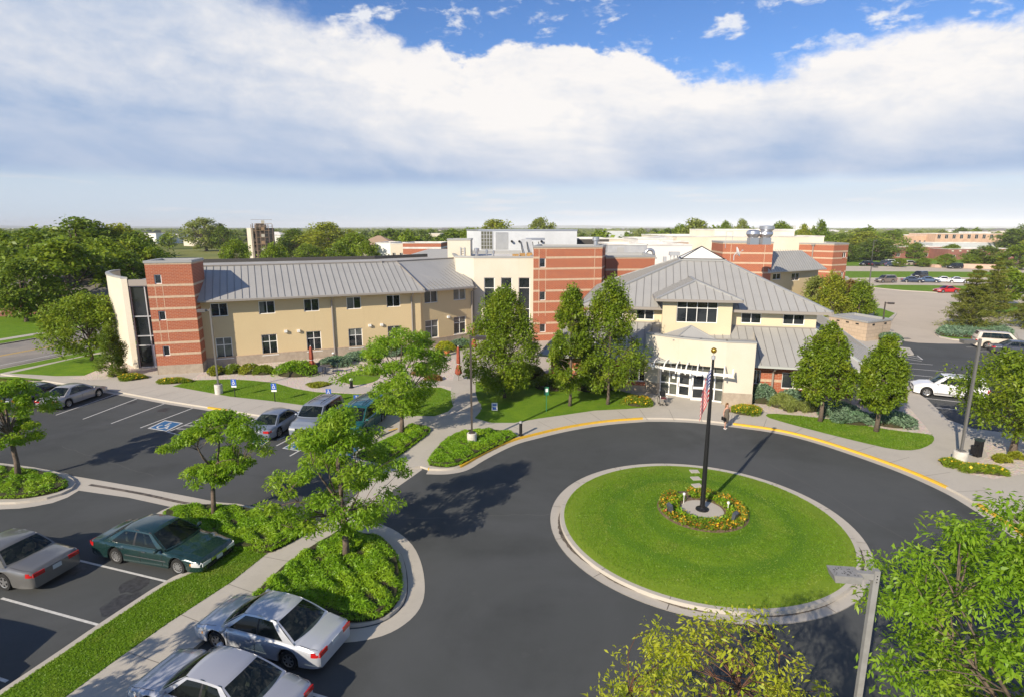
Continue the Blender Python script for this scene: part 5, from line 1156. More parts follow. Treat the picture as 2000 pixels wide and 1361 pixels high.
SLATE = paint((.22, .25, .31), .5, .3); TEAL = paint((.015, .11, .115), .4, .25); WHT = paint((.80, .80, .80), .0, .3); RED = paint((.50, .008, .012), .1, .3); BLACK = paint((.012, .013, .018), .2, .25)
NAVY = paint((.03, .045, .085), .4, .3); BLUE = paint((.06, .10, .18), .4, .3); TANP = paint((.42, .37, .30), .2, .35); CHAR = paint((.055, .06, .075), .5, .3); DKGRN = paint((.035, .05, .05), .4, .3)
SED = dict(L=4.8, W=1.8, H=1.43, wb=2.72, fo=.98)
G_ = 'cars parked in front of the building'
# front left lot
d_ = dict(L=5.42, W=1.98, H=1.45, wb=2.99, fo=1.08, hood=.82, nose=.66, belt=.93, trunk=.95, tail=.86, A=1.08, B=.25, Cc=-1.10, D=-1.95, r=.335, wr=.68, pil=(.48, .93), sw=(.11, .88), doors=(.95, -.12, -1.2), rim='many', moulding=True, two=True)
d_['pil'] = (.50,)
carat('parked_car', 'dark green luxury sedan with its nose at the grass strip, seen from its right side', 'car', (351, 1121), (232, 1099), -1, GREEN, **d_)
d_ = dict(L=5.38, W=1.98, H=1.44, wb=2.91, fo=1.08, hood=.85, nose=.68, belt=.94, trunk=.98, tail=.92, A=1.0, B=.35, Cc=-.85, D=-1.45, r=.335, wr=.72, pil=(.5,), sw=(.10, .84), doors=(.95, -.1, -1.1), rim='five', moulding=True, two=True)
dv = Vector(at(12, 1150)) - Vector(at(140, 1100)); gdir = (at(232, 1099) - at(351, 1121)).normalized(); rw_ = at(14, 1151)
lft = Vector((-gdir.y, gdir.x, 0)); ctr = rw_ + gdir * (2.91 / 2) - lft * (-1) * -.0
left = Vector((-gdir.y, gdir.x, 0)); side = 1; ctr = rw_ + gdir * (5.38 / 2 - 1.39) - left * .89
gcar = car('parked_car', 'pewter grey sedan at the left edge with its boot and red tail lights towards us', 'car', (ctr.x, ctr.y, 0), math.atan2(gdir.y, gdir.x), PEWT, **d_)
d_ = dict(L=4.79, W=1.79, H=1.42, wb=2.715, fo=.98, hood=.80, nose=.64, belt=.90, trunk=.93, tail=.86, A=1.22, B=.42, Cc=-.75, D=-1.55, r=.32, wr=.68, pil=(.50,), sw=(.10, .86), doors=(.95, -.1, -1.1), rim='cover')
fA, rA_ = at(425, 1265), at(571, 1306); carat('parked_car', 'bright silver sedan in full, parked by the big juniper island', 'car', (425, 1265), (571, 1306), 1, SILV, **d_)
dd = (fA - rA_).normalized(); pn = Vector((-dd.y, dd.x, 0)); m = (fA + rA_) / 2 - pn * .8 + pn * 2.58 - dd * .45; m = m - dd * (4.79 / 2 - .98 - 2.715 / 2)
m2 = at(425, 1265); s2 = dict(d_); s2.update(L=4.95, W=1.83, wb=2.75, H=1.44)
car('parked_car', 'grey silver sedan cut by the bottom edge, nearest the camera, in shade dapples', 'car', (m.x, m.y, 0), math.atan2(dd.y, dd.x), SILV2, **s2)
# off-frame van whose shadow reaches the lot
car('parked_van', 'dark van parked out of frame whose shadow falls on the lower left bay', 'van', (-15.6 + gdir.x * 2.5, 12.7 + gdir.y * 2.5, 0), math.atan2(-gdir.y, -gdir.x), BLACK, L=5.0, W=1.98, H=1.85, wb=3.0, fo=.95, hood=1.02, nose=.75, belt=1.1, trunk=1.1, tail=1.05, A=1.5, B=.75, Cc=-2.2, D=-2.42, wr=.82, pil=(.4, .7), box=True, low=True)
# west lot
carat('parked_car', 'silver sedan at the west end of the upper lot with a lavender sheen', 'car', (198, 773), (129, 797), -1, GOLD, group=G_, **{**d_, 'W': 1.82})
wg = at(198, 773) - at(129, 797); wgn = wg.normalized(); lf = Vector((-wgn.y, wgn.x, 0)); mw = (at(198, 773) + at(129, 797)) / 2 + lf * (.8 + 2.75) - wgn * .3
car('parked_car', 'dark grey station wagon behind the lavender silver sedan', 'car', (mw.x, mw.y, 0), math.atan2(wgn.y, wgn.x), CHAR, group=G_, L=4.85, W=1.8, H=1.46, wb=2.7, fo=.98, hood=.82, nose=.66, belt=.92, trunk=1.0, tail=.95, A=1.15, B=.45, Cc=-1.8, D=-2.25, wr=.72, pil=(.36, .66), doors=(.9, -.1, -1.0))
c1, c2 = at(597, 805.5), at(547, 852); hd = (at(238, 765.5) - at(109, 810)).normalized(); lf = Vector((-hd.y, hd.x, 0)); mm_ = at(547, 852) + lf * .8 + hd * 1.2
car('parked_car', 'pale slate blue-grey sedan beside the hatched bay, tail towards us', 'car', (mm_.x, mm_.y, 0), math.atan2(hd.y, hd.x), SLATE, group=G_, L=4.72, W=1.76, H=1.40, wb=2.67, fo=.98, hood=.78, nose=.62, belt=.88, trunk=.92, tail=.84, A=1.2, B=.42, Cc=-.8, D=-1.6, wr=.66, pil=(.5,), doors=(.95, -.1, -1.1))
fr_ = at(714, 853); mv = fr_ - lf * -.9 + hd * 1.45; vd = -hd
car('parked_minivan', 'teal minivan with roof rails parked beside the planted strip', 'minivan', (mv.x, mv.y, 0), math.atan2(vd.y, vd.x), TEAL, group=G_, L=5.0, W=1.96, H=1.80, wb=3.0, fo=1.0, hood=.98, nose=.72, belt=1.10, trunk=1.10, tail=1.05, A=1.65, B=.75, Cc=-2.2, D=-2.42, wr=.80, pil=(.36, .66), box=True, rack=True, doors=(1.1, .0, -1.2))
sv = mv + lf * 2.95 - hd * .1
car('parked_suv', 'light grey sport utility vehicle between the slate sedan and the teal minivan', 'suv', (sv.x, sv.y, 0), math.atan2(vd.y, vd.x), paint((.24, .27, .32), .5, .3), group=G_, L=4.75, W=1.85, H=1.72, wb=2.75, fo=.9, hood=1.02, nose=.80, belt=1.12, trunk=1.12, tail=1.08, A=1.2, B=.55, Cc=-2.05, D=-2.3, r=.36, wr=.80, pil=(.33, .66), box=True, rack=True, doors=(.9, -.1, -1.1))
# east lot
sd_ = (at(1769, 730.5) - at(1830, 736)).normalized(); lf = Vector((-sd_.y, sd_.x, 0)); mc = at(1812, 774) - lf * .86 - sd_ * 1.42
car('parked_suv', 'white sport utility vehicle with grey bumper and black grille guard facing the walk', 'suv', (mc.x, mc.y, 0), math.atan2(sd_.y, sd_.x), WHT, L=4.8, W=1.86, H=1.74, wb=2.83, fo=.86, hood=1.03, nose=.83, belt=1.12, trunk=1.12, tail=1.08, A=1.15, B=.45, Cc=-2.05, D=-2.3, r=.365, wr=.80, pil=(.33, .66), box=True, rack=True, doors=(.85, -.15, -1.1), lower=mat('grey cladding', (.25, .25, .25), .6))
ed_ = -sd_; lf = Vector((-ed_.y, ed_.x, 0)); mc = at(1961, 692) + lf * .85 + ed_ * 1.35
car('parked_car', 'charcoal sedan under the trees at the right edge, beside a white and tan off-roader', 'car', (mc.x, mc.y, 0), math.atan2(ed_.y, ed_.x), CHAR, **{**SED, 'A': 1.2, 'B': .42, 'Cc': -.75, 'D': -1.55, 'pil': (.5,), 'doors': (.95, -.1, -1.1)})
mc = mc + lf * 2.85 + ed_ * .1 - ed_ * .9
car('parked_suv', 'white and tan off-roader with roof rack beyond the charcoal sedan', 'suv', (mc.x, mc.y, 0), math.atan2(ed_.y, ed_.x), paint((.62, .55, .46), .1, .35), L=4.85, W=1.9, H=1.85, wb=2.85, fo=.9, hood=1.08, nose=.85, belt=1.18, trunk=1.18, tail=1.12, A=1.25, B=.6, Cc=-2.1, D=-2.35, r=.37, wr=.82, pil=(.33, .66), box=True, rack=True)
# far cars
FG_ = 'cars in the far car park'
def far(px, py, direc, kind, pm, label, g=FG_):
    """px,py ground point under the middle of the car; direc in degrees"""
    p = at(px, py); K = dict(sedan=dict(L=4.7, W=1.8, H=1.42), suv=dict(L=4.8, W=1.9, H=1.8, hood=1.05, nose=.82, belt=1.13, trunk=1.13, tail=1.08, A=1.2, B=.55, Cc=-2.05, D=-2.3, r=.37, wr=.8, pil=(.33, .66), box=True))[kind]
    n = {'sedan': 'parked_car', 'suv': 'parked_suv'}[kind]; return car(n, label, 'car' if kind == 'sedan' else 'suv', (p.x, p.y, 0), R(direc), pm, low=True, group=g, plate=False, **K)
o = far(1848, 571.5, 183, 'sedan', RED, 'bright red coupe driving on the far road behind the pine', None)
far(1729, 552, 188, 'suv', paint((.17, .14, .12), .3, .3), 'brown grey long off-roader at the left end of the near far row')
far(1781, 551.5, -25, 'sedan', NAVY, 'dark navy sedan in the far row, right of the brown off-roader')
far(1813, 551.5, -25, 'sedan', BLUE, 'steel blue sedan in the far row between navy and white cars')
far(1844, 551.5, -25, 'sedan', WHT, 'white sedan in the far row next to the steel blue one')
far(1869, 552.5, -25, 'sedan', paint((.7, .7, .72), .1, .3), 'second white sedan at the right end of the far row')
far(1795, 543, 205, 'suv', BLACK, 'black off-roader parked alone beyond the far row')
for px, py, a, k, pm, lb in ((1691, 519.5, 200, 'suv', BLACK, 'black off-roader by the far kerb, leftmost of the distant cars'), (1709, 520, 20, 'sedan', BLACK, 'dark sedan beside the leftmost black off-roader by the far kerb'), (1727, 518.5, 90, 'suv', NAVY, 'dark blue off-roader seen end-on by the far kerb'),
                             (1740, 517, 10, 'suv', WHT, 'white off-roader behind a dark sedan by the far kerb'), (1741, 520.5, -20, 'sedan', NAVY, 'dark sedan in front of the white off-roader by the far kerb'), (1777, 519, 10, 'suv', TANP, 'tan off-roader by the far kerb between two round trees'),
                             (1788, 519.5, 70, 'sedan', BLACK, 'dark car tucked behind the tan off-roader by the far kerb'), (1864, 525, 185, 'suv', BLACK, 'black pickup-like off-roader below the pink retaining wall'), (1996, 526, 250, 'sedan', WHT, 'white car at the right edge on the far road')):
    far(px, py, a, k, pm, lb)
# ================================================================== STREET FURNITURE
def lamp_post(base, top_py, head_dir, m, label, conc=True, base_r=.30, base_h=.77, two=False, hl_=.62, zb=KH):
    p = at(*base, zb if isinstance(zb, float) else 0); zt = hz(top_py, p.y); e = empty('lamp_post', (p.x, p.y, zb)); tag(e, label, 'lamp post')
    z0 = zb
    if conc: mb = MB(); mb.lathe([(base_r, zb - .1), (base_r, zb + base_h - .03), (base_r - .03, zb + base_h), (.01, zb + base_h)], (p.x, p.y, 0), 24); mb.build('concrete_base', mat('pale concrete', (.62, .58, .52), .85, col2=(.50, .47, .42), nscale=4), e, smooth=True, ang=40); z0 = zb + base_h; mb = MB(); mb.box((p.x, p.y, z0 + .03), (.34, .34, .06)); mb.build('base_plate', m, e)
    hd = Vector((head_dir[0], head_dir[1], 0)).normalized(); a = math.atan2(hd.y, hd.x); mb = MB(); mb.box((p.x, p.y, (z0 + zt) / 2), (.115, .115, zt - z0), a); mb.build('pole', m, e)
    for s in ((1, -1) if two else (1,)):
        q = Vector((p.x, p.y, zt - .14)) + hd * s * .17; mb = MB(); mb.box(q, (.3, .08, .11), a); arm = mb.build('arm', m, e)
        q = Vector((p.x, p.y, zt - .14)) + hd * s * (.3 + hl_ / 2); mb = MB(); c, s_ = math.cos(a), math.sin(a)
        def rot(x, y, z): return (q.x + x * c - y * s_, q.y + x * s_ + y * c, q.z + z)
        w = .21; l = hl_ / 2; mb.hexa([rot(-l, -w * .85, -.10), rot(l * .96, -w * .85, -.10), rot(l * .96, w * .85, -.10), rot(-l, w * .85, -.10)], [rot(-l, -w, .09), rot(l, -w, .09), rot(l, w, .09), rot(-l, w, .09)]); h = mb.build('lamp_head', m, e)
        mb = MB(); mb.hexa([rot(-l * .8, -w * .7, -.115), rot(l * .8, -w * .7, -.115), rot(l * .8, w * .7, -.115), rot(-l * .8, w * .7, -.115)], [rot(-l * .8, -w * .7, -.101), rot(l * .8, -w * .7, -.101), rot(l * .8, w * .7, -.101), rot(-l * .8, w * .7, -.101)]); mb.build('lens', HEADL, h)
    return e
lamp_post((922, 868), 655, (1, .05), POLE, 'dark bronze lamp post on a white round base in the juniper bed beside the walk')
lamp_post((428, 768), 603, (-1, -.2), GPOLE, 'grey lamp post on a round base in the lawn before the ochre wing')
lamp_post((1873, 905), 662, (-1, .1), GPOLE, 'tall grey lamp post on a white base among yellow flowers at right', base_r=.36)
e = lamp_post((1690, 1361 + 140), 1112, (-1, .12), mat('light grey pole paint', (.33, .32, .31), .6, col2=(.28, .27, .26), nscale=5), 'nearest light grey lamp post rising between the foreground trees', conc=False, zb=0.0) if False else None
NP = Vector(at(1712, 1112, 7.1)); print('near lamp', NP)
e = empty('lamp_post', (NP.x, NP.y, 0)); tag(e, 'nearest light grey lamp post rising between the foreground trees', 'lamp post'); LGP = mat('light grey pole paint', (.27, .265, .255), .6, col2=(.23, .225, .215), nscale=5)
mb = MB(); mb.lathe([(.3, 0), (.3, .75), (.01, .78)], (NP.x, NP.y, 0), 20); mb.build('concrete_base', CONC, e); a = math.atan2(.12, -1)
mb = MB(); mb.box((NP.x, NP.y, 3.9), (.10, .10, 6.4), a); pl_ = mb.build('pole', LGP, e)
mb = MB(); c, s_ = math.cos(a), math.sin(a); q = (NP.x + c * .19, NP.y + s_ * .19, 6.98); mb.box(q, (.3, .10, .12), a); mb.build('arm', LGP, e)
qq = Vector((NP.x + c * .53, NP.y + s_ * .53, 6.97)); mb = MB()
def rot(x, y, z): return (qq.x + x * c - y * s_, qq.y + x * s_ + y * c, qq.z + z)
mb.hexa([rot(-.24, -.15, -.09), rot(.20, -.15, -.09), rot(.20, .15, -.09), rot(-.24, .15, -.09)], [rot(-.24, -.17, .06), rot(.25, -.17, .06), rot(.25, .17, .06), rot(-.24, .17, .06)]); h = mb.build('lamp_head', LGP, e)
mb = MB()
for i in range(26): x, y = random.uniform(-.18, .2), random.uniform(-.13, .13); mb.box(rot(x, y, .062), (random.uniform(.008, .03), random.uniform(.008, .02), .003), random.random() * 3)
mb.build('dirt_specks', DARK, h); mb = MB()
for z in (7.0, 6.94, 6.88): mb.box((NP.x - .0, NP.y - .052, z), (.02, .004, .02), 0)
mb.build('bolt', DARK, pl_)
for b_, t_, m_, lb, hd_ in (((1690, 615), 520, GPOLE, 'thin grey lamp post by the louvred enclosure in the pale road', (1, 0)), ((1719.5, 664), 590, POLE, 'dark lamp post at the corner of the tan block shed', (1, -.2)), ((1701, 519), 470, GPOLE, 'distant thin lamp post in the far car park, left of the row of cars', (1, 0)), ((683, 515), 486, GPOLE, 'thin pale lamp post standing behind the long grey roof', (1, 0))):
    if b_[0] == 683: 
        pass
    lamp_post(b_, t_, hd_, m_, lb, conc=False, zb=0.0)
BLU = mat('sign blue', (.03, .10, .42), .5); SGN = mat('sign green', (.02, .16, .08), .5)
def sign(base, ptop, w, h, m, label, glyph='access', cat='sign', zb=KH):
    p = at(*base, zb); zt = hz(ptop, p.y); e = empty('parking_sign', (p.x, p.y, zb)); tag(e, label, cat, 'accessible parking signs' if glyph == 'access' else None)
    mb = MB(); mb.box((p.x, p.y + .03, (zb + zt - .1) / 2), (.05, .04, zt - .1 - zb)); mb.build('post', DARK if m is not SGN else SGN, e)
    mb = MB(); mb.box((p.x, p.y, zt - h / 2), (w, .012, h)); pl = mb.build('plate', m, e); y = p.y - .009; zc = zt - h / 2; mb = MB()
    def Q(*pts): mb.quad(*[(p.x + a * w, y, zc + b * h) for a, b in pts])
    if glyph == 'access':
        mb.tube([(p.x - .02 * w + .0, y, zc + .36 * h), (p.x - .02 * w, y - .004, zc + .36 * h)], .07 * h, 8)
        Q((-.08, .30), (-.02, .0), (.06, .0), (.02, .30)); Q((-.05, .12), (-.05, .04), (.2, .04), (.2, .12)); Q((.02, .03), (.14, -.22), (.24, -.22), (.12, .03)); Q((.13, -.22), (.30, -.30), (.32, -.22), (.17, -.14))
        for i in range(8):
            a0, a1 = R(100 + 30 * i), R(130 + 30 * i); Q(*[(-.06 + r_ * math.cos(t) * .9, -.14 + r_ * math.sin(t)) for r_, t in ((.17, a0), (.17, a1), (.25, a1), (.25, a0))])
        mb.build('wheelchair_symbol', WHITE, pl)
        mb = MB(); mb.box((p.x, p.y, zt - h - .09), (w, .012, .12)); mb.build('lower_plate', WHITE, e)
    elif glyph == 'blueband': Q((-.35, -.05), (.3, -.05), (.3, -.38), (-.35, -.38)); Q((-.35, .35), (.35, .35), (.35, .12), (-.35, .12)); mb.build('printed_panel', BLU, pl)
    else: Q((-.3, .3), (.3, .3), (.3, -.1), (-.3, -.1)); mb.build('printed_panel', WHITE, pl)
    return e
for b_, t_, lb in (((459, 775), 740, 'blue and white accessible parking sign nearest the grey lamp post'), ((537, 784), 748, 'blue accessible parking sign second from the left in the lawn'), ((643, 787), 759, 'blue accessible parking sign behind the light grey off-roader'),
                   ((697, 793), 771, 'blue accessible parking sign half hidden behind the teal minivan'), ((790, 805), 771, 'blue accessible parking sign in front of the feathery courtyard tree')):
    sign(b_, t_, .40, .50, BLU, lb)
sign((966, 803), 786, .42, .58, WHITE, 'small white sign with blue print on the shaded lawn', 'blueband'); sign((1067, 803), 755, .32, .62, SGN, 'tall green post sign with a white panel in the lawn before the pear trees', 'white')
def bollard(px, py, ptop, r, label, m=DARK, cap=None, zb=KH):
    p = at(px, py, zb); h = hz(ptop, p.y); e = empty('bollard', (p.x, p.y, zb)); tag(e, label, 'bollard'); mb = MB(); mb.lathe([(r * 1.5, zb), (r * 1.5, zb + .06), (r, zb + .1), (r, h - .12)], (p.x, p.y, 0), 14); mb.build('post', m, e, smooth=True, ang=40)
    mb = MB(); mb.lathe([(r * 1.12, h - .12), (r * 1.12, h - .05), (r * .7, h), (.01, h + .02)], (p.x, p.y, 0), 14); mb.build('cap', cap or m, e, smooth=True, ang=40)
bollard(1017, 850, 822, .10, 'black bollard on the walk beside the yellow kerb', cap=mat('grey cap', (.3, .3, .3), .4)); bollard(652, 708.5, 688, .12, 'grey bollard light in the courtyard near the folded umbrella', mat('taupe metal', (.22, .17, .14), .6), WHITE); bollard(686.5, 757, 739, .13, 'dark bollard light with white top by the grass oval', cap=WHITE)
# litter bin
p = at(1908, 891, KH); e = empty('litter_bin', (p.x, p.y, KH)); tag(e, 'tall black litter bin in the shade beside the right lamp post', 'bin'); mb = MB(); mb.box((p.x, p.y, KH + .5), (.32, .32, .95), .2); mb.build('bin_body', DARK, e); mb = MB(); mb.box((p.x, p.y, KH + 1.02), (.36, .36, .10), .2); mb.build('lid', mat('green black plastic', (.02, .035, .035), .5), e)
mb = MB(); mb.box((p.x - .3, p.y - .1, KH + .45), (.2, .3, .55), .2); mb.build('side_box', DARK, e)
# folded umbrellas
UMB = mat('rust red canvas', (.36, .085, .045), .85, col2=(.25, .055, .03), nscale=6)
def umbrella(px, py, ptop, label, s=1.0):
    p = at(px, py, KH); zt = hz(ptop, p.y); e = empty('folded_umbrella', (p.x, p.y, KH)); tag(e, label, 'umbrella', None); mb = MB(); mb.tube([(p.x, p.y, KH), (p.x, p.y, zt)], .025, 8); mb.build('pole', BARK, e)
    mb = MB(); rows = []; H_ = zt - KH; n = 24
    prof = [(.05, .0), (.10, -.03), (.13, -.15), (.15, -.35), (.15, -.47), (.10, -.50), (.15, -.55), (.24, -.68), (.27, -.78), (.20, -.80)]
    for r_, z in prof: rows.append([(p.x + s * r_ * (1 + .22 * math.cos(6 * t) * (-z + .2)) * math.cos(t), p.y + s * r_ * (1 + .22 * math.cos(6 * t) * (-z + .2)) * math.sin(t), zt - .04 + z * H_ + (.05 * math.cos(6 * t) if z < -.7 else 0)) for t in [2 * math.pi * i / n for i in range(n + 1)]])
    mb.grid(rows); c = mb.build('canopy', UMB, e, smooth=True); mb = MB(); mb.tube([(p.x, p.y, zt - .04), (p.x, p.y, zt + .06)], .04, 8); mb.build('finial', WHITE, c); mb = MB(); z = zt - .04 - .5 * H_; mb.lathe([(.115 * s, z - .02), (.125 * s, z), (.115 * s, z + .02)], (p.x, p.y, 0), 16); mb.build('strap', WHITE, c)
umbrella(610, 727, 676, 'closed rust red patio umbrella standing left in the courtyard gravel', 1.25); umbrella(896, 743, 676, 'closed rust red umbrella half hidden by the feathery courtyard tree'); umbrella(926, 688, 633, 'closed rust red umbrella just behind the bronze lamp post')
def table(px, py, label):
    p = at(px, py, KH); e = empty('patio_table', (p.x, p.y, KH)); tag(e, label, 'table'); mb = MB(); mb.lathe([(.01, KH + .74), (.5, KH + .74), (.5, KH + .70), (.01, KH + .70)], (p.x, p.y, 0), 20); m = mat('dark blue metal', (.03, .04, .07), .4); mb.build('table_top', m, e)
    mb = MB(); mb.lathe([(.05, KH + .70), (.05, KH + .1), (.28, KH), (.28, KH - .02)], (p.x, p.y, 0), 14); mb.build('pedestal', m, e)
    for k in range(3):
        a = k * 2.1 + .4; q = (p.x + .85 * math.cos(a), p.y + .85 * math.sin(a)); e2 = empty('patio_chair', (q[0], q[1], KH)); tag(e2, f'dark metal patio chair, {("right", "back left", "front left")[k]} of the blue table by the red umbrella', 'chair', 'chairs round the patio table')
        mb = MB(); mb.box((*q, KH + .45), (.42, .42, .03), a); mb.build('seat', m, e2); mb = MB(); mb.box((q[0] + .2 * math.cos(a), q[1] + .2 * math.sin(a), KH + .68), (.03, .4, .42), a); mb.build('backrest', m, e2)
        for i, j in ((-1, -1), (1, -1), (1, 1), (-1, 1)): mb = MB(); x, y = i * .18, j * .18; x, y = x * math.cos(a) - y * math.sin(a), x * math.sin(a) + y * math.cos(a); mb.tube([(q[0] + x, q[1] + y, KH), (q[0] + x, q[1] + y, KH + .44)], .014, 6); mb.build('leg', m, e2)
table(636, 729, 'small round dark blue patio table beside the left folded umbrella')
def pot(px, py, col, fl, label):
    p = at(px, py, KH); e = empty('flower_pot', (p.x, p.y, KH)); tag(e, label, 'flower pot'); mb = MB(); mb.lathe([(.01, KH), (.2, KH), (.3, KH + .45), (.32, KH + .5), (.26, KH + .5), (.24, KH + .42), (.01, KH + .42)], (p.x, p.y, 0), 18); mb.build('pot', mat('terracotta', col, .8), e, smooth=True, ang=50); return e, p
POTS = [pot(873, 694, (.50, .17, .05), 0, 'orange terracotta pot near the far courtyard juniper'), pot(855, 707, (.42, .15, .06), 0, 'terracotta pot behind the feathery tree, nearer than the orange one')]
# flagpole, flag, floodlights
FP = Vector((8.77, 24.31)); zl = lawn_z(*FP); e = empty('flagpole', (FP.x, FP.y, zl)); tag(e, 'tall black flagpole with a gold ball in the roundabout', 'flagpole'); zt = 8.0
mb = MB(); mb.tube([(FP.x, FP.y, zl), (FP.x, FP.y, 3.5), (FP.x, FP.y, 7.62)], [.115, .095, .05], 16); mb.build('pole', DARK, e, smooth=True, ang=50)
mb = MB(); mb.lathe([(.30, zl + .04), (.29, zl + .10), (.17, zl + .16), (.14, zl + .2)], (FP.x, FP.y, 0), 20); mb.build('base_collar', DARK, e, smooth=True, ang=50)
mb = MB(); mb.lathe([(.01, 8.02)] + [(.125 * math.sin(math.pi * i / 10), 7.895 + .125 * math.cos(math.pi * i / 10)) for i in range(1, 10)] + [(.01, 7.77)], (FP.x, FP.y, 0), 20); mb.build('ball', mat('gold leaf', (.70, .42, .06), .22, metal=.9), e, smooth=True)
mb = MB(); mb.lathe([(.02, 7.78), (.02, 7.66), (.085, 7.66), (.085, 7.52), (.055, 7.50)], (FP.x, FP.y, 0), 12); mb.build('truck', GREYM, e)
def f_flag(t, c, b):
    s = N('ShaderNodeSeparateXYZ'); put(s, 0, N('ShaderNodeUVMap').outputs[0]); u, v, _ = s.outputs
    st = M_('LESS_THAN', M_('MODULO', M_('MULTIPLY', v, 13.0), 2.0), 1.0); c = mixc(st, (.60, .59, .57), (.55, .008, .02)); can = M_('MULTIPLY', M_('LESS_THAN', u, .4), M_('LESS_THAN', v, 7 / 13)); c = mixc(can, c, (.03, .045, .17))
    a = M_('SUBTRACT', M_('MODULO', M_('MULTIPLY', u, 15.0), 1.0), .5); d = M_('SUBTRACT', M_('MODULO', M_('MULTIPLY', v, 9.3), 1.0), .5); star = M_('MULTIPLY', M_('LESS_THAN', M_('ADD', M_('MULTIPLY', a, a), M_('MULTIPLY', d, d)), .07), can); return mixc(star, c, (.8, .8, .8))
FLAG = mat('flag cloth', (.7, .7, .7), .8, fn=f_flag); rows = []; uvs = []; nu, nv = 26, 16; HL_ = 1.15
for i in range(nu + 1):
    u = i / nu; r_ = []
    for j in range(nv + 1):
        v = j / nv; sx_ = -(.07 + .50 * u - .16 * u * u + .03 * math.sin(6 * u + 2 * v)); dz_ = v * 1.42 + .98 * u ** 1.25; fold = .09 * math.sin(u * 11 + v * 2) * (.3 + u); r_.append((FP.x + sx_ + fold * .35, FP.y - .06 + fold, 7.05 - dz_))
    rows.append(r_)
mb = MB(); mb.grid(rows); fl = mb.build('flag', FLAG, None, smooth=True, uv=False); uvl = fl.data.uv_layers.new(name='uv')
for pl in fl.data.polygons:
    for li in pl.loop_indices: vi = fl.data.loops[li].vertex_index; uvl.data[li].uv = (vi // (nv + 1) / nu, vi % (nv + 1) / nv)
tag(fl, 'limp striped red and white flag with starred blue corner hanging on the flagpole', 'flag')
mb = MB(); n = 40; mb.lathe([(.01, zl + .05), (.95, zl + .035), (.95, zl - .05)], (FP.x, FP.y, 0), n); o = mb.build('flagpole_pad', CONC); tag(o, 'round pale concrete pad around the foot of the flagpole', 'concrete pad')
for k, (px, py, lb) in enumerate(((1310, 1004, 'grey ground floodlight left of the flagpole in the flower ring'), (1432, 1020, 'grey ground floodlight right of the flagpole in the flower ring'))):
    p = at(px, py, .35); e = empty('floodlight', (p.x, p.y, .33)); tag(e, lb, 'floodlight'); d = Vector((FP.x - p.x, FP.y - p.y, 0)).normalized(); a = math.atan2(d.y, d.x); mb = MB(); mb.tube([(p.x, p.y, .3), (p.x, p.y, .62)], .03, 8); mb.build('stem', DARK, e); mb = MB(); c, s_ = math.cos(a), math.sin(a)
    def rt(x, y, z): return (p.x + x * c - y * s_, p.y + x * s_ + y * c, .72 + z)
    mb.hexa([rt(-.1, -.17, -.2), rt(.03, -.17, -.14), rt(.03, .17, -.14), rt(-.1, .17, -.2)], [rt(-.16, -.17, .1), rt(-.02, -.17, .17), rt(-.02, .17, .17), rt(-.16, .17, .1)]); h = mb.build('housing', mat('dark grey enamel', (.07, .08, .095), .4), e); mb = MB(); mb.quad(rt(.034, -.14, -.11), rt(.034, .14, -.11), rt(-.012, .14, .14), rt(-.012, -.14, .14)); mb.build('lens', CARGLASS, h)
for px, py, lb in ((1335, 984, 'small garden lamp on a stem left behind the flagpole'), (1421, 1002, 'small white garden lamp right of the flagpole')):
    p = at(px, py, .35); e = empty('garden_lamp', (p.x, p.y, .33)); tag(e, lb, 'garden lamp'); mb = MB(); mb.tube([(p.x, p.y, .3), (p.x, p.y, .85)], .015, 6); mb.build('stem', WHITE, e); mb = MB(); mb.lathe([(.01, .83), (.06, .84), (.06, .92), (.01, .95)], (p.x, p.y, 0), 10); mb.build('lamp_cap', WHITE, e)
for k, (px, py) in enumerate(((1356.5, 919), (1359, 934.5), (1361.5, 950), (1363, 968))):
    p = at(px, py, .25); z = lawn_z(p.x, p.y); mb = MB(); mb.box((p.x, p.y, z + .005), (.46, .40, .07), .1 * k); o = mb.build('stepping_stone', CONC); tag(o, ('square stepping stone farthest from the flagpole, by the kerb', 'second stepping stone counting from the kerb towards the flagpole', 'third stepping stone counting from the kerb towards the flagpole', 'stepping stone nearest the flower ring')[k], 'stepping stone', 'stepping stones to the flagpole')
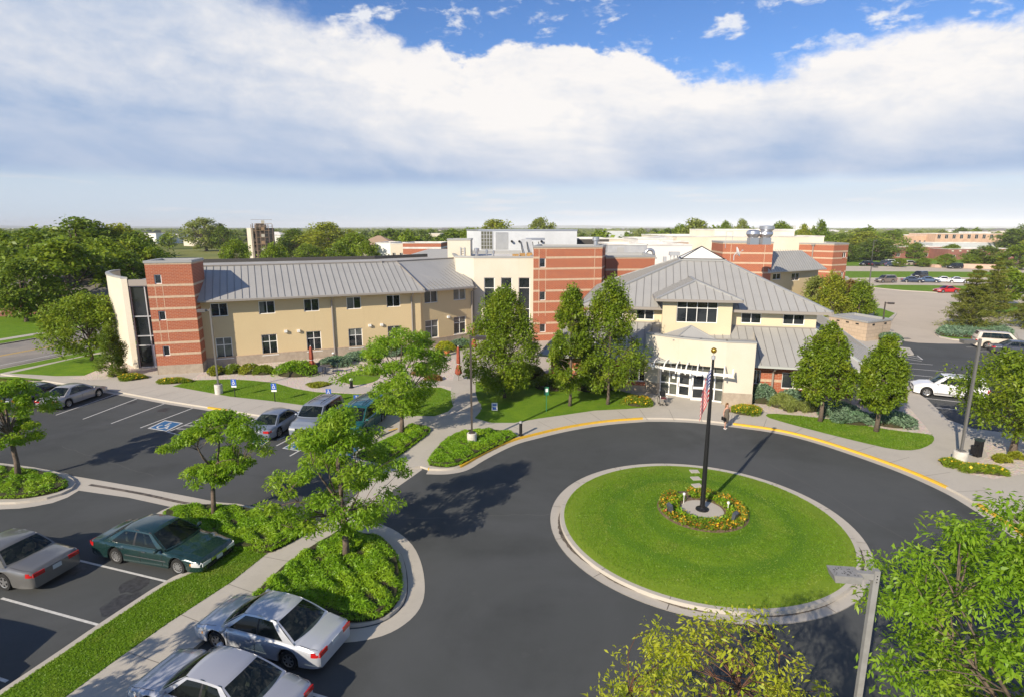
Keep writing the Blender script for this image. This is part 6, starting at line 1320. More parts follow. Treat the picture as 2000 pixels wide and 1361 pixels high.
# wheelchair by the doors
p = at(1294, 789, KH); e = empty('wheelchair', (p.x, p.y, KH)); tag(e, 'folded dark wheelchair with maroon seat parked left of the entrance doors', 'wheelchair'); MAR = mat('maroon vinyl', (.13, .035, .04), .5); z0 = KH
mb = MB(); mb.box((p.x, p.y, z0 + .5), (.45, .42, .05)); mb.build('seat', MAR, e); mb = MB(); mb.box((p.x, p.y + .22, z0 + .75), (.45, .04, .42)); mb.build('backrest', DARK, e)
for sx2 in (-.27, .27):
    mb = MB(); mb.lathe([(.27, -.015), (.30, -.015), (.30, .015), (.27, .015), (.27, -.015)], (0, 0, 0), 20, axis='y'); mb.v = [(p.x + sx2 + y, p.y + .15 + x, z0 + .3 + z) for x, y, z in mb.v]; mb.build('wheel', TYRE, e)
    mb = MB(); mb.lathe([(.07, -.015), (.1, -.015), (.1, .015), (.07, .015), (.07, -.015)], (0, 0, 0), 12, axis='y'); mb.v = [(p.x + sx2 + y, p.y - .3 + x, z0 + .1 + z) for x, y, z in mb.v]; mb.build('caster', TYRE, e)
    mb = MB(); mb.tube([(p.x + sx2 * .9, p.y - .28, z0 + .12), (p.x + sx2 * .9, p.y - .25, z0 + .55), (p.x + sx2 * .9, p.y - .2, z0 + .72), (p.x + sx2 * .9, p.y + .2, z0 + .72), (p.x + sx2 * .9, p.y + .24, z0 + 1.0), (p.x + sx2 * .9, p.y + .36, z0 + 1.02)], .016, 6); mb.tube([(p.x + sx2 * .9, p.y + .22, z0 + .2), (p.x + sx2 * .9, p.y + .22, z0 + .8)], .014, 6); mb.build('side_frame', GALV, e)
    mb = MB(); mb.box((p.x + sx2 * .5, p.y - .42, z0 + .12), (.16, .16, .02)); mb.build('footrest', DARK, e)
# woman crossing the drive
def skinbody(name, parent, verts, edges, radii, m, root=0, sub=2):
    me = bpy.data.meshes.new(name); me.from_pydata(verts, edges, []); me.materials.append(m); o = bpy.data.objects.new(name, me); link(o, parent); sk = o.modifiers.new('skin', 'SKIN'); sk.use_smooth_shade = True; sv = me.skin_vertices[0] if me.skin_vertices else None
    if sv is None:
        bm = bmesh.new(); bm.from_mesh(me); bm.verts.layers.skin.verify(); bm.to_mesh(me); bm.free(); sv = me.skin_vertices[0]
    for i, r_ in enumerate(radii): sv.data[i].radius = (r_, r_) if not hasattr(r_, '__len__') else r_; sv.data[i].use_root = (i == root)
    ss = o.modifiers.new('sub', 'SUBSURF'); ss.levels = sub; ss.render_levels = sub; return o
p = at(1417, 836.5, .0); wo = empty('person', (p.x, p.y, 0), R(200)); SKIN = mat('skin', (.50, .27, .19), .6); tag(wo, 'woman in a grey brown sleeveless dress walking off the drive with a black handbag', 'person')
# local: x right of body, facing -y... built facing +y local, rotated towards the camera
V_ = [(0, 0, .95), (0, 0, 1.15), (0, -.01, 1.32), (0, 0, 1.44), (0, .01, 1.52), (0, .02, 1.60), (0, .01, 1.69),
      (.09, 0, .90), (.10, .07, .50), (.10, .02, .10), (.10, .14, .04), (-.09, 0, .90), (-.09, -.08, .50), (-.09, -.20, .12), (-.09, -.10, .04),
      (.17, 0, 1.38), (.25, -.02, 1.12), (.27, .10, .90), (.27, .14, .84), (-.17, 0, 1.38), (-.24, .02, 1.13), (-.16, .17, 1.33), (-.10, .16, 1.46)]
E_ = [(0, 1), (1, 2), (2, 3), (3, 4), (4, 5), (5, 6), (0, 7), (7, 8), (8, 9), (9, 10), (0, 11), (11, 12), (12, 13), (13, 14), (3, 15), (15, 16), (16, 17), (17, 18), (3, 19), (19, 20), (20, 21), (21, 22)]
Rr = [.13, .105, .12, .07, .05, .082, .065, .085, .055, .033, .028, .085, .055, .033, .028, .048, .036, .026, .03, .048, .036, .026, .03]
for hx, hy, hz_, dx, dy, dzz, pi_ in ((.27, .14, .84, 0, .2, -1, 18), (-.10, .16, 1.46, .3, .1, 1, 22)):
    for k in range(5):
        o_ = (k - 2) * .018; L_ = (.05, .075, .08, .075, .06)[k]; a = len(V_); V_ += [(hx + o_, hy + .01, hz_ + dzz * .035), (hx + o_ * 1.2 + dx * .02, hy + .02, hz_ + dzz * (.035 + L_))]; E_ += [(pi_, a), (a, a + 1)]; Rr += [.009, .007]
skinbody('body', wo, V_, E_, Rr, SKIN)
mb = MB(); rows = []
for z, rx, ry, oy in ((.42, .15, .13, -.01), (.55, .175, .145, 0), (.75, .19, .16, 0), (.92, .195, .165, 0), (1.08, .15, .125, 0), (1.22, .165, .14, 0), (1.34, .175, .135, 0), (1.42, .13, .10, 0)): rows.append([(rx * math.cos(2 * math.pi * i / 20), oy + ry * math.sin(2 * math.pi * i / 20), z) for i in range(21)])
mb.grid(rows); mb.build('dress', mat('taupe knit', (.10, .085, .065), .9, col2=(.14, .12, .095), nscale=25), wo, smooth=True, local=True)
mb = MB(); rows = []
for z, rx, ry, oy in ((1.80, .01, .01, -.02), (1.775, .075, .08, -.02), (1.70, .105, .11, -.03), (1.60, .11, .10, -.045), (1.50, .115, .08, -.06), (1.42, .10, .06, -.07), (1.36, .06, .03, -.08)): rows.append([(rx * math.cos(t), oy + ry * math.sin(t), z) for t in [math.pi * .86 + math.pi * 1.28 * i / 16 for i in range(17)]])
mb.grid(rows, flip=True); mb.build('hair', mat('dark blonde hair', (.30, .16, .06), .6, col2=(.2, .1, .04), nscale=14), wo, smooth=True, local=True)
mb = MB(); mb.lathe([(.005, -.02), (.014, 0), (.005, .02)], (0, .115, 1.615), 8); mb.build('nose', SKIN, wo, smooth=True, local=True); mb = MB(); mb.box((0, .098, 1.575), (.045, .008, .01)); mb.build('mouth', mat('lips', (.4, .1, .1), .5), wo, local=True)
for s in (-1, 1): mb = MB(); mb.box((s * .032, .098, 1.64), (.022, .008, .01)); mb.build('eye', DARK, wo, local=True); mb = MB(); mb.box((s * .10 if s > 0 else -.09, .05 if s > 0 else -.1, .02), (.07, .2, .04)); mb.build('sandal', WHITE, wo, local=True)
o = MB(); q = Matrix.Rotation(R(200), 3, 'Z') @ Vector((.34, .12, .86)); bp = Vector((p.x, p.y, 0)) + q; e = empty('handbag', (bp.x, bp.y, bp.z - .2)); tag(e, 'small black handbag held at the woman\'s side', 'handbag'); mb = MB(); mb.box((bp.x, bp.y, bp.z - .08), (.1, .3, .22), R(200)); mb.build('bag_body', DARK, e); mb = MB(); q1 = Matrix.Rotation(R(200), 3, 'Z'); mb.tube([Vector(bp) + q1 @ Vector((0, -.1, .03)), Vector(bp) + q1 @ Vector((-.03, 0, .15)), Vector(bp) + q1 @ Vector((0, .1, .03))], .008, 6); mb.build('strap', DARK, e)
# ================================================================== PLANTS
def leaves(name, C, size, aspect, m, parent, org, up=.4, out=None, droop=0.0, seed=0, vary=.45):
    """one small rhombic face per leaf or leaf spray, centred at C (world), as one mesh"""
    g = np.random.default_rng(seed); n = len(C); d = g.normal(size=(n, 3))
    if out is not None: d += out * 1.2
    d[:, 2] = d[:, 2] * .8 - droop; d /= np.linalg.norm(d, axis=1, keepdims=True) + 1e-9
    nn = g.normal(size=(n, 3)); nn[:, 2] = np.abs(nn[:, 2]) + up * 2.5; s = np.cross(d, nn); s /= np.linalg.norm(s, axis=1, keepdims=True) + 1e-9
    L = size * (1 - vary + 2 * vary * g.random(n))[:, None]; Wd = L * aspect; nrm = np.cross(s, d)
    V = np.empty((n, 4, 3)); P = C - np.array(org)[None, :]
    V[:, 0] = P - d * L / 2; V[:, 1] = P + s * Wd / 2 + nrm * L * .06; V[:, 2] = P + d * L / 2 - np.array([0, 0, 1]) * L * .12; V[:, 3] = P - s * Wd / 2 + nrm * L * .06
    me = bpy.data.meshes.new(name); me.vertices.add(4 * n); me.vertices.foreach_set('co', V.reshape(-1)); me.loops.add(4 * n); me.loops.foreach_set('vertex_index', np.arange(4 * n)); me.polygons.add(n); me.polygons.foreach_set('loop_start', np.arange(n) * 4)
    me.materials.append(m); me.update(calc_edges=True); o = bpy.data.objects.new(name, me); link(o, parent); ORG[o] = ORG.get(parent, Vector((0, 0, 0))); return o
def limb(mb, a, b, r0, r1, g, bend=.15, n=5, sides=6):
    a, b = Vector(a), Vector(b); L = (b - a).length; off = Vector(g.normal(size=3)) * L * bend * .5; pts = []; rad = []
    for i in range(n + 1): t = i / n; pts.append(a + (b - a) * t + off * math.sin(math.pi * t) + Vector((0, 0, L * .10 * math.sin(math.pi * t)))); rad.append(r0 + (r1 - r0) * t)
    mb.tube(pts, rad, sides); return pts
def tree(base, H, hb, R_, label, m, name='tree', prof='round', ncl=60, nleaf=6000, lsize=.2, asp=.45, seed=1, bark=None, group=None, cl=.42, trunk_r=.11, droop=.1, lean=(0, 0), twig=True, flat=.75, cat='tree', up=.4, multi=False, local=False, fill=.5):
    g = np.random.default_rng(seed); b = Vector((base[0], base[1], base[2] if len(base) > 2 else KH)); e = empty(name, b); tag(e, label, cat, group); bark = bark or BARK
    pf = {'round': lambda t: math.sin(math.pi * min(1, t * .92 + .08)) ** .6, 'pear': lambda t: (min(1, (t + .05) / .28) ** .7) * (1 - max(0, t - .28) / .74) ** .62, 'vase': lambda t: (.35 + .65 * min(1, t / .5)) * (1 - max(0, t - .55) / .5) ** .55,
          'cone': lambda t: (1 - t) ** .85 + .03, 'column': lambda t: min(1, (t + .04) / .15) ** .6 * (1 - t) ** .45, 'low': lambda t: min(1, (t + .15) / .38) * (1 - max(0, t - .3) / .78) ** .8, 'flat': lambda t: (min(1, (t + .1) / .4)) * (1 - max(0, t - .5) / .55) ** .5}[prof]
    ph = g.random(6) * 6.28; amp = g.random(6)
    def env(t, a): return R_ * pf(t) * (1 + .16 * math.sin(2 * a + ph[0]) + .12 * math.sin(3 * a + ph[1] + 4 * t) + .10 * math.sin(5 * a + ph[2] - 6 * t))
    cs = []
    for i in range(ncl * 4):
        if len(cs) >= ncl: break
        t = g.random() ** .9; a = g.random() * 6.283; rr = env(t, a) * (fill + (1 - fill) * g.random()) ** .8; c = np.array([rr * math.cos(a) + lean[0] * t, rr * math.sin(a) + lean[1] * t, hb + (H - hb) * t * .97])
        if all(np.linalg.norm(c - q) > cl * R_ * .42 for q in cs): cs.append(c)
    cs = np.array(cs); top = np.array([lean[0], lean[1], H - cl * R_ * .4]); cs = np.vstack([cs, top]); nc = len(cs)
    mb = MB(); hf = hb + (H - hb) * (.12 if prof in ('vase', 'flat', 'round', 'low') else .75)
    tp = [b, b + Vector((.03, .02, hb * .5)), b + Vector((lean[0] * .1, lean[1] * .1, hb)), b + Vector((lean[0] * .3, lean[1] * .3, hf)), b + Vector((lean[0] * .6, lean[1] * .6, hb + (H - hb) * .7))]
    tp = sorted(tp, key=lambda v: v.z); mb.tube(tp, [trunk_r * 1.35, trunk_r, trunk_r * .9, trunk_r * .7, trunk_r * .25], 9)
    if twig:
        anchors = []
        nl = min(nc, 14 if prof != 'pear' else 10); order = g.permutation(nc)
        for k in order[:nl]:
            c = cs[k]; zf = hb + (c[2] - hb) * g.uniform(.05, .45) if prof in ('vase', 'round', 'flat', 'low') else max(hb * .9, c[2] - R_ * g.uniform(.5, .9)); s0 = b + Vector((lean[0] * .2, lean[1] * .2, zf)); pts = limb(mb, s0, b + Vector(c), trunk_r * .42, trunk_r * .10, g, .22); anchors += pts[1:]
        A = np.array([list(a - b) for a in anchors])
        for k in order[nl:]:
            c = cs[k]; j = int(np.argmin(np.linalg.norm(A - c, axis=1) + (A[:, 2] > c[2]) * 1.0)); limb(mb, anchors[j], b + Vector(c), trunk_r * .16, trunk_r * .04, g, .2, 3, 4)
    tr = mb.build('trunk', bark, e, smooth=True, uv=False)
    w = 1 / (1 + .0 * cs[:, 2]); idx = g.integers(0, nc, nleaf); rc = cl * R_ * (.6 + .6 * g.random(nc)); q = g.normal(size=(nleaf, 3)); q /= np.linalg.norm(q, axis=1, keepdims=True); rad = g.random(nleaf) ** .45
    q = q * rad[:, None] * rc[idx][:, None]; q[:, 2] *= flat; P = cs[idx] + q; P[:, 2] = np.maximum(P[:, 2], hb * .75); P += np.array(b)
    out = q / (np.linalg.norm(q, axis=1, keepdims=True) + 1e-9); leaves('crown', P, lsize, asp, m, e, b, up=up, out=out, droop=droop, seed=seed)
    return e
def conifer(base, H, R_, label, m, name='pine_tree', seed=1, n=9000, ls=.34, hb=.5, tiers=13, group=None, droop=.1, full=.85, cat='pine'):
    g = np.random.default_rng(seed); b = Vector((base[0], base[1], base[2] if len(base) > 2 else KH)); e = empty(name, b); tag(e, label, cat, group); mb = MB(); mb.tube([b, b + Vector((0, 0, H * .5)), b + Vector((0, 0, H * .97))], [R_ * .07, R_ * .045, .015], 8); P = []; O = []
    per = n // (tiers * 9)
    for t in range(tiers):
        f = t / (tiers - 1); z = hb + (H - hb) * f ** .95; rr = R_ * ((1 - f) ** .8 * .95 + .06); nb = max(4, int(9 - 4 * f))
        for k in range(nb):
            a = 2 * math.pi * (k / nb) + t * 1.1 + g.normal() * .25; L = rr * g.uniform(.72, 1.12); tip = Vector((L * math.cos(a), L * math.sin(a), L * g.uniform(-.02, .3) - droop * L)); s0 = b + Vector((0, 0, z)); mb.tube([s0, s0 + tip * .6 + Vector((0, 0, -.05 * L)), s0 + tip], [R_ * .018, R_ * .01, .004], 4, cap=False)
            u = g.random((per * 9 // nb, 1)) ** .7; c = np.array(s0)[None] + np.array(tip)[None] * (.12 + .9 * u) + g.normal(size=(len(u), 3)) * np.array([1, 1, .55]) * L * .13 * (1.2 - .5 * u); P.append(c); o = np.tile(np.array([math.cos(a), math.sin(a), .55]), (len(u), 1)); O.append(o)
    mb.build('trunk', BARK, e, smooth=True, uv=False); P = np.vstack(P); O = np.vstack(O); leaves('needles', P, ls, .16, m, e, b, up=.1, out=O, droop=-.1, seed=seed); return e
def px3(px, py, z): return at(px, py, z)
L7 = dict(prof='vase', asp=.34, flat=.55, droop=.25, bark=BARK)
# ---- honey locusts of the car park
tree(at(676, 1096, KH), hz(800, at(676, 1096, KH).y) - KH, 1.6, 2.6, 'honey locust in the large juniper island, centre of the foreground', L_LOC, 'locust_tree', ncl=105, nleaf=20000, lsize=.165, seed=11, cl=.19, trunk_r=.12, lean=(-.1, .1), **{**L7, 'prof': 'low'})
tree(at(419, 1011, KH), hz(800, at(419, 1011, KH).y) - KH, 1.8, 2.05, 'honey locust left of the largest one, behind the dark green sedan', L_LOC, 'locust_tree', ncl=80, nleaf=15500, lsize=.165, seed=12, cl=.20, trunk_r=.10, lean=(1.15, .0), **L7)
tree(at(37, 936, KH), 5.3, 2.0, 2.1, 'honey locust in the far left juniper island', L_LOC, 'locust_tree', ncl=62, nleaf=14000, lsize=.18, seed=13, cl=.24, trunk_r=.12, **L7)
tree(at(785, 848, KH), 6.7, 1.7, 3.3, 'feathery honey locust before the courtyard and its gravel path', L_LOC, 'locust_tree', ncl=80, nleaf=17000, lsize=.21, seed=14, cl=.22, trunk_r=.13, lean=(.1, .6), **L7)
tree(at(1976, 892, KH), 6.3, 1.6, 2.95, 'thick green tree at right edge beside the bin and white SUV', L_PEAR, 'shade_tree', prof='round', ncl=85, nleaf=15000, lsize=.20, asp=.5, seed=15, cl=.30, trunk_r=.17, lean=(.5, 0))
# foreground right
tree((10.5, 9.9, 0), 7.8, 1.8, 2.8, 'large bright honey locust filling the bottom right corner', L_LOC, 'locust_tree', ncl=170, nleaf=38000, lsize=.135, seed=16, cl=.22, trunk_r=.13, **L7)
tree((3.5, 7.9, 0), 6.55, 2.0, 3.1, 'sparse yellow-green locust with reddish twigs at the bottom edge', L_YEL, 'locust_tree', prof='flat', ncl=260, nleaf=14500, lsize=.10, asp=.34, seed=17, cl=.11, trunk_r=.08, bark=BARK2, flat=.9, droop=.2, fill=.35)
tree((-14.0, 8.6, KH), 6.3, 2.0, 2.3, 'honey locust standing just out of frame at lower left, known by its dappled shade', L_LOC, 'locust_tree', ncl=60, nleaf=7000, lsize=.25, seed=18, cl=.3, trunk_r=.1, **L7)
# ---- ornamental pears
for k, (bx, by, pt, pw, lb, hb) in enumerate(((985, 776, 566, 128, 'broad leafy pear tree left of the pair, in front of the tall cream windows', .9), (1113, 792, 560, 92, 'slim pear tree in front of the brick tower, middle of three', 1.5), (1187, 789, 545, 128, 'tallest pear tree just left of the cream entrance wall', 1.3),
                                         (1602, 822, 633, 98, 'pear tree before the right brick wall of the pavilion, left of two', 1.5), (1711, 842, 660, 98, 'pear tree with forked trunk at the pavilion corner, right of two', 1.6))):
    p = at(bx, by, KH); h = hz(pt, p.y) - KH; k_ = (p.y * cP + (HC - 3) * sP) / FOC; tree(p, h, hb, pw / 2 * k_ * (1.12 if k == 0 else 1.02), lb, L_PEAR, 'pear_tree', prof='pear', ncl=170 if k == 0 else 130, nleaf=30000 if k == 0 else 20000, lsize=.18, asp=.55, seed=30 + k, cl=.27, trunk_r=.11 if k < 3 else .13, flat=1.1, fill=.45)
# ---- trees by the west end
p = at(180, 703, KH); tree(p, hz(577, p.y) - KH + .2, .7, 3.4, 'round green maple by the street next to the curved cream wall', L_MID, 'maple_tree', ncl=90, nleaf=12000, lsize=.26, asp=.55, seed=41, cl=.3, trunk_r=.14)
p = at(222, 733, KH); tree(p, hz(640, p.y) - KH, .15, 1.35, 'dark upright juniper standing against the curved cream wall', L_DARK, 'juniper_tree', prof='column', ncl=60, nleaf=9000, lsize=.20, asp=.3, seed=42, cl=.34, trunk_r=.08, flat=1.3, droop=-.5, cat='juniper')
# ---- east side conifers and shrubs
p = at(1893, 641, KH); conifer(p, hz(530, p.y) + .4, 3.3, 'full pine tree on the juniper island in the east lot', L_PINE, seed=51, n=13000, ls=.5)
p = at(1935, 618, KH); conifer(p, hz(512, p.y) + .3, 2.7, 'second pine tree, behind and right of the island pine', L_PINE, seed=52, n=11000, ls=.55)
p = at(1962, 600, 0); tree(p, hz(525, p.y) - KH, 1.5, 2.7, 'bright round green tree behind the two pines', L_MID, 'shade_tree', ncl=60, nleaf=6500, lsize=.42, seed=53, cl=.33, trunk_r=.2)
p = at(2010, 640, KH); conifer(p, hz(560, p.y), 2.7, 'pine tree cut by the right edge above the tan off-roader', L_PINE, seed=54, n=8000, ls=.5)
for k, (px, py, pt, w, m_, lb) in enumerate(((1592, 612, 545, 50, L_SAGE, 'wispy pale sage shrub tree behind the right end of the big roof'), (1622, 618, 540, 60, L_OLIV, 'broad yellow-green cedar behind the big roof'), (1655, 612, 550, 50, L_ROSE, 'bronze tinted shrub between the two green cedars'), (1676, 618, 552, 52, L_MID, 'pointed bright green cedar left of the louvred enclosure'))):
    p = at(px, py, KH); k_ = (p.y * cP + 9 * sP) / FOC; tree(p, hz(pt, p.y) - KH, .2, w / 2 * k_ * 1.15, lb, m_, 'cedar_shrub', prof='column' if k != 0 else 'round', ncl=55, nleaf=6500, lsize=.36, asp=.4, seed=60 + k, cl=.34, trunk_r=.1, flat=1.2, droop=-.4, cat='cedar')
# ---- beds of creeping juniper: nobody could count the sprays
SOIL_SHADE = mat('mulch and shadow green', (.035, .045, .012), .95, col2=(.05, .035, .02), nscale=5)  # soil brown mixed with a painted shadow green, fills in beneath the leaves
def bed(name, poly, h, n, m, label, ls=.19, asp=.16, edge=.5, seed=5, z0=KH, soil=None, lump=.45, out_=.9):
    poly = ccw(poly); g = np.random.default_rng(seed); xs = [p[0] for p in poly]; ys_ = [p[1] for p in poly]; e = empty(name, (sum(xs) / len(xs), sum(ys_) / len(ys_), z0)); tag(e, label, 'ground cover', None, 'stuff')
    segs = [(Vector(poly[i]), Vector(poly[(i + 1) % len(poly)])) for i in range(len(poly))]
    def dist(x, y):
        p = Vector((x, y)); dm = 9
        for a, b in segs: t = max(0, min(1, (p - a).dot(b - a) / ((b - a).length_squared + 1e-9))); dm = min(dm, (p - a - (b - a) * t).length)
        return dm
    P = []; O = []
    while len(P) < n:
        x, y = g.uniform(min(xs), max(xs)), g.uniform(min(ys_), max(ys_))
        if not inside((x, y), poly): continue
        d = dist(x, y); hh = h * min(1, (d + .08) / edge) ** .6 * (1 - lump + lump * (math.sin(x * 3.1 + 2 * math.sin(y * 1.7)) * math.sin(y * 3.7 + x) * .5 + .5 + .3 * math.sin(x * 7 + y * 5))); P.append((x, y, z0 + hh * (.72 + .28 * g.random()))); O.append((g.normal() * .9, g.normal() * .9, out_))
    leaves('sprays', np.array(P), ls, asp, m, e, ORG[e], up=.2, out=np.array(O), seed=seed)
    mb = MB(); mb.prism(poly, None, z0 + .02); ip = inset_poly(poly, .12) if len(poly) < 60 else poly; mb.prism(ip, z0, z0 + h * .5); mb.build('shaded_base', soil or SOIL_SHADE, e); return e
def spoly(px, z=KH, it=1): return smooth_poly(pp(px, z), it)
bed('juniper_ground_cover', spoly([(700, 1043), (740, 1047), (771, 1072), (784, 1107), (787, 1157), (757, 1200), (711, 1212), (650, 1212), (560, 1195), (492, 1172), (497, 1160), (566, 1095), (651, 1044), (680, 1034)], .2), .5, 27000, L_JUN, 'large mound of creeping juniper in the island below the biggest locust', seed=70)
bed('juniper_ground_cover', spoly([(312, 1005), (345, 988), (450, 987), (510, 999), (612, 1017), (608, 1033), (563, 1060), (520, 1080), (482, 1070), (430, 1078), (405, 1062), (340, 1030)], .2), .47, 23000, L_JUN, 'creeping juniper bed in front of the dark green sedan', seed=71)
bed('juniper_ground_cover', spoly([(-120, 905), (0, 909), (90, 921), (128, 934), (136, 948), (100, 962), (40, 972), (0, 971), (-120, 975)], .2), .42, 13000, L_JUN, 'creeping juniper bed in the far left island', seed=72)
bed('juniper_ground_cover', spoly([(830, 905), (868, 911), (895, 907), (930, 889), (1000, 855), (1013, 849), (985, 842), (930, 839), (900, 843), (870, 857), (850, 878)], .2), .44, 16000, L_JUN, 'creeping juniper bed round the bronze lamp post base', seed=73)
bed('juniper_ground_cover', spoly([(790, 833), (815, 829), (838, 834), (842, 842), (800, 873), (768, 897), (735, 901), (695, 892), (700, 882), (745, 862), (783, 845)], .2), .44, 14000, L_JUN, 'creeping juniper strip between the teal minivan and the walk', seed=74)
bed('blue_juniper_ground_cover', spoly([(1826, 650), (1836, 642), (1850, 638), (1900, 634), (1945, 636), (1980, 648), (1975, 660), (1912, 661), (1860, 658), (1834, 655)], .12, 0), .6, 5500, L_BLUE, 'pale blue-green juniper spreading under the island pine', ls=.55, seed=75)
def shrub(px, py, w, h, m, label, n=2500, ls=.2, asp=.35, seed=1, dp=None, fl=None, nf=120, name='shrub', cat='shrub', z=KH, up=.3, group=None, spiky=False, fs=.13):
    p = at(px, py, z); k_ = (p.y * cP + HC * sP) / FOC; rx = w / 2 * k_; ry = dp or rx * .8; g = np.random.default_rng(seed); e = empty(name, (p.x, p.y, z)); tag(e, label, cat, group); c = Vector((p.x, p.y + ry, z))
    a = g.random(n) * 6.283; u = g.random(n); rr = np.sqrt(g.random(n)) * (1 + .15 * np.sin(3 * a + seed)); hh = h * np.sqrt(np.maximum(0, 1 - (rr * .93) ** 2)) * (.62 + .42 * u + .12 * np.sin(5 * a + seed) * rr); P = np.stack([c.x + rx * rr * np.cos(a), c.y + ry * rr * np.sin(a), z + hh], 1)
    o = np.stack([np.cos(a) * rr, np.sin(a) * rr, np.full(n, 1.6 if spiky else .6)], 1); leaves('foliage', P, ls, asp, m, e, ORG[e], up=up, out=o, seed=seed)
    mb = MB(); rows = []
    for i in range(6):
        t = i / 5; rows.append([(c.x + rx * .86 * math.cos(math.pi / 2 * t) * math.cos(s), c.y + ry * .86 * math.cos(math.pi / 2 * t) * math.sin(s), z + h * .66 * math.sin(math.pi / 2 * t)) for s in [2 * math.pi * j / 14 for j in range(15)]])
    mb.grid(rows); mb.build('shade_core', SOIL_SHADE, e, smooth=True)  # dark dome, its colour painting the shade inside the shrub
    if fl:
        a = g.random(nf) * 6.283; rr = np.sqrt(g.random(nf)); hh = h * np.sqrt(np.maximum(0, 1 - (rr * .9) ** 2)) * 1.08; P = np.stack([c.x + rx * rr * np.cos(a), c.y + ry * rr * np.sin(a), z + hh], 1); leaves('flowers', P, fs, .9, fl, e, ORG[e], up=2.5, seed=seed + 1, out=None)
    return e
# flower clumps
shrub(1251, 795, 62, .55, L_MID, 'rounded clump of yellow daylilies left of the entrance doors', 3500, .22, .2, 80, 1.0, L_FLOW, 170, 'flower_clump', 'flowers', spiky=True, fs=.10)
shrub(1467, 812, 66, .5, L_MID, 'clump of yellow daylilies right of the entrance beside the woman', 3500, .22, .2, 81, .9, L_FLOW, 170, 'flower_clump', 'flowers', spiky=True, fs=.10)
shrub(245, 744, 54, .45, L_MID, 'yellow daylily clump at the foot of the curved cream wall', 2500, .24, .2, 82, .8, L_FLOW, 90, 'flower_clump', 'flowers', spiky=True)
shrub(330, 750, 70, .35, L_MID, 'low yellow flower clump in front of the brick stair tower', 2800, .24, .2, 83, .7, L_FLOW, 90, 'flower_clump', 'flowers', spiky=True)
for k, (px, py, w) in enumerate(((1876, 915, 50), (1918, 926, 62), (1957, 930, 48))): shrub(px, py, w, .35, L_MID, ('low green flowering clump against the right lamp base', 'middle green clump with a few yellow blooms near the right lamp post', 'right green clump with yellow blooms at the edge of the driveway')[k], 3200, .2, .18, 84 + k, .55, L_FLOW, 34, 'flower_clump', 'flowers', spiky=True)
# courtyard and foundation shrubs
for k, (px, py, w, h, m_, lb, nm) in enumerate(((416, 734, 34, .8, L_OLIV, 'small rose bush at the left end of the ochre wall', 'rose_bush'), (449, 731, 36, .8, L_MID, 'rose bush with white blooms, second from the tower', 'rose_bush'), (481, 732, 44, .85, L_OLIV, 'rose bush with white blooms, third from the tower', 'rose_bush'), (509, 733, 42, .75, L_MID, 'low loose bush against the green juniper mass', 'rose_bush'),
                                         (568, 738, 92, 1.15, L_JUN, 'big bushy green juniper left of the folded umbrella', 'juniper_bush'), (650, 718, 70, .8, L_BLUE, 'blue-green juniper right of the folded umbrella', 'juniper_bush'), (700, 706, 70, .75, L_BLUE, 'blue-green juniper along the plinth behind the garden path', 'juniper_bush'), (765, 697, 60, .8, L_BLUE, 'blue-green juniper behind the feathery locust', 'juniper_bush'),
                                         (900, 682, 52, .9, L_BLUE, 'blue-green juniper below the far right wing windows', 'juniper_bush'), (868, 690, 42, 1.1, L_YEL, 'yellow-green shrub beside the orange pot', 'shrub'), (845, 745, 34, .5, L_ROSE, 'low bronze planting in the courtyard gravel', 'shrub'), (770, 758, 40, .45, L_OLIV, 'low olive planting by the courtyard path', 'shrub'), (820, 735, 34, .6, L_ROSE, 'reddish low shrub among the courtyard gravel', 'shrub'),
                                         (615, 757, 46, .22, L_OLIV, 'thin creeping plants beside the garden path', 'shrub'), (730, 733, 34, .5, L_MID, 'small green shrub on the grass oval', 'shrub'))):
    shrub(px, py, w, h, m_, lb, 2600 if w > 50 else 1500, .24, .3, 100 + k, fl=L_WHIT if 'white blooms' in lb else None, nf=30, name=nm)
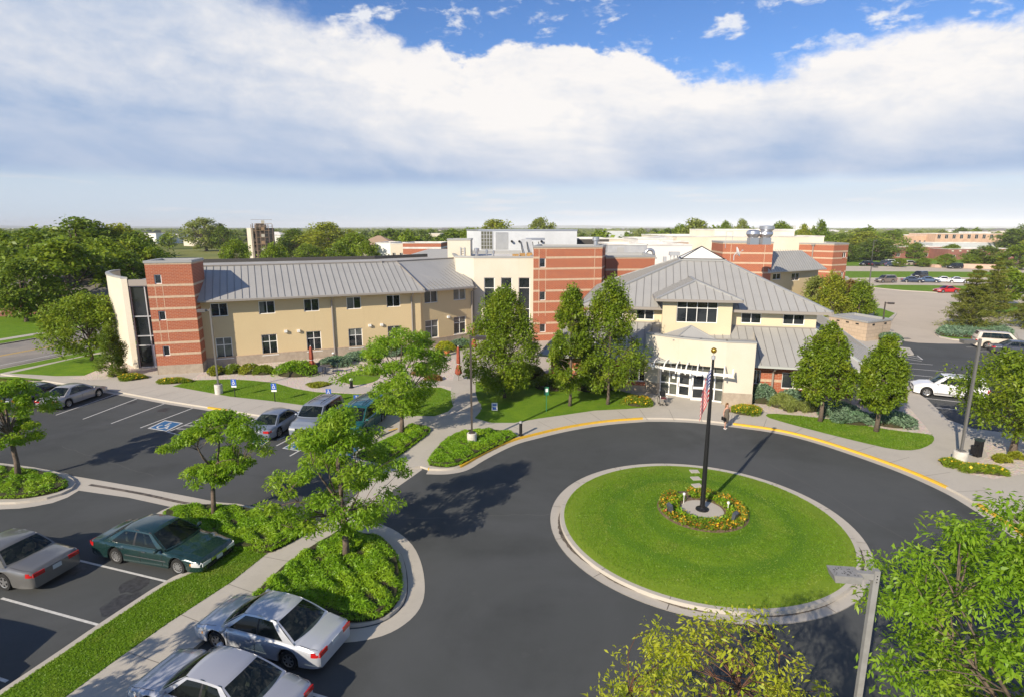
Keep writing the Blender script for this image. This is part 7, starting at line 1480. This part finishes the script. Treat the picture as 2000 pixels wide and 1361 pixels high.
for k, (px, py, w, h, m_, lb, nm, sp_) in enumerate(((1497, 790, 56, 1.35, L_BLUE, 'blue juniper bush against the right end of the entrance wall', 'juniper_bush', 0), (1536, 799, 46, .95, L_TALL, 'upright ornamental grass, left of three by the brick wall', 'ornamental_grass', 1), (1556, 797, 60, 1.15, L_BLUE, 'blue juniper behind the ornamental grasses', 'juniper_bush', 0),
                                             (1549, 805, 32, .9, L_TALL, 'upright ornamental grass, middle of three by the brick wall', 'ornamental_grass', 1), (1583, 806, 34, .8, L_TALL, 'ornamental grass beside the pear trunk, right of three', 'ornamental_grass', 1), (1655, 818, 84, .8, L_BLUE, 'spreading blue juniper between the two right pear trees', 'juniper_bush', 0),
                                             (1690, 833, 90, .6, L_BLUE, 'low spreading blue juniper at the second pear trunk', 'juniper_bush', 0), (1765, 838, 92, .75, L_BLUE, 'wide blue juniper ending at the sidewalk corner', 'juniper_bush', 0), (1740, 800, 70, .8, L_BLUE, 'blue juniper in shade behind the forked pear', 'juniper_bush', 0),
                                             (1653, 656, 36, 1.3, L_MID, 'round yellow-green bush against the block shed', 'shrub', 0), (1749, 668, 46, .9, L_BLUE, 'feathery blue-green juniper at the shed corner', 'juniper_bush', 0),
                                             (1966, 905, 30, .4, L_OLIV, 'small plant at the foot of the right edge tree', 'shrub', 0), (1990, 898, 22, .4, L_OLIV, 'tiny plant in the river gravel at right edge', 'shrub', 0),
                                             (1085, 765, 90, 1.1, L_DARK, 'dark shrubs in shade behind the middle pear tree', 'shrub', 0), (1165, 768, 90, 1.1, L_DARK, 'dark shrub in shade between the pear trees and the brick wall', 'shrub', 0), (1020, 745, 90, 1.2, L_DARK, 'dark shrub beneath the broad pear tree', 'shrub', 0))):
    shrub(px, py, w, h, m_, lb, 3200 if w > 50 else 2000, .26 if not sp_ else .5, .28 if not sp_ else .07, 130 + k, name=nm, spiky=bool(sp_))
for (e, p), c in zip(POTS, (L_MID, L_FLOW2)):
    g = np.random.default_rng(3); P = g.normal(size=(260, 3)) * .16 + np.array([p.x, p.y, KH + .68]); leaves('plant', P, .14, .4, c, e, ORG[e], seed=4)
# flower ring
e = empty('flower_bed', (FP.x, FP.y, zl)); tag(e, 'ring of yellow and maroon bedding flowers around the flagpole pad', 'flower bed', None, 'stuff'); n = 48
mb = MB(); zz = lambda r_: lawn_z(FP.x + r_, FP.y); rows = [[(FP.x + r_ * math.cos(2 * math.pi * i / n), FP.y + r_ * math.sin(2 * math.pi * i / n), zl + z_) for i in range(n + 1)] for r_, z_ in ((.96, .03), (1.1, .06), (1.8, .03), (2.05, -.03), (2.08, -.08))]; mb.grid(rows, flip=True); mb.build('mulch', mat('brown mulch', (.10, .06, .04), .95, col2=(.2, .15, .1), nscale=8), e)
g = np.random.default_rng(8)
def ringpts(n, r0, r1, z0, z1, gap=True):
    P = []
    while len(P) < n:
        a = g.random() * 6.283; r_ = math.sqrt(g.uniform(r0 * r0, r1 * r1))
        if gap and abs(a - 1.85) < .16: continue
        P.append((FP.x + r_ * math.cos(a), FP.y + r_ * math.sin(a), zl + g.uniform(z0, z1)))
    return np.array(P)
leaves('foliage', ringpts(3800, 1.02, 1.95, .05, .22), .15, .4, L_MID, e, ORG[e], seed=9); leaves('inner_greens', ringpts(1000, 1.1, 1.4, .12, .28), .16, .3, L_JUN, e, ORG[e], seed=10)
leaves('flowers', ringpts(230, 1.1, 1.95, .2, .34), .085, .9, L_FLOW, e, ORG[e], up=2, seed=11); leaves('dark_flowers', ringpts(420, 1.5, 1.98, .12, .26), .08, .9, L_FLOW2, e, ORG[e], up=1, seed=12)

# grass blades on the nearest turf
def blades(name, pts, label, size=.075, m=None, seed=1):
    e = empty(name, (pts[0][0], pts[0][1], 0)); tag(e, label, 'grass', None, 'stuff'); n = len(pts); g_ = np.random.default_rng(seed); o = np.stack([g_.normal(size=n) * .5, g_.normal(size=n) * .5, np.full(n, 1.3)], 1); leaves('blades', np.array(pts), size, .22, m or L_GRS, e, ORG[e], up=0, out=o, seed=seed); return e
L_GRS = leafmat('grass blades', (.14, .27, .013), (.20, .34, .022), (.27, .34, .05), .35, lum=1.0)
g = np.random.default_rng(21); P = []
while len(P) < 42000:
    a, r_ = g.random() * 6.283, 6.1 * math.sqrt(g.random())
    x, y = RC[0] + r_ * math.cos(a), RC[1] + r_ * math.sin(a)
    if math.hypot(x - FP.x, y - FP.y) < 2.1 or (abs(x - 9.4) < .3 and y > 26) : continue
    if math.sin((r_ + .25 * math.sin(3 * a)) * 3.5) > .45 and g.random() < .6: continue
    P.append((x, y, lawn_z(x, y) + .02))
blades('roundabout_grass', P, 'short mown grass of the roundabout island', seed=22)
def inpoly(poly, n, z): 
    xs = [p[0] for p in poly]; ys_ = [p[1] for p in poly]; P = []
    while len(P) < n:
        x, y = g.uniform(min(xs), max(xs)), g.uniform(min(ys_), max(ys_))
        if inside((x, y), poly): P.append((x, y, z))
    return P
blades('verge_grass', inpoly(pp([(-140, 1452), (10, 1350), (101, 1290), (193, 1227), (325, 1140), (378, 1117), (418, 1093), (440, 1075), (478, 1068), (521, 1081), (453, 1135), (327, 1217), (220, 1293), (120, 1366), (-30, 1475)], KH), 26000, KH + .03), 'rough grass strip between the parked cars and the walk', seed=23)
blades('verge_grass', inpoly(pp([(1498, 811), (1530, 823), (1593, 840), (1673, 860), (1747, 877), (1790, 878), (1815, 868), (1822, 857), (1821, 848), (1762, 842), (1701, 833), (1623, 818), (1562, 811)], KH), 9000, KH + .03), 'grass crescent in front of the right pear trees', size=.09, seed=24)
blades('verge_grass', inpoly(pp([(345, 755), (375, 743), (450, 741), (537, 748), (575, 759), (618, 766), (699, 770), (750, 766), (860, 757), (890, 768), (888, 787), (849, 811), (780, 810), (680, 802), (609, 792), (534, 782), (450, 773)], KH), 15000, KH + .03), 'grass strip with the blue parking signs', size=.10, seed=25)
# ================================================================== BEYOND THE SITE
def xat(px, y, z): return (px - 1000) / FOC * (y * cP - (z - HC) * sP)
PROTO = {}
def proto(kind):
    if kind in PROTO: return PROTO[kind]
    k = dict(dark=(L_DARK, 'round', 1.0), mid=(L_MID, 'round', 1.0), pale=(L_SAGE, 'round', .95), bright=(L_OLIV, 'round', 1.0), fdark=(L_DARK, 'round', 1.0), fmid=(L_MID, 'round', 1.0), fpale=(L_SAGE, 'round', 1.0))[kind]
    far_ = kind[0] == 'f'; sd = sum(map(ord, kind))
    e = tree((0, 0, 0), 12.0, 1.6, 5.2, 'x y z w', k[0], 'leafy_tree', ncl=70 if not far_ else 26, nleaf=5200 if not far_ else 900, lsize=.62 if not far_ else 1.5, asp=.6, seed=sd, cl=.34 if not far_ else .42, trunk_r=.32, twig=not far_, flat=.85, prof=k[1])
    PROTO[kind] = [e, False]; return PROTO[kind]
def put_tree(x, y, h, r, kind, label, group=None, rot=None, z=-.06):
    pr = proto(kind); e = pr[0] if not pr[1] else copy_tree(pr[0]); pr[1] = True
    e.location = (x, y, z); e.rotation_euler = (0, 0, rot if rot is not None else random.random() * 6.28); e.scale = (r / 5.2, r / 5.2, h / 12.0); e['label'] = label; e['category'] = 'tree'
    if group: e['group'] = group
    elif 'group' in e: del e['group']
    return e
def bt(px, ptop, y, wpx, kind, label, group=None, hmin=0): 
    if y > 400: y = at(px, y).y
    h = hz(ptop, y); r = wpx / 2 * (y * cP + 5 * sP) / FOC * 1.05; return put_tree(xat(px, y, h / 2), y, h, r, kind, label, group)
g = np.random.default_rng(77)
# west side, beyond the street
WG = 'trees massed beyond the street on the left'
for px, pt, y, w, k, lb in ((42, 512, 80, 105, 'dark', 'dark tree with a pale forked trunk on the lawn beyond the street'), (128, 470, 88, 150, 'mid', 'big leafy tree with a bare reddish trunk in front of the brick house'), (165, 431, 128, 150, 'dark', 'tallest rounded tree of the mass left of the stair tower'),
                            (240, 443, 135, 95, 'bright', 'tall light-tipped tree right of the tallest rounded one'), (218, 468, 104, 85, 'mid', 'green tree just behind the curved wall'), (268, 470, 112, 95, 'mid', 'green tree behind the brick stair tower'),
                            (400, 429, 491, 84, 'pale', 'tall pale cottonwood at the edge of the dry field'), (434, 445, 491.5, 44, 'dark', 'darker tree joined to the right of the pale cottonwood'), (462, 470, 150, 60, 'mid', 'dark green tree left of the training tower'),
                            (535, 478, 120, 52, 'mid', 'small green tree in front of the training tower scaffold'), (576, 450, 509, 66, 'dark', 'dark broad tree right of the training tower'), (642, 438, 510, 96, 'bright', 'large bright tree mass behind the long grey roof'),
                            (690, 458, 165, 84, 'mid', 'broad tree behind the middle of the long grey roof'), (665, 478, 140, 62, 'dark', 'lower dark tree in front of the broad ones behind the roof'), (602, 478, 200, 56, 'mid', 'small tree at the edge of the field behind the roof'),
                            (718, 472, 150, 44, 'mid', 'tree at the left end of the white modern building'), (965, 433, 235, 92, 'bright', 'bright tree top above the metal penthouse on its left'), (1055, 429, 245, 66, 'pale', 'rounded tree top above the middle of the metal penthouse'), (920, 448, 210, 60, 'mid', 'tree just left of the metal penthouse'),
                            (1355, 431, 225, 76, 'pale', 'tall grey-green tree above the cream block, left of the fans'), (1330, 441, 230, 50, 'mid', 'green tree beside the tall grey-green one'), (1415, 434, 300, 32, 'mid', 'small round tree top left of the silver fans'), (1447, 431, 280, 34, 'pale', 'pale round tree top by the silver fans'),
                            (1525, 435, 260, 50, 'mid', 'tree top above the right end of the cream roof'), (1600, 434, 185, 36, 'dark', 'dark tree hiding the distant white block'), (1567, 442, 200, 34, 'bright', 'yellow-green tree left of the distant white block'),
                            (1640, 458, 504, 64, 'mid', 'green tree behind the right brick block'), (1690, 455, 506, 84, 'bright', 'bright spreading tree right of the brick block'), (1712, 468, 509, 80, 'dark', 'lower dense tree right of the brick block'), (1660, 480, 512, 50, 'dark', 'dark tree tucked behind the brick block corner'),
                            (1738, 452, 270, 60, 'mid', 'tree left of the far maroon building'), (1990, 458, 300, 70, 'dark', 'dark tree mass at far right behind the maroon building'), (2010, 440, 290, 90, 'dark', 'tallest dark tree at the right edge of the horizon'), (1990, 480, 527, 62, 'mid', 'round tree at the right edge above the far road')):
    bt(px, pt, y, w, k, lb)
RG = 'round trees along the far car park'
for px, pt, y, w, k, lb in ((1788, 475, 506, 32, 'mid', 'round ball-shaped tree before the maroon building, left one'), (1858, 478, 506, 38, 'mid', 'round ball-shaped tree before the maroon building, right one'), (1758, 505, 522, 24, 'mid', 'small round tree hiding a parked car at the far kerb'), (1804, 504, 522, 28, 'mid', 'small round tree at the kerb right of the tan off-roader'),
                            (1848, 497, 523, 32, 'mid', 'low round tree before the pink retaining wall'), (1896, 497, 523, 30, 'mid', 'low round tree in the middle of the pink wall'), (1924, 482, 522.5, 62, 'dark', 'broad dark tree over the right end of the pink wall'), (1727, 485, 506, 20, 'pale', 'small blue-grey spruce at the left end of the maroon building')):
    bt(px, pt, y, w, k, lb, None)
def blocked(x, y):
    px = 1000 + FOC * x / (y * cP); py = 680.5 - FOC * (y * sP + (0 - HC) * cP) / (y * cP + HC * sP)
    if 290 < px < 640 and 92 < y < 335: return True
    if 860 < px < 1700 and y < 150: return True
    if 640 < px < 900 and y < 165: return True
    if px > 1640 and y < 265: return True
    if 1740 < px < 1990 and y < 450: return True
    if px < 330 and y < 92: return True
    d = Vector((x, y)) - r0; dd = d.dot(rn)
    return -15 < dd < 3
groups = {0: ('leafy tree in the dense woods on the left beyond the street', 'woods left of the stair tower'), 1: ('leafy tree in the distant woods behind the middle of the building', 'distant woods behind the building'), 2: ('leafy tree in the distant woods on the right beyond the far buildings', 'distant woods on the right')}
cnt = 0; placed = []
def scatter(n, pxa, pxb, ya, yb, hr, kinds, grp):
    global cnt; k = 0; tries = 0
    while k < n and tries < n * 40:
        tries += 1; y = ya * (yb / ya) ** g.random(); px = g.uniform(pxa, pxb); x = (px - 1000) / FOC * y * cP; h = g.uniform(*hr); r = h * g.uniform(.40, .58)
        if blocked(x, y) or any((x - a) ** 2 + (y - b) ** 2 < (.75 * (r + c)) ** 2 for a, b, c in placed): continue
        placed.append((x, y, r)); put_tree(x, y, h, r, kinds[int(g.integers(0, len(kinds)))], groups[grp][0], groups[grp][1]); k += 1; cnt += 1
N_, F_K = ['dark', 'mid', 'bright', 'mid'], ['fdark', 'fmid', 'fmid', 'fpale', 'fdark']
scatter(34, -160, 330, 94, 170, (8, 12.5), N_, 0); scatter(46, -150, 640, 170, 520, (8, 12.5), F_K, 0)
scatter(60, 420, 1250, 185, 650, (7, 12), F_K, 1); scatter(14, 1160, 1330, 150, 240, (8, 11), F_K, 1)
scatter(70, 1250, 2150, 190, 700, (8, 13.0), F_K, 2); scatter(5, 2010, 2150, 266, 330, (8, 12), N_, 2); print('scattered', cnt)
# far woods that read as one mass: thousands of low crowns out to the horizon
g = np.random.default_rng(5); V = []; F = []
def fwoods():
    global V, F
    ico = bmesh.new(); bmesh.ops.create_icosphere(ico, subdivisions=1, radius=1.0); iv = np.array([v.co[:] for v in ico.verts]); it = np.array([[v.index for v in f.verts] for f in ico.faces]); ico.free()
    Vs, Fs = [], []; k = 0
    for i in range(9000):
        y = 520 * (9500 / 520) ** (g.random() ** .85); x = g.uniform(-1.05, 1.05) * y; r = g.uniform(4.5, 8) * (1 + y / 2500); h = g.uniform(5, 9) * (1 + .0 * y)
        cl_ = math.sin(x * .004 + 1) + math.sin(y * .006 + x * .002) + math.sin(x * .011 - y * .004)
        if cl_ < -.6: continue
        jit = 1 + .28 * g.normal(size=(len(iv), 1)) * .7; v = iv * jit * np.array([r, r, h * .62]) + np.array([x, y, h * .5]); Vs.append(v); Fs.append(it + k); k += len(iv)
    return np.vstack(Vs), np.vstack(Fs)
V, F = fwoods(); me = bpy.data.meshes.new('far_woods'); me.from_pydata(V.tolist(), [], F.tolist())
def f_fw(t, c, b):
    g_ = N('ShaderNodeNewGeometry').outputs['Random Per Island']; c = mixc(g_, (.085, .115, .02), (.17, .20, .035)); return mixc(M_('MULTIPLY', noise(t, .3, 4, .7), .5), c, (.06, .085, .02))
me.materials.append(mat('far foliage', (.06, .09, .02), .95, fn=f_fw, spec=.1)); o = bpy.data.objects.new('far_woods', me); link(o); tag(o, 'far treetops running together to the horizon', 'woods', None, 'stuff')
# distant hills on the horizon
mb = MB(); rows = []
for j, (yy, hh) in enumerate(((9000, 0), (11000, 1), (12500, .2))):
    rows.append([(x, yy, -.06 + .4 * hh * (70 + 45 * math.sin(x * .0006 + 1) + 25 * math.sin(x * .0017) + 10 * math.sin(x * .005))) for x in range(-14000, 14001, 350)])
mb.grid(rows, flip=True); tag(mb.build('hills', mat('far hill', (.16, .17, .11), .95, col2=(.10, .12, .06), nscale=.002), smooth=True), kind='structure')
# ---- far buildings
def bldg(px0, px1, ptop, y, dep, m, label, name='building', windows=0, wz=(1.0, 2.2), skew=0.0, cope=None, rec=.3, bandz=None, cat='building'):
    zt = hz(ptop, y); x0, x1 = xat(px0, y, zt), xat(px1, y + skew, zt); e = empty(name, (x0, y, -.06)); tag(e, label, cat); F0 = Fr((x0, y), (x1, y + skew)); hs = []
    for k in range(windows): c = F0.L * (k + .5) / windows; hs.append((c - F0.L / windows * .22, c + F0.L / windows * .22, wz[0], wz[1]))
    fr = block(e, [(x0, y), (x1, y + skew), (x1 + 0.5, y + skew + dep), (x0 + .5, y + dep)], -.06, zt, m, holes={0: hs}, rec=rec, cope=cope or WROOF, bands=bandz or (), bh=.5, bandm=WROOF)
    for h in hs: window(e, fr[0], h, (.5,), ())
    return e, fr[0], zt
MAROON = mat('maroon brick', (.30, .125, .10), .9, col2=(.24, .10, .08), nscale=.6); PEACH = mat('peach stucco', (.60, .40, .27), .9, col2=(.50, .32, .22), nscale=.3); PINKW = mat('pink block wall', (.60, .42, .33), .9, col2=(.52, .36, .28), nscale=.6)
e, F0, zt = bldg(1729, 1856, 483, 250, 14, MAROON, 'left wing of the low maroon brick building with a pale roof edge', windows=7, wz=(.8, 2.2), skew=2)
e, F0, zt = bldg(1853, 1984, 487, 240, 14, MAROON, 'right wing of the low maroon brick building, stepped forward', windows=6, wz=(.8, 2.0), skew=3)
mb = MB(); [mb.box(F0.pt(F0.L * (k + .5) / 9, .25, zt - .75), (.7, .3, .5)) for k in range(9)]; mb.build('soffit_light', CREAM, e)
bldg(1828, 1960, 457, 430, 30, PEACH, 'peach coloured two-tier building beyond the maroon one', windows=9, wz=(5, 8)); bldg(1912, 1936, 453.5, 433, 20, WROOF, 'white upper box on top of the peach building'); bldg(1755, 1832, 460, 440, 30, PEACH, 'long low peach building half hidden by trees', windows=8, wz=(2, 3.6))
bldg(1822, 1945, 475, 300, 14, LGREY, 'grey metal roofed hall behind the maroon building', windows=0); bldg(1555, 1594, 441.5, 760, 40, WHITE, 'distant white block with roof masts on the horizon')
x0 = at(1863, 524); x1 = at(1946, 526); F0 = Fr(x0, x1); mb = MB(); F0.box(mb, 0, F0.L, -.4, 0, 0, 1.35); F0.box(mb, -.1, F0.L + .1, -.46, .06, 1.35, 1.45); o = mb.build('retaining_wall', PINKW); tag(o, 'low pink block retaining wall along the far car park', 'wall')
x0 = at(1826, 523); x1 = at(1839, 523); F0 = Fr(x0, x1); mb = MB(); F0.box(mb, 0, F0.L, -6, 0, 0, .9); o = mb.build('entry_ramp', PINKW); tag(o, 'pink ramp wall leading up to the maroon building door', 'ramp')
bldg(68, 121, 449, 600, 30, PEACH, 'distant reddish building with a pale upper storey at far left', windows=6, wz=(4, 7)); bldg(88, 120, 446.5, 606, 20, WHITE, 'pale top floor of the distant reddish building at far left')
for k, (a, b, c) in enumerate(((277, 304, 456.5), (308, 326, 458), (330, 350, 458.5))): bldg(a, b, c, 480 + 10 * k, 25, WHITE, ('long white shed roof in the distance, left of three', 'short white shed in the distance, middle of three', 'small white shed in the distance, right of three')[k])
bldg(733, 762, 475, 168, 14, WHITE, 'white modern building with a window grid behind the roof', windows=4, wz=(2.2, 5.6)); bldg(762, 790, 476.5, 166, 14, CREAM, 'cream middle part of the modern building with dark windows', windows=2, wz=(4.2, 6.0)); bldg(786.5, 861, 475.5, 160, 14, BRICK, 'brick part of the modern building with pale stripes', bandz=[7.6, 5.6, 3.6])
def hiphouse(px, pr, y, w, d, ze, zr_, m, label, roofm=ROOF, rot=0.0):
    x = xat(px, y, zr_); e = empty('house', (x, y, -.06)); tag(e, label, 'house'); hw_, hd_ = w / 2, d / 2; c, s = math.cos(rot), math.sin(rot)
    def T(a, b, z): return (x + a * c - b * s, y + a * s + b * c, z)
    mb = MB(); mb.hexa([T(-hw_, -hd_, 0), T(hw_, -hd_, 0), T(hw_, hd_, 0), T(-hw_, hd_, 0)], [T(-hw_, -hd_, ze), T(hw_, -hd_, ze), T(hw_, hd_, ze), T(-hw_, hd_, ze)]); mb.build('wall', m, e); o_ = .7; q = [T(-hw_ - o_, -hd_ - o_, ze), T(hw_ + o_, -hd_ - o_, ze), T(hw_ + o_, hd_ + o_, ze), T(-hw_ - o_, hd_ + o_, ze)]; rl = max(.1, hw_ - hd_); a, b = T(-rl, 0, zr_), T(rl, 0, zr_)
    mb = MB(); mb.quad(q[0], q[1], b, a); mb.quad(q[1], q[2], b); mb.quad(q[2], q[3], a, b); mb.quad(q[3], q[0], a); mb.quad(*[(v[0], v[1], v[2] - .15) for v in q][::-1]); [mb.quad((*q[i][:2], ze - .15), (*q[(i + 1) % 4][:2], ze - .15), q[(i + 1) % 4], q[i]) for i in range(4)]; mb.build('roof', roofm, e)
    return e
SHING = mat('grey shingles', (.19, .175, .16), .9, col2=(.14, .13, .12), nscale=1.5); TANS = mat('tan shingles', (.36, .25, .17), .9)
hiphouse(118, 0, 92, 19, 12, 3.0, 5.8, MAROON, 'brick house with grey shingle roof under the trees beyond the street', SHING, .25); hiphouse(192, 0, 103, 17, 13, 3.2, 6.8, MAROON, 'brown-roofed house half hidden left of the curved wall', SHING, .1); hiphouse(82, 0, 175, 16, 10, 3.0, 5.0, WHITE, 'small white house glimpsed between the left trees', SHING)
hiphouse(740, 0, 215, 13, 12, 7.0, 10.2, CREAM, 'tan hip roof showing above the trees left of the brick building', TANS); hiphouse(855, 0, 97, 17, 14, 7.0, 9.6, STUC, 'low hipped grey metal roof just behind the long wing', ROOF, .2)
hiphouse(1010, 0, 620, 30, 18, 6, 9.5, CREAM, 'tiny distant house roof right of the cottonwoods', TANS); bldg(820, 860, 457, 420, 20, CREAM, 'distant cream buildings among trees left of the penthouse', windows=5, wz=(3, 5)); bldg(1170, 1230, 452, 520, 20, LGREY, 'distant grey roofs above the white roofs')
# small houses scattered through the distant trees
h0 = hiphouse(1000, 0, 700, 16, 11, 5.0, 8.2, CREAM, 'pale little house roof showing among the distant trees', SHING); h0['group'] = 'little houses among the distant trees'; g = np.random.default_rng(31)
h1 = hiphouse(1240, 0, 640, 20, 12, 5.5, 7.5, WROOF, 'flat pale commercial roof showing among the distant trees', WROOF); h1['group'] = 'pale commercial roofs among the distant trees'
for k in range(46):
    o = copy_tree(h0 if k % 3 else h1); y = 420 * (2600 / 420) ** g.random(); px = g.uniform(-80, 2080); o.location = ((px - 1000) / FOC * y * cP, y, -.06); o.rotation_euler = (0, 0, g.uniform(-.6, .6)); s = g.uniform(.8, 1.3) * (1 + y / 2500); o.scale = (s, s, g.uniform(.9, 1.25) * (1 + y / 9000))
# training tower wrapped in scaffolding
y = 215; zt = hz(446, y); x0, x1, x2 = xat(479, y, 8), xat(493, y - 2.5, 8), xat(540, y + 2, 8); e = empty('training_tower', (x1, y, -.06)); tag(e, 'tall concrete training tower wrapped in scaffolding beyond the long roof', 'tower')
mb = MB(); mb.hexa([(x0, y + 2, 0), (x1, y - 2.5, 0), (x1 + .3, y - 2.3, 0), (x0 + .3, y + 3, 0)], [(x0, y + 2, zt), (x1, y - 2.5, zt), (x1 + .3, y - 2.3, zt), (x0 + .3, y + 3, zt)]); mb.build('white_panel', CREAM, e)
CC = mat('grey brown concrete', (.24, .19, .15), .9, col2=(.18, .14, .11), nscale=.8); mb = MB(); F0 = Fr((x1 + .3, y - 2.3), (x2 - 3.5, y + .8)); hs = [(.3, 1.4, 2.5 + 3.3 * k, 4.7 + 3.3 * k) for k in range(4)]; wall(mb, F0, 0, zt, hs); mb.prism([F0.pt(0, 0, 0)[:2], F0.pt(F0.L, 0, 0)[:2], (x2 - 3, y + 8), (x0 + .3, y + 8)], zt - .3, zt); Fs_ = Fr(F0.pt(F0.L, 0, 0)[:2], (x2 - 3, y + 8)); wall(mb, Fs_, 0, zt); mb.build('wall', CC, e)
mb = MB(); F0.box(mb, 0, F0.L, -1.2, -1.0, 0, zt - .4); mb.build('dark_interior', DARK, e)
F0 = Fr((x1 + .8, y - 4.2), (x2, y - .5)); PLK = mat('scaffold planks', (.50, .33, .18), .8, col2=(.34, .22, .13), nscale=1.5)
for k in range(6): z = 2.2 + 2.45 * k; mb = MB(); F0.box(mb, F0.L * (.12 + .05 * (k % 2)), F0.L * (.75 + .12 * (k % 3)), -1.3, 0, z, z + .12); mb.build('scaffold_deck', PLK, e); mb = MB(); a = F0.L * (.38 + .02 * k); F0.box(mb, a, a + 1.1, -.2, .05, z + .15, z + 1.2); mb.build('scaffold_screen', CREAM if k % 2 else PLK, e)
mb = MB()
for k in range(6):
    s = F0.L * k / 5; mb.tube([F0.pt(s, 0, 0), F0.pt(s, 0, zt + 1.3)], .07, 5); mb.tube([F0.pt(s, -1.3, 0), F0.pt(s, -1.3, zt + 1.3)], .07, 5)
for k in range(7): z = 1.2 + 2.45 * k; mb.tube([F0.pt(0, 0, z), F0.pt(F0.L, 0, z)], .05, 5)
mb.build('scaffold_tube', mat('rusty tube', (.28, .20, .15), .7), e)
mb = MB(); F0.box(mb, F0.L * .2, F0.L * .72, -3, -.3, zt - .2, zt + 1.3); mb.build('roof_box', CC, e)
for k, px in enumerate((551, 559.5, 568, 577, 585)): p = Vector((xat(px, 205, 0), 205, 0)); car('parked_van', 'small white van in the row behind the training tower field', 'van', (p.x, p.y, 0), R(80), WHT, low=True, plate=False, group='white vans behind the field', L=5, W=2.0, H=2.1, hood=1.1, nose=.9, belt=1.25, trunk=1.25, tail=1.2, A=1.5, B=.8, Cc=-2.2, D=-2.42, wr=.84, pil=(.5,), box=True)
# ---- haze over the whole plain
HZ = bpy.data.materials.new('haze'); HZ.use_nodes = True; old = NT; NT = HZ.node_tree; NT.nodes.clear(); v = N('ShaderNodeVolumePrincipled'); put(v, 'Color', (.93, .96, 1.0, 1)); put(v, 'Density', 0.5 / 5000); put(v, 'Anisotropy', -.3); oo = N('ShaderNodeOutputMaterial'); NT.links.new(v.outputs[0], oo.inputs['Volume']); NT = old
mb = MB(); mb.box((0, 4000, 65), (31000, 22000, 134)); o = mb.build('haze', HZ, uv=False); o['kind'] = 'stuff'; o['label'] = 'thin blue haze over the distant plain'
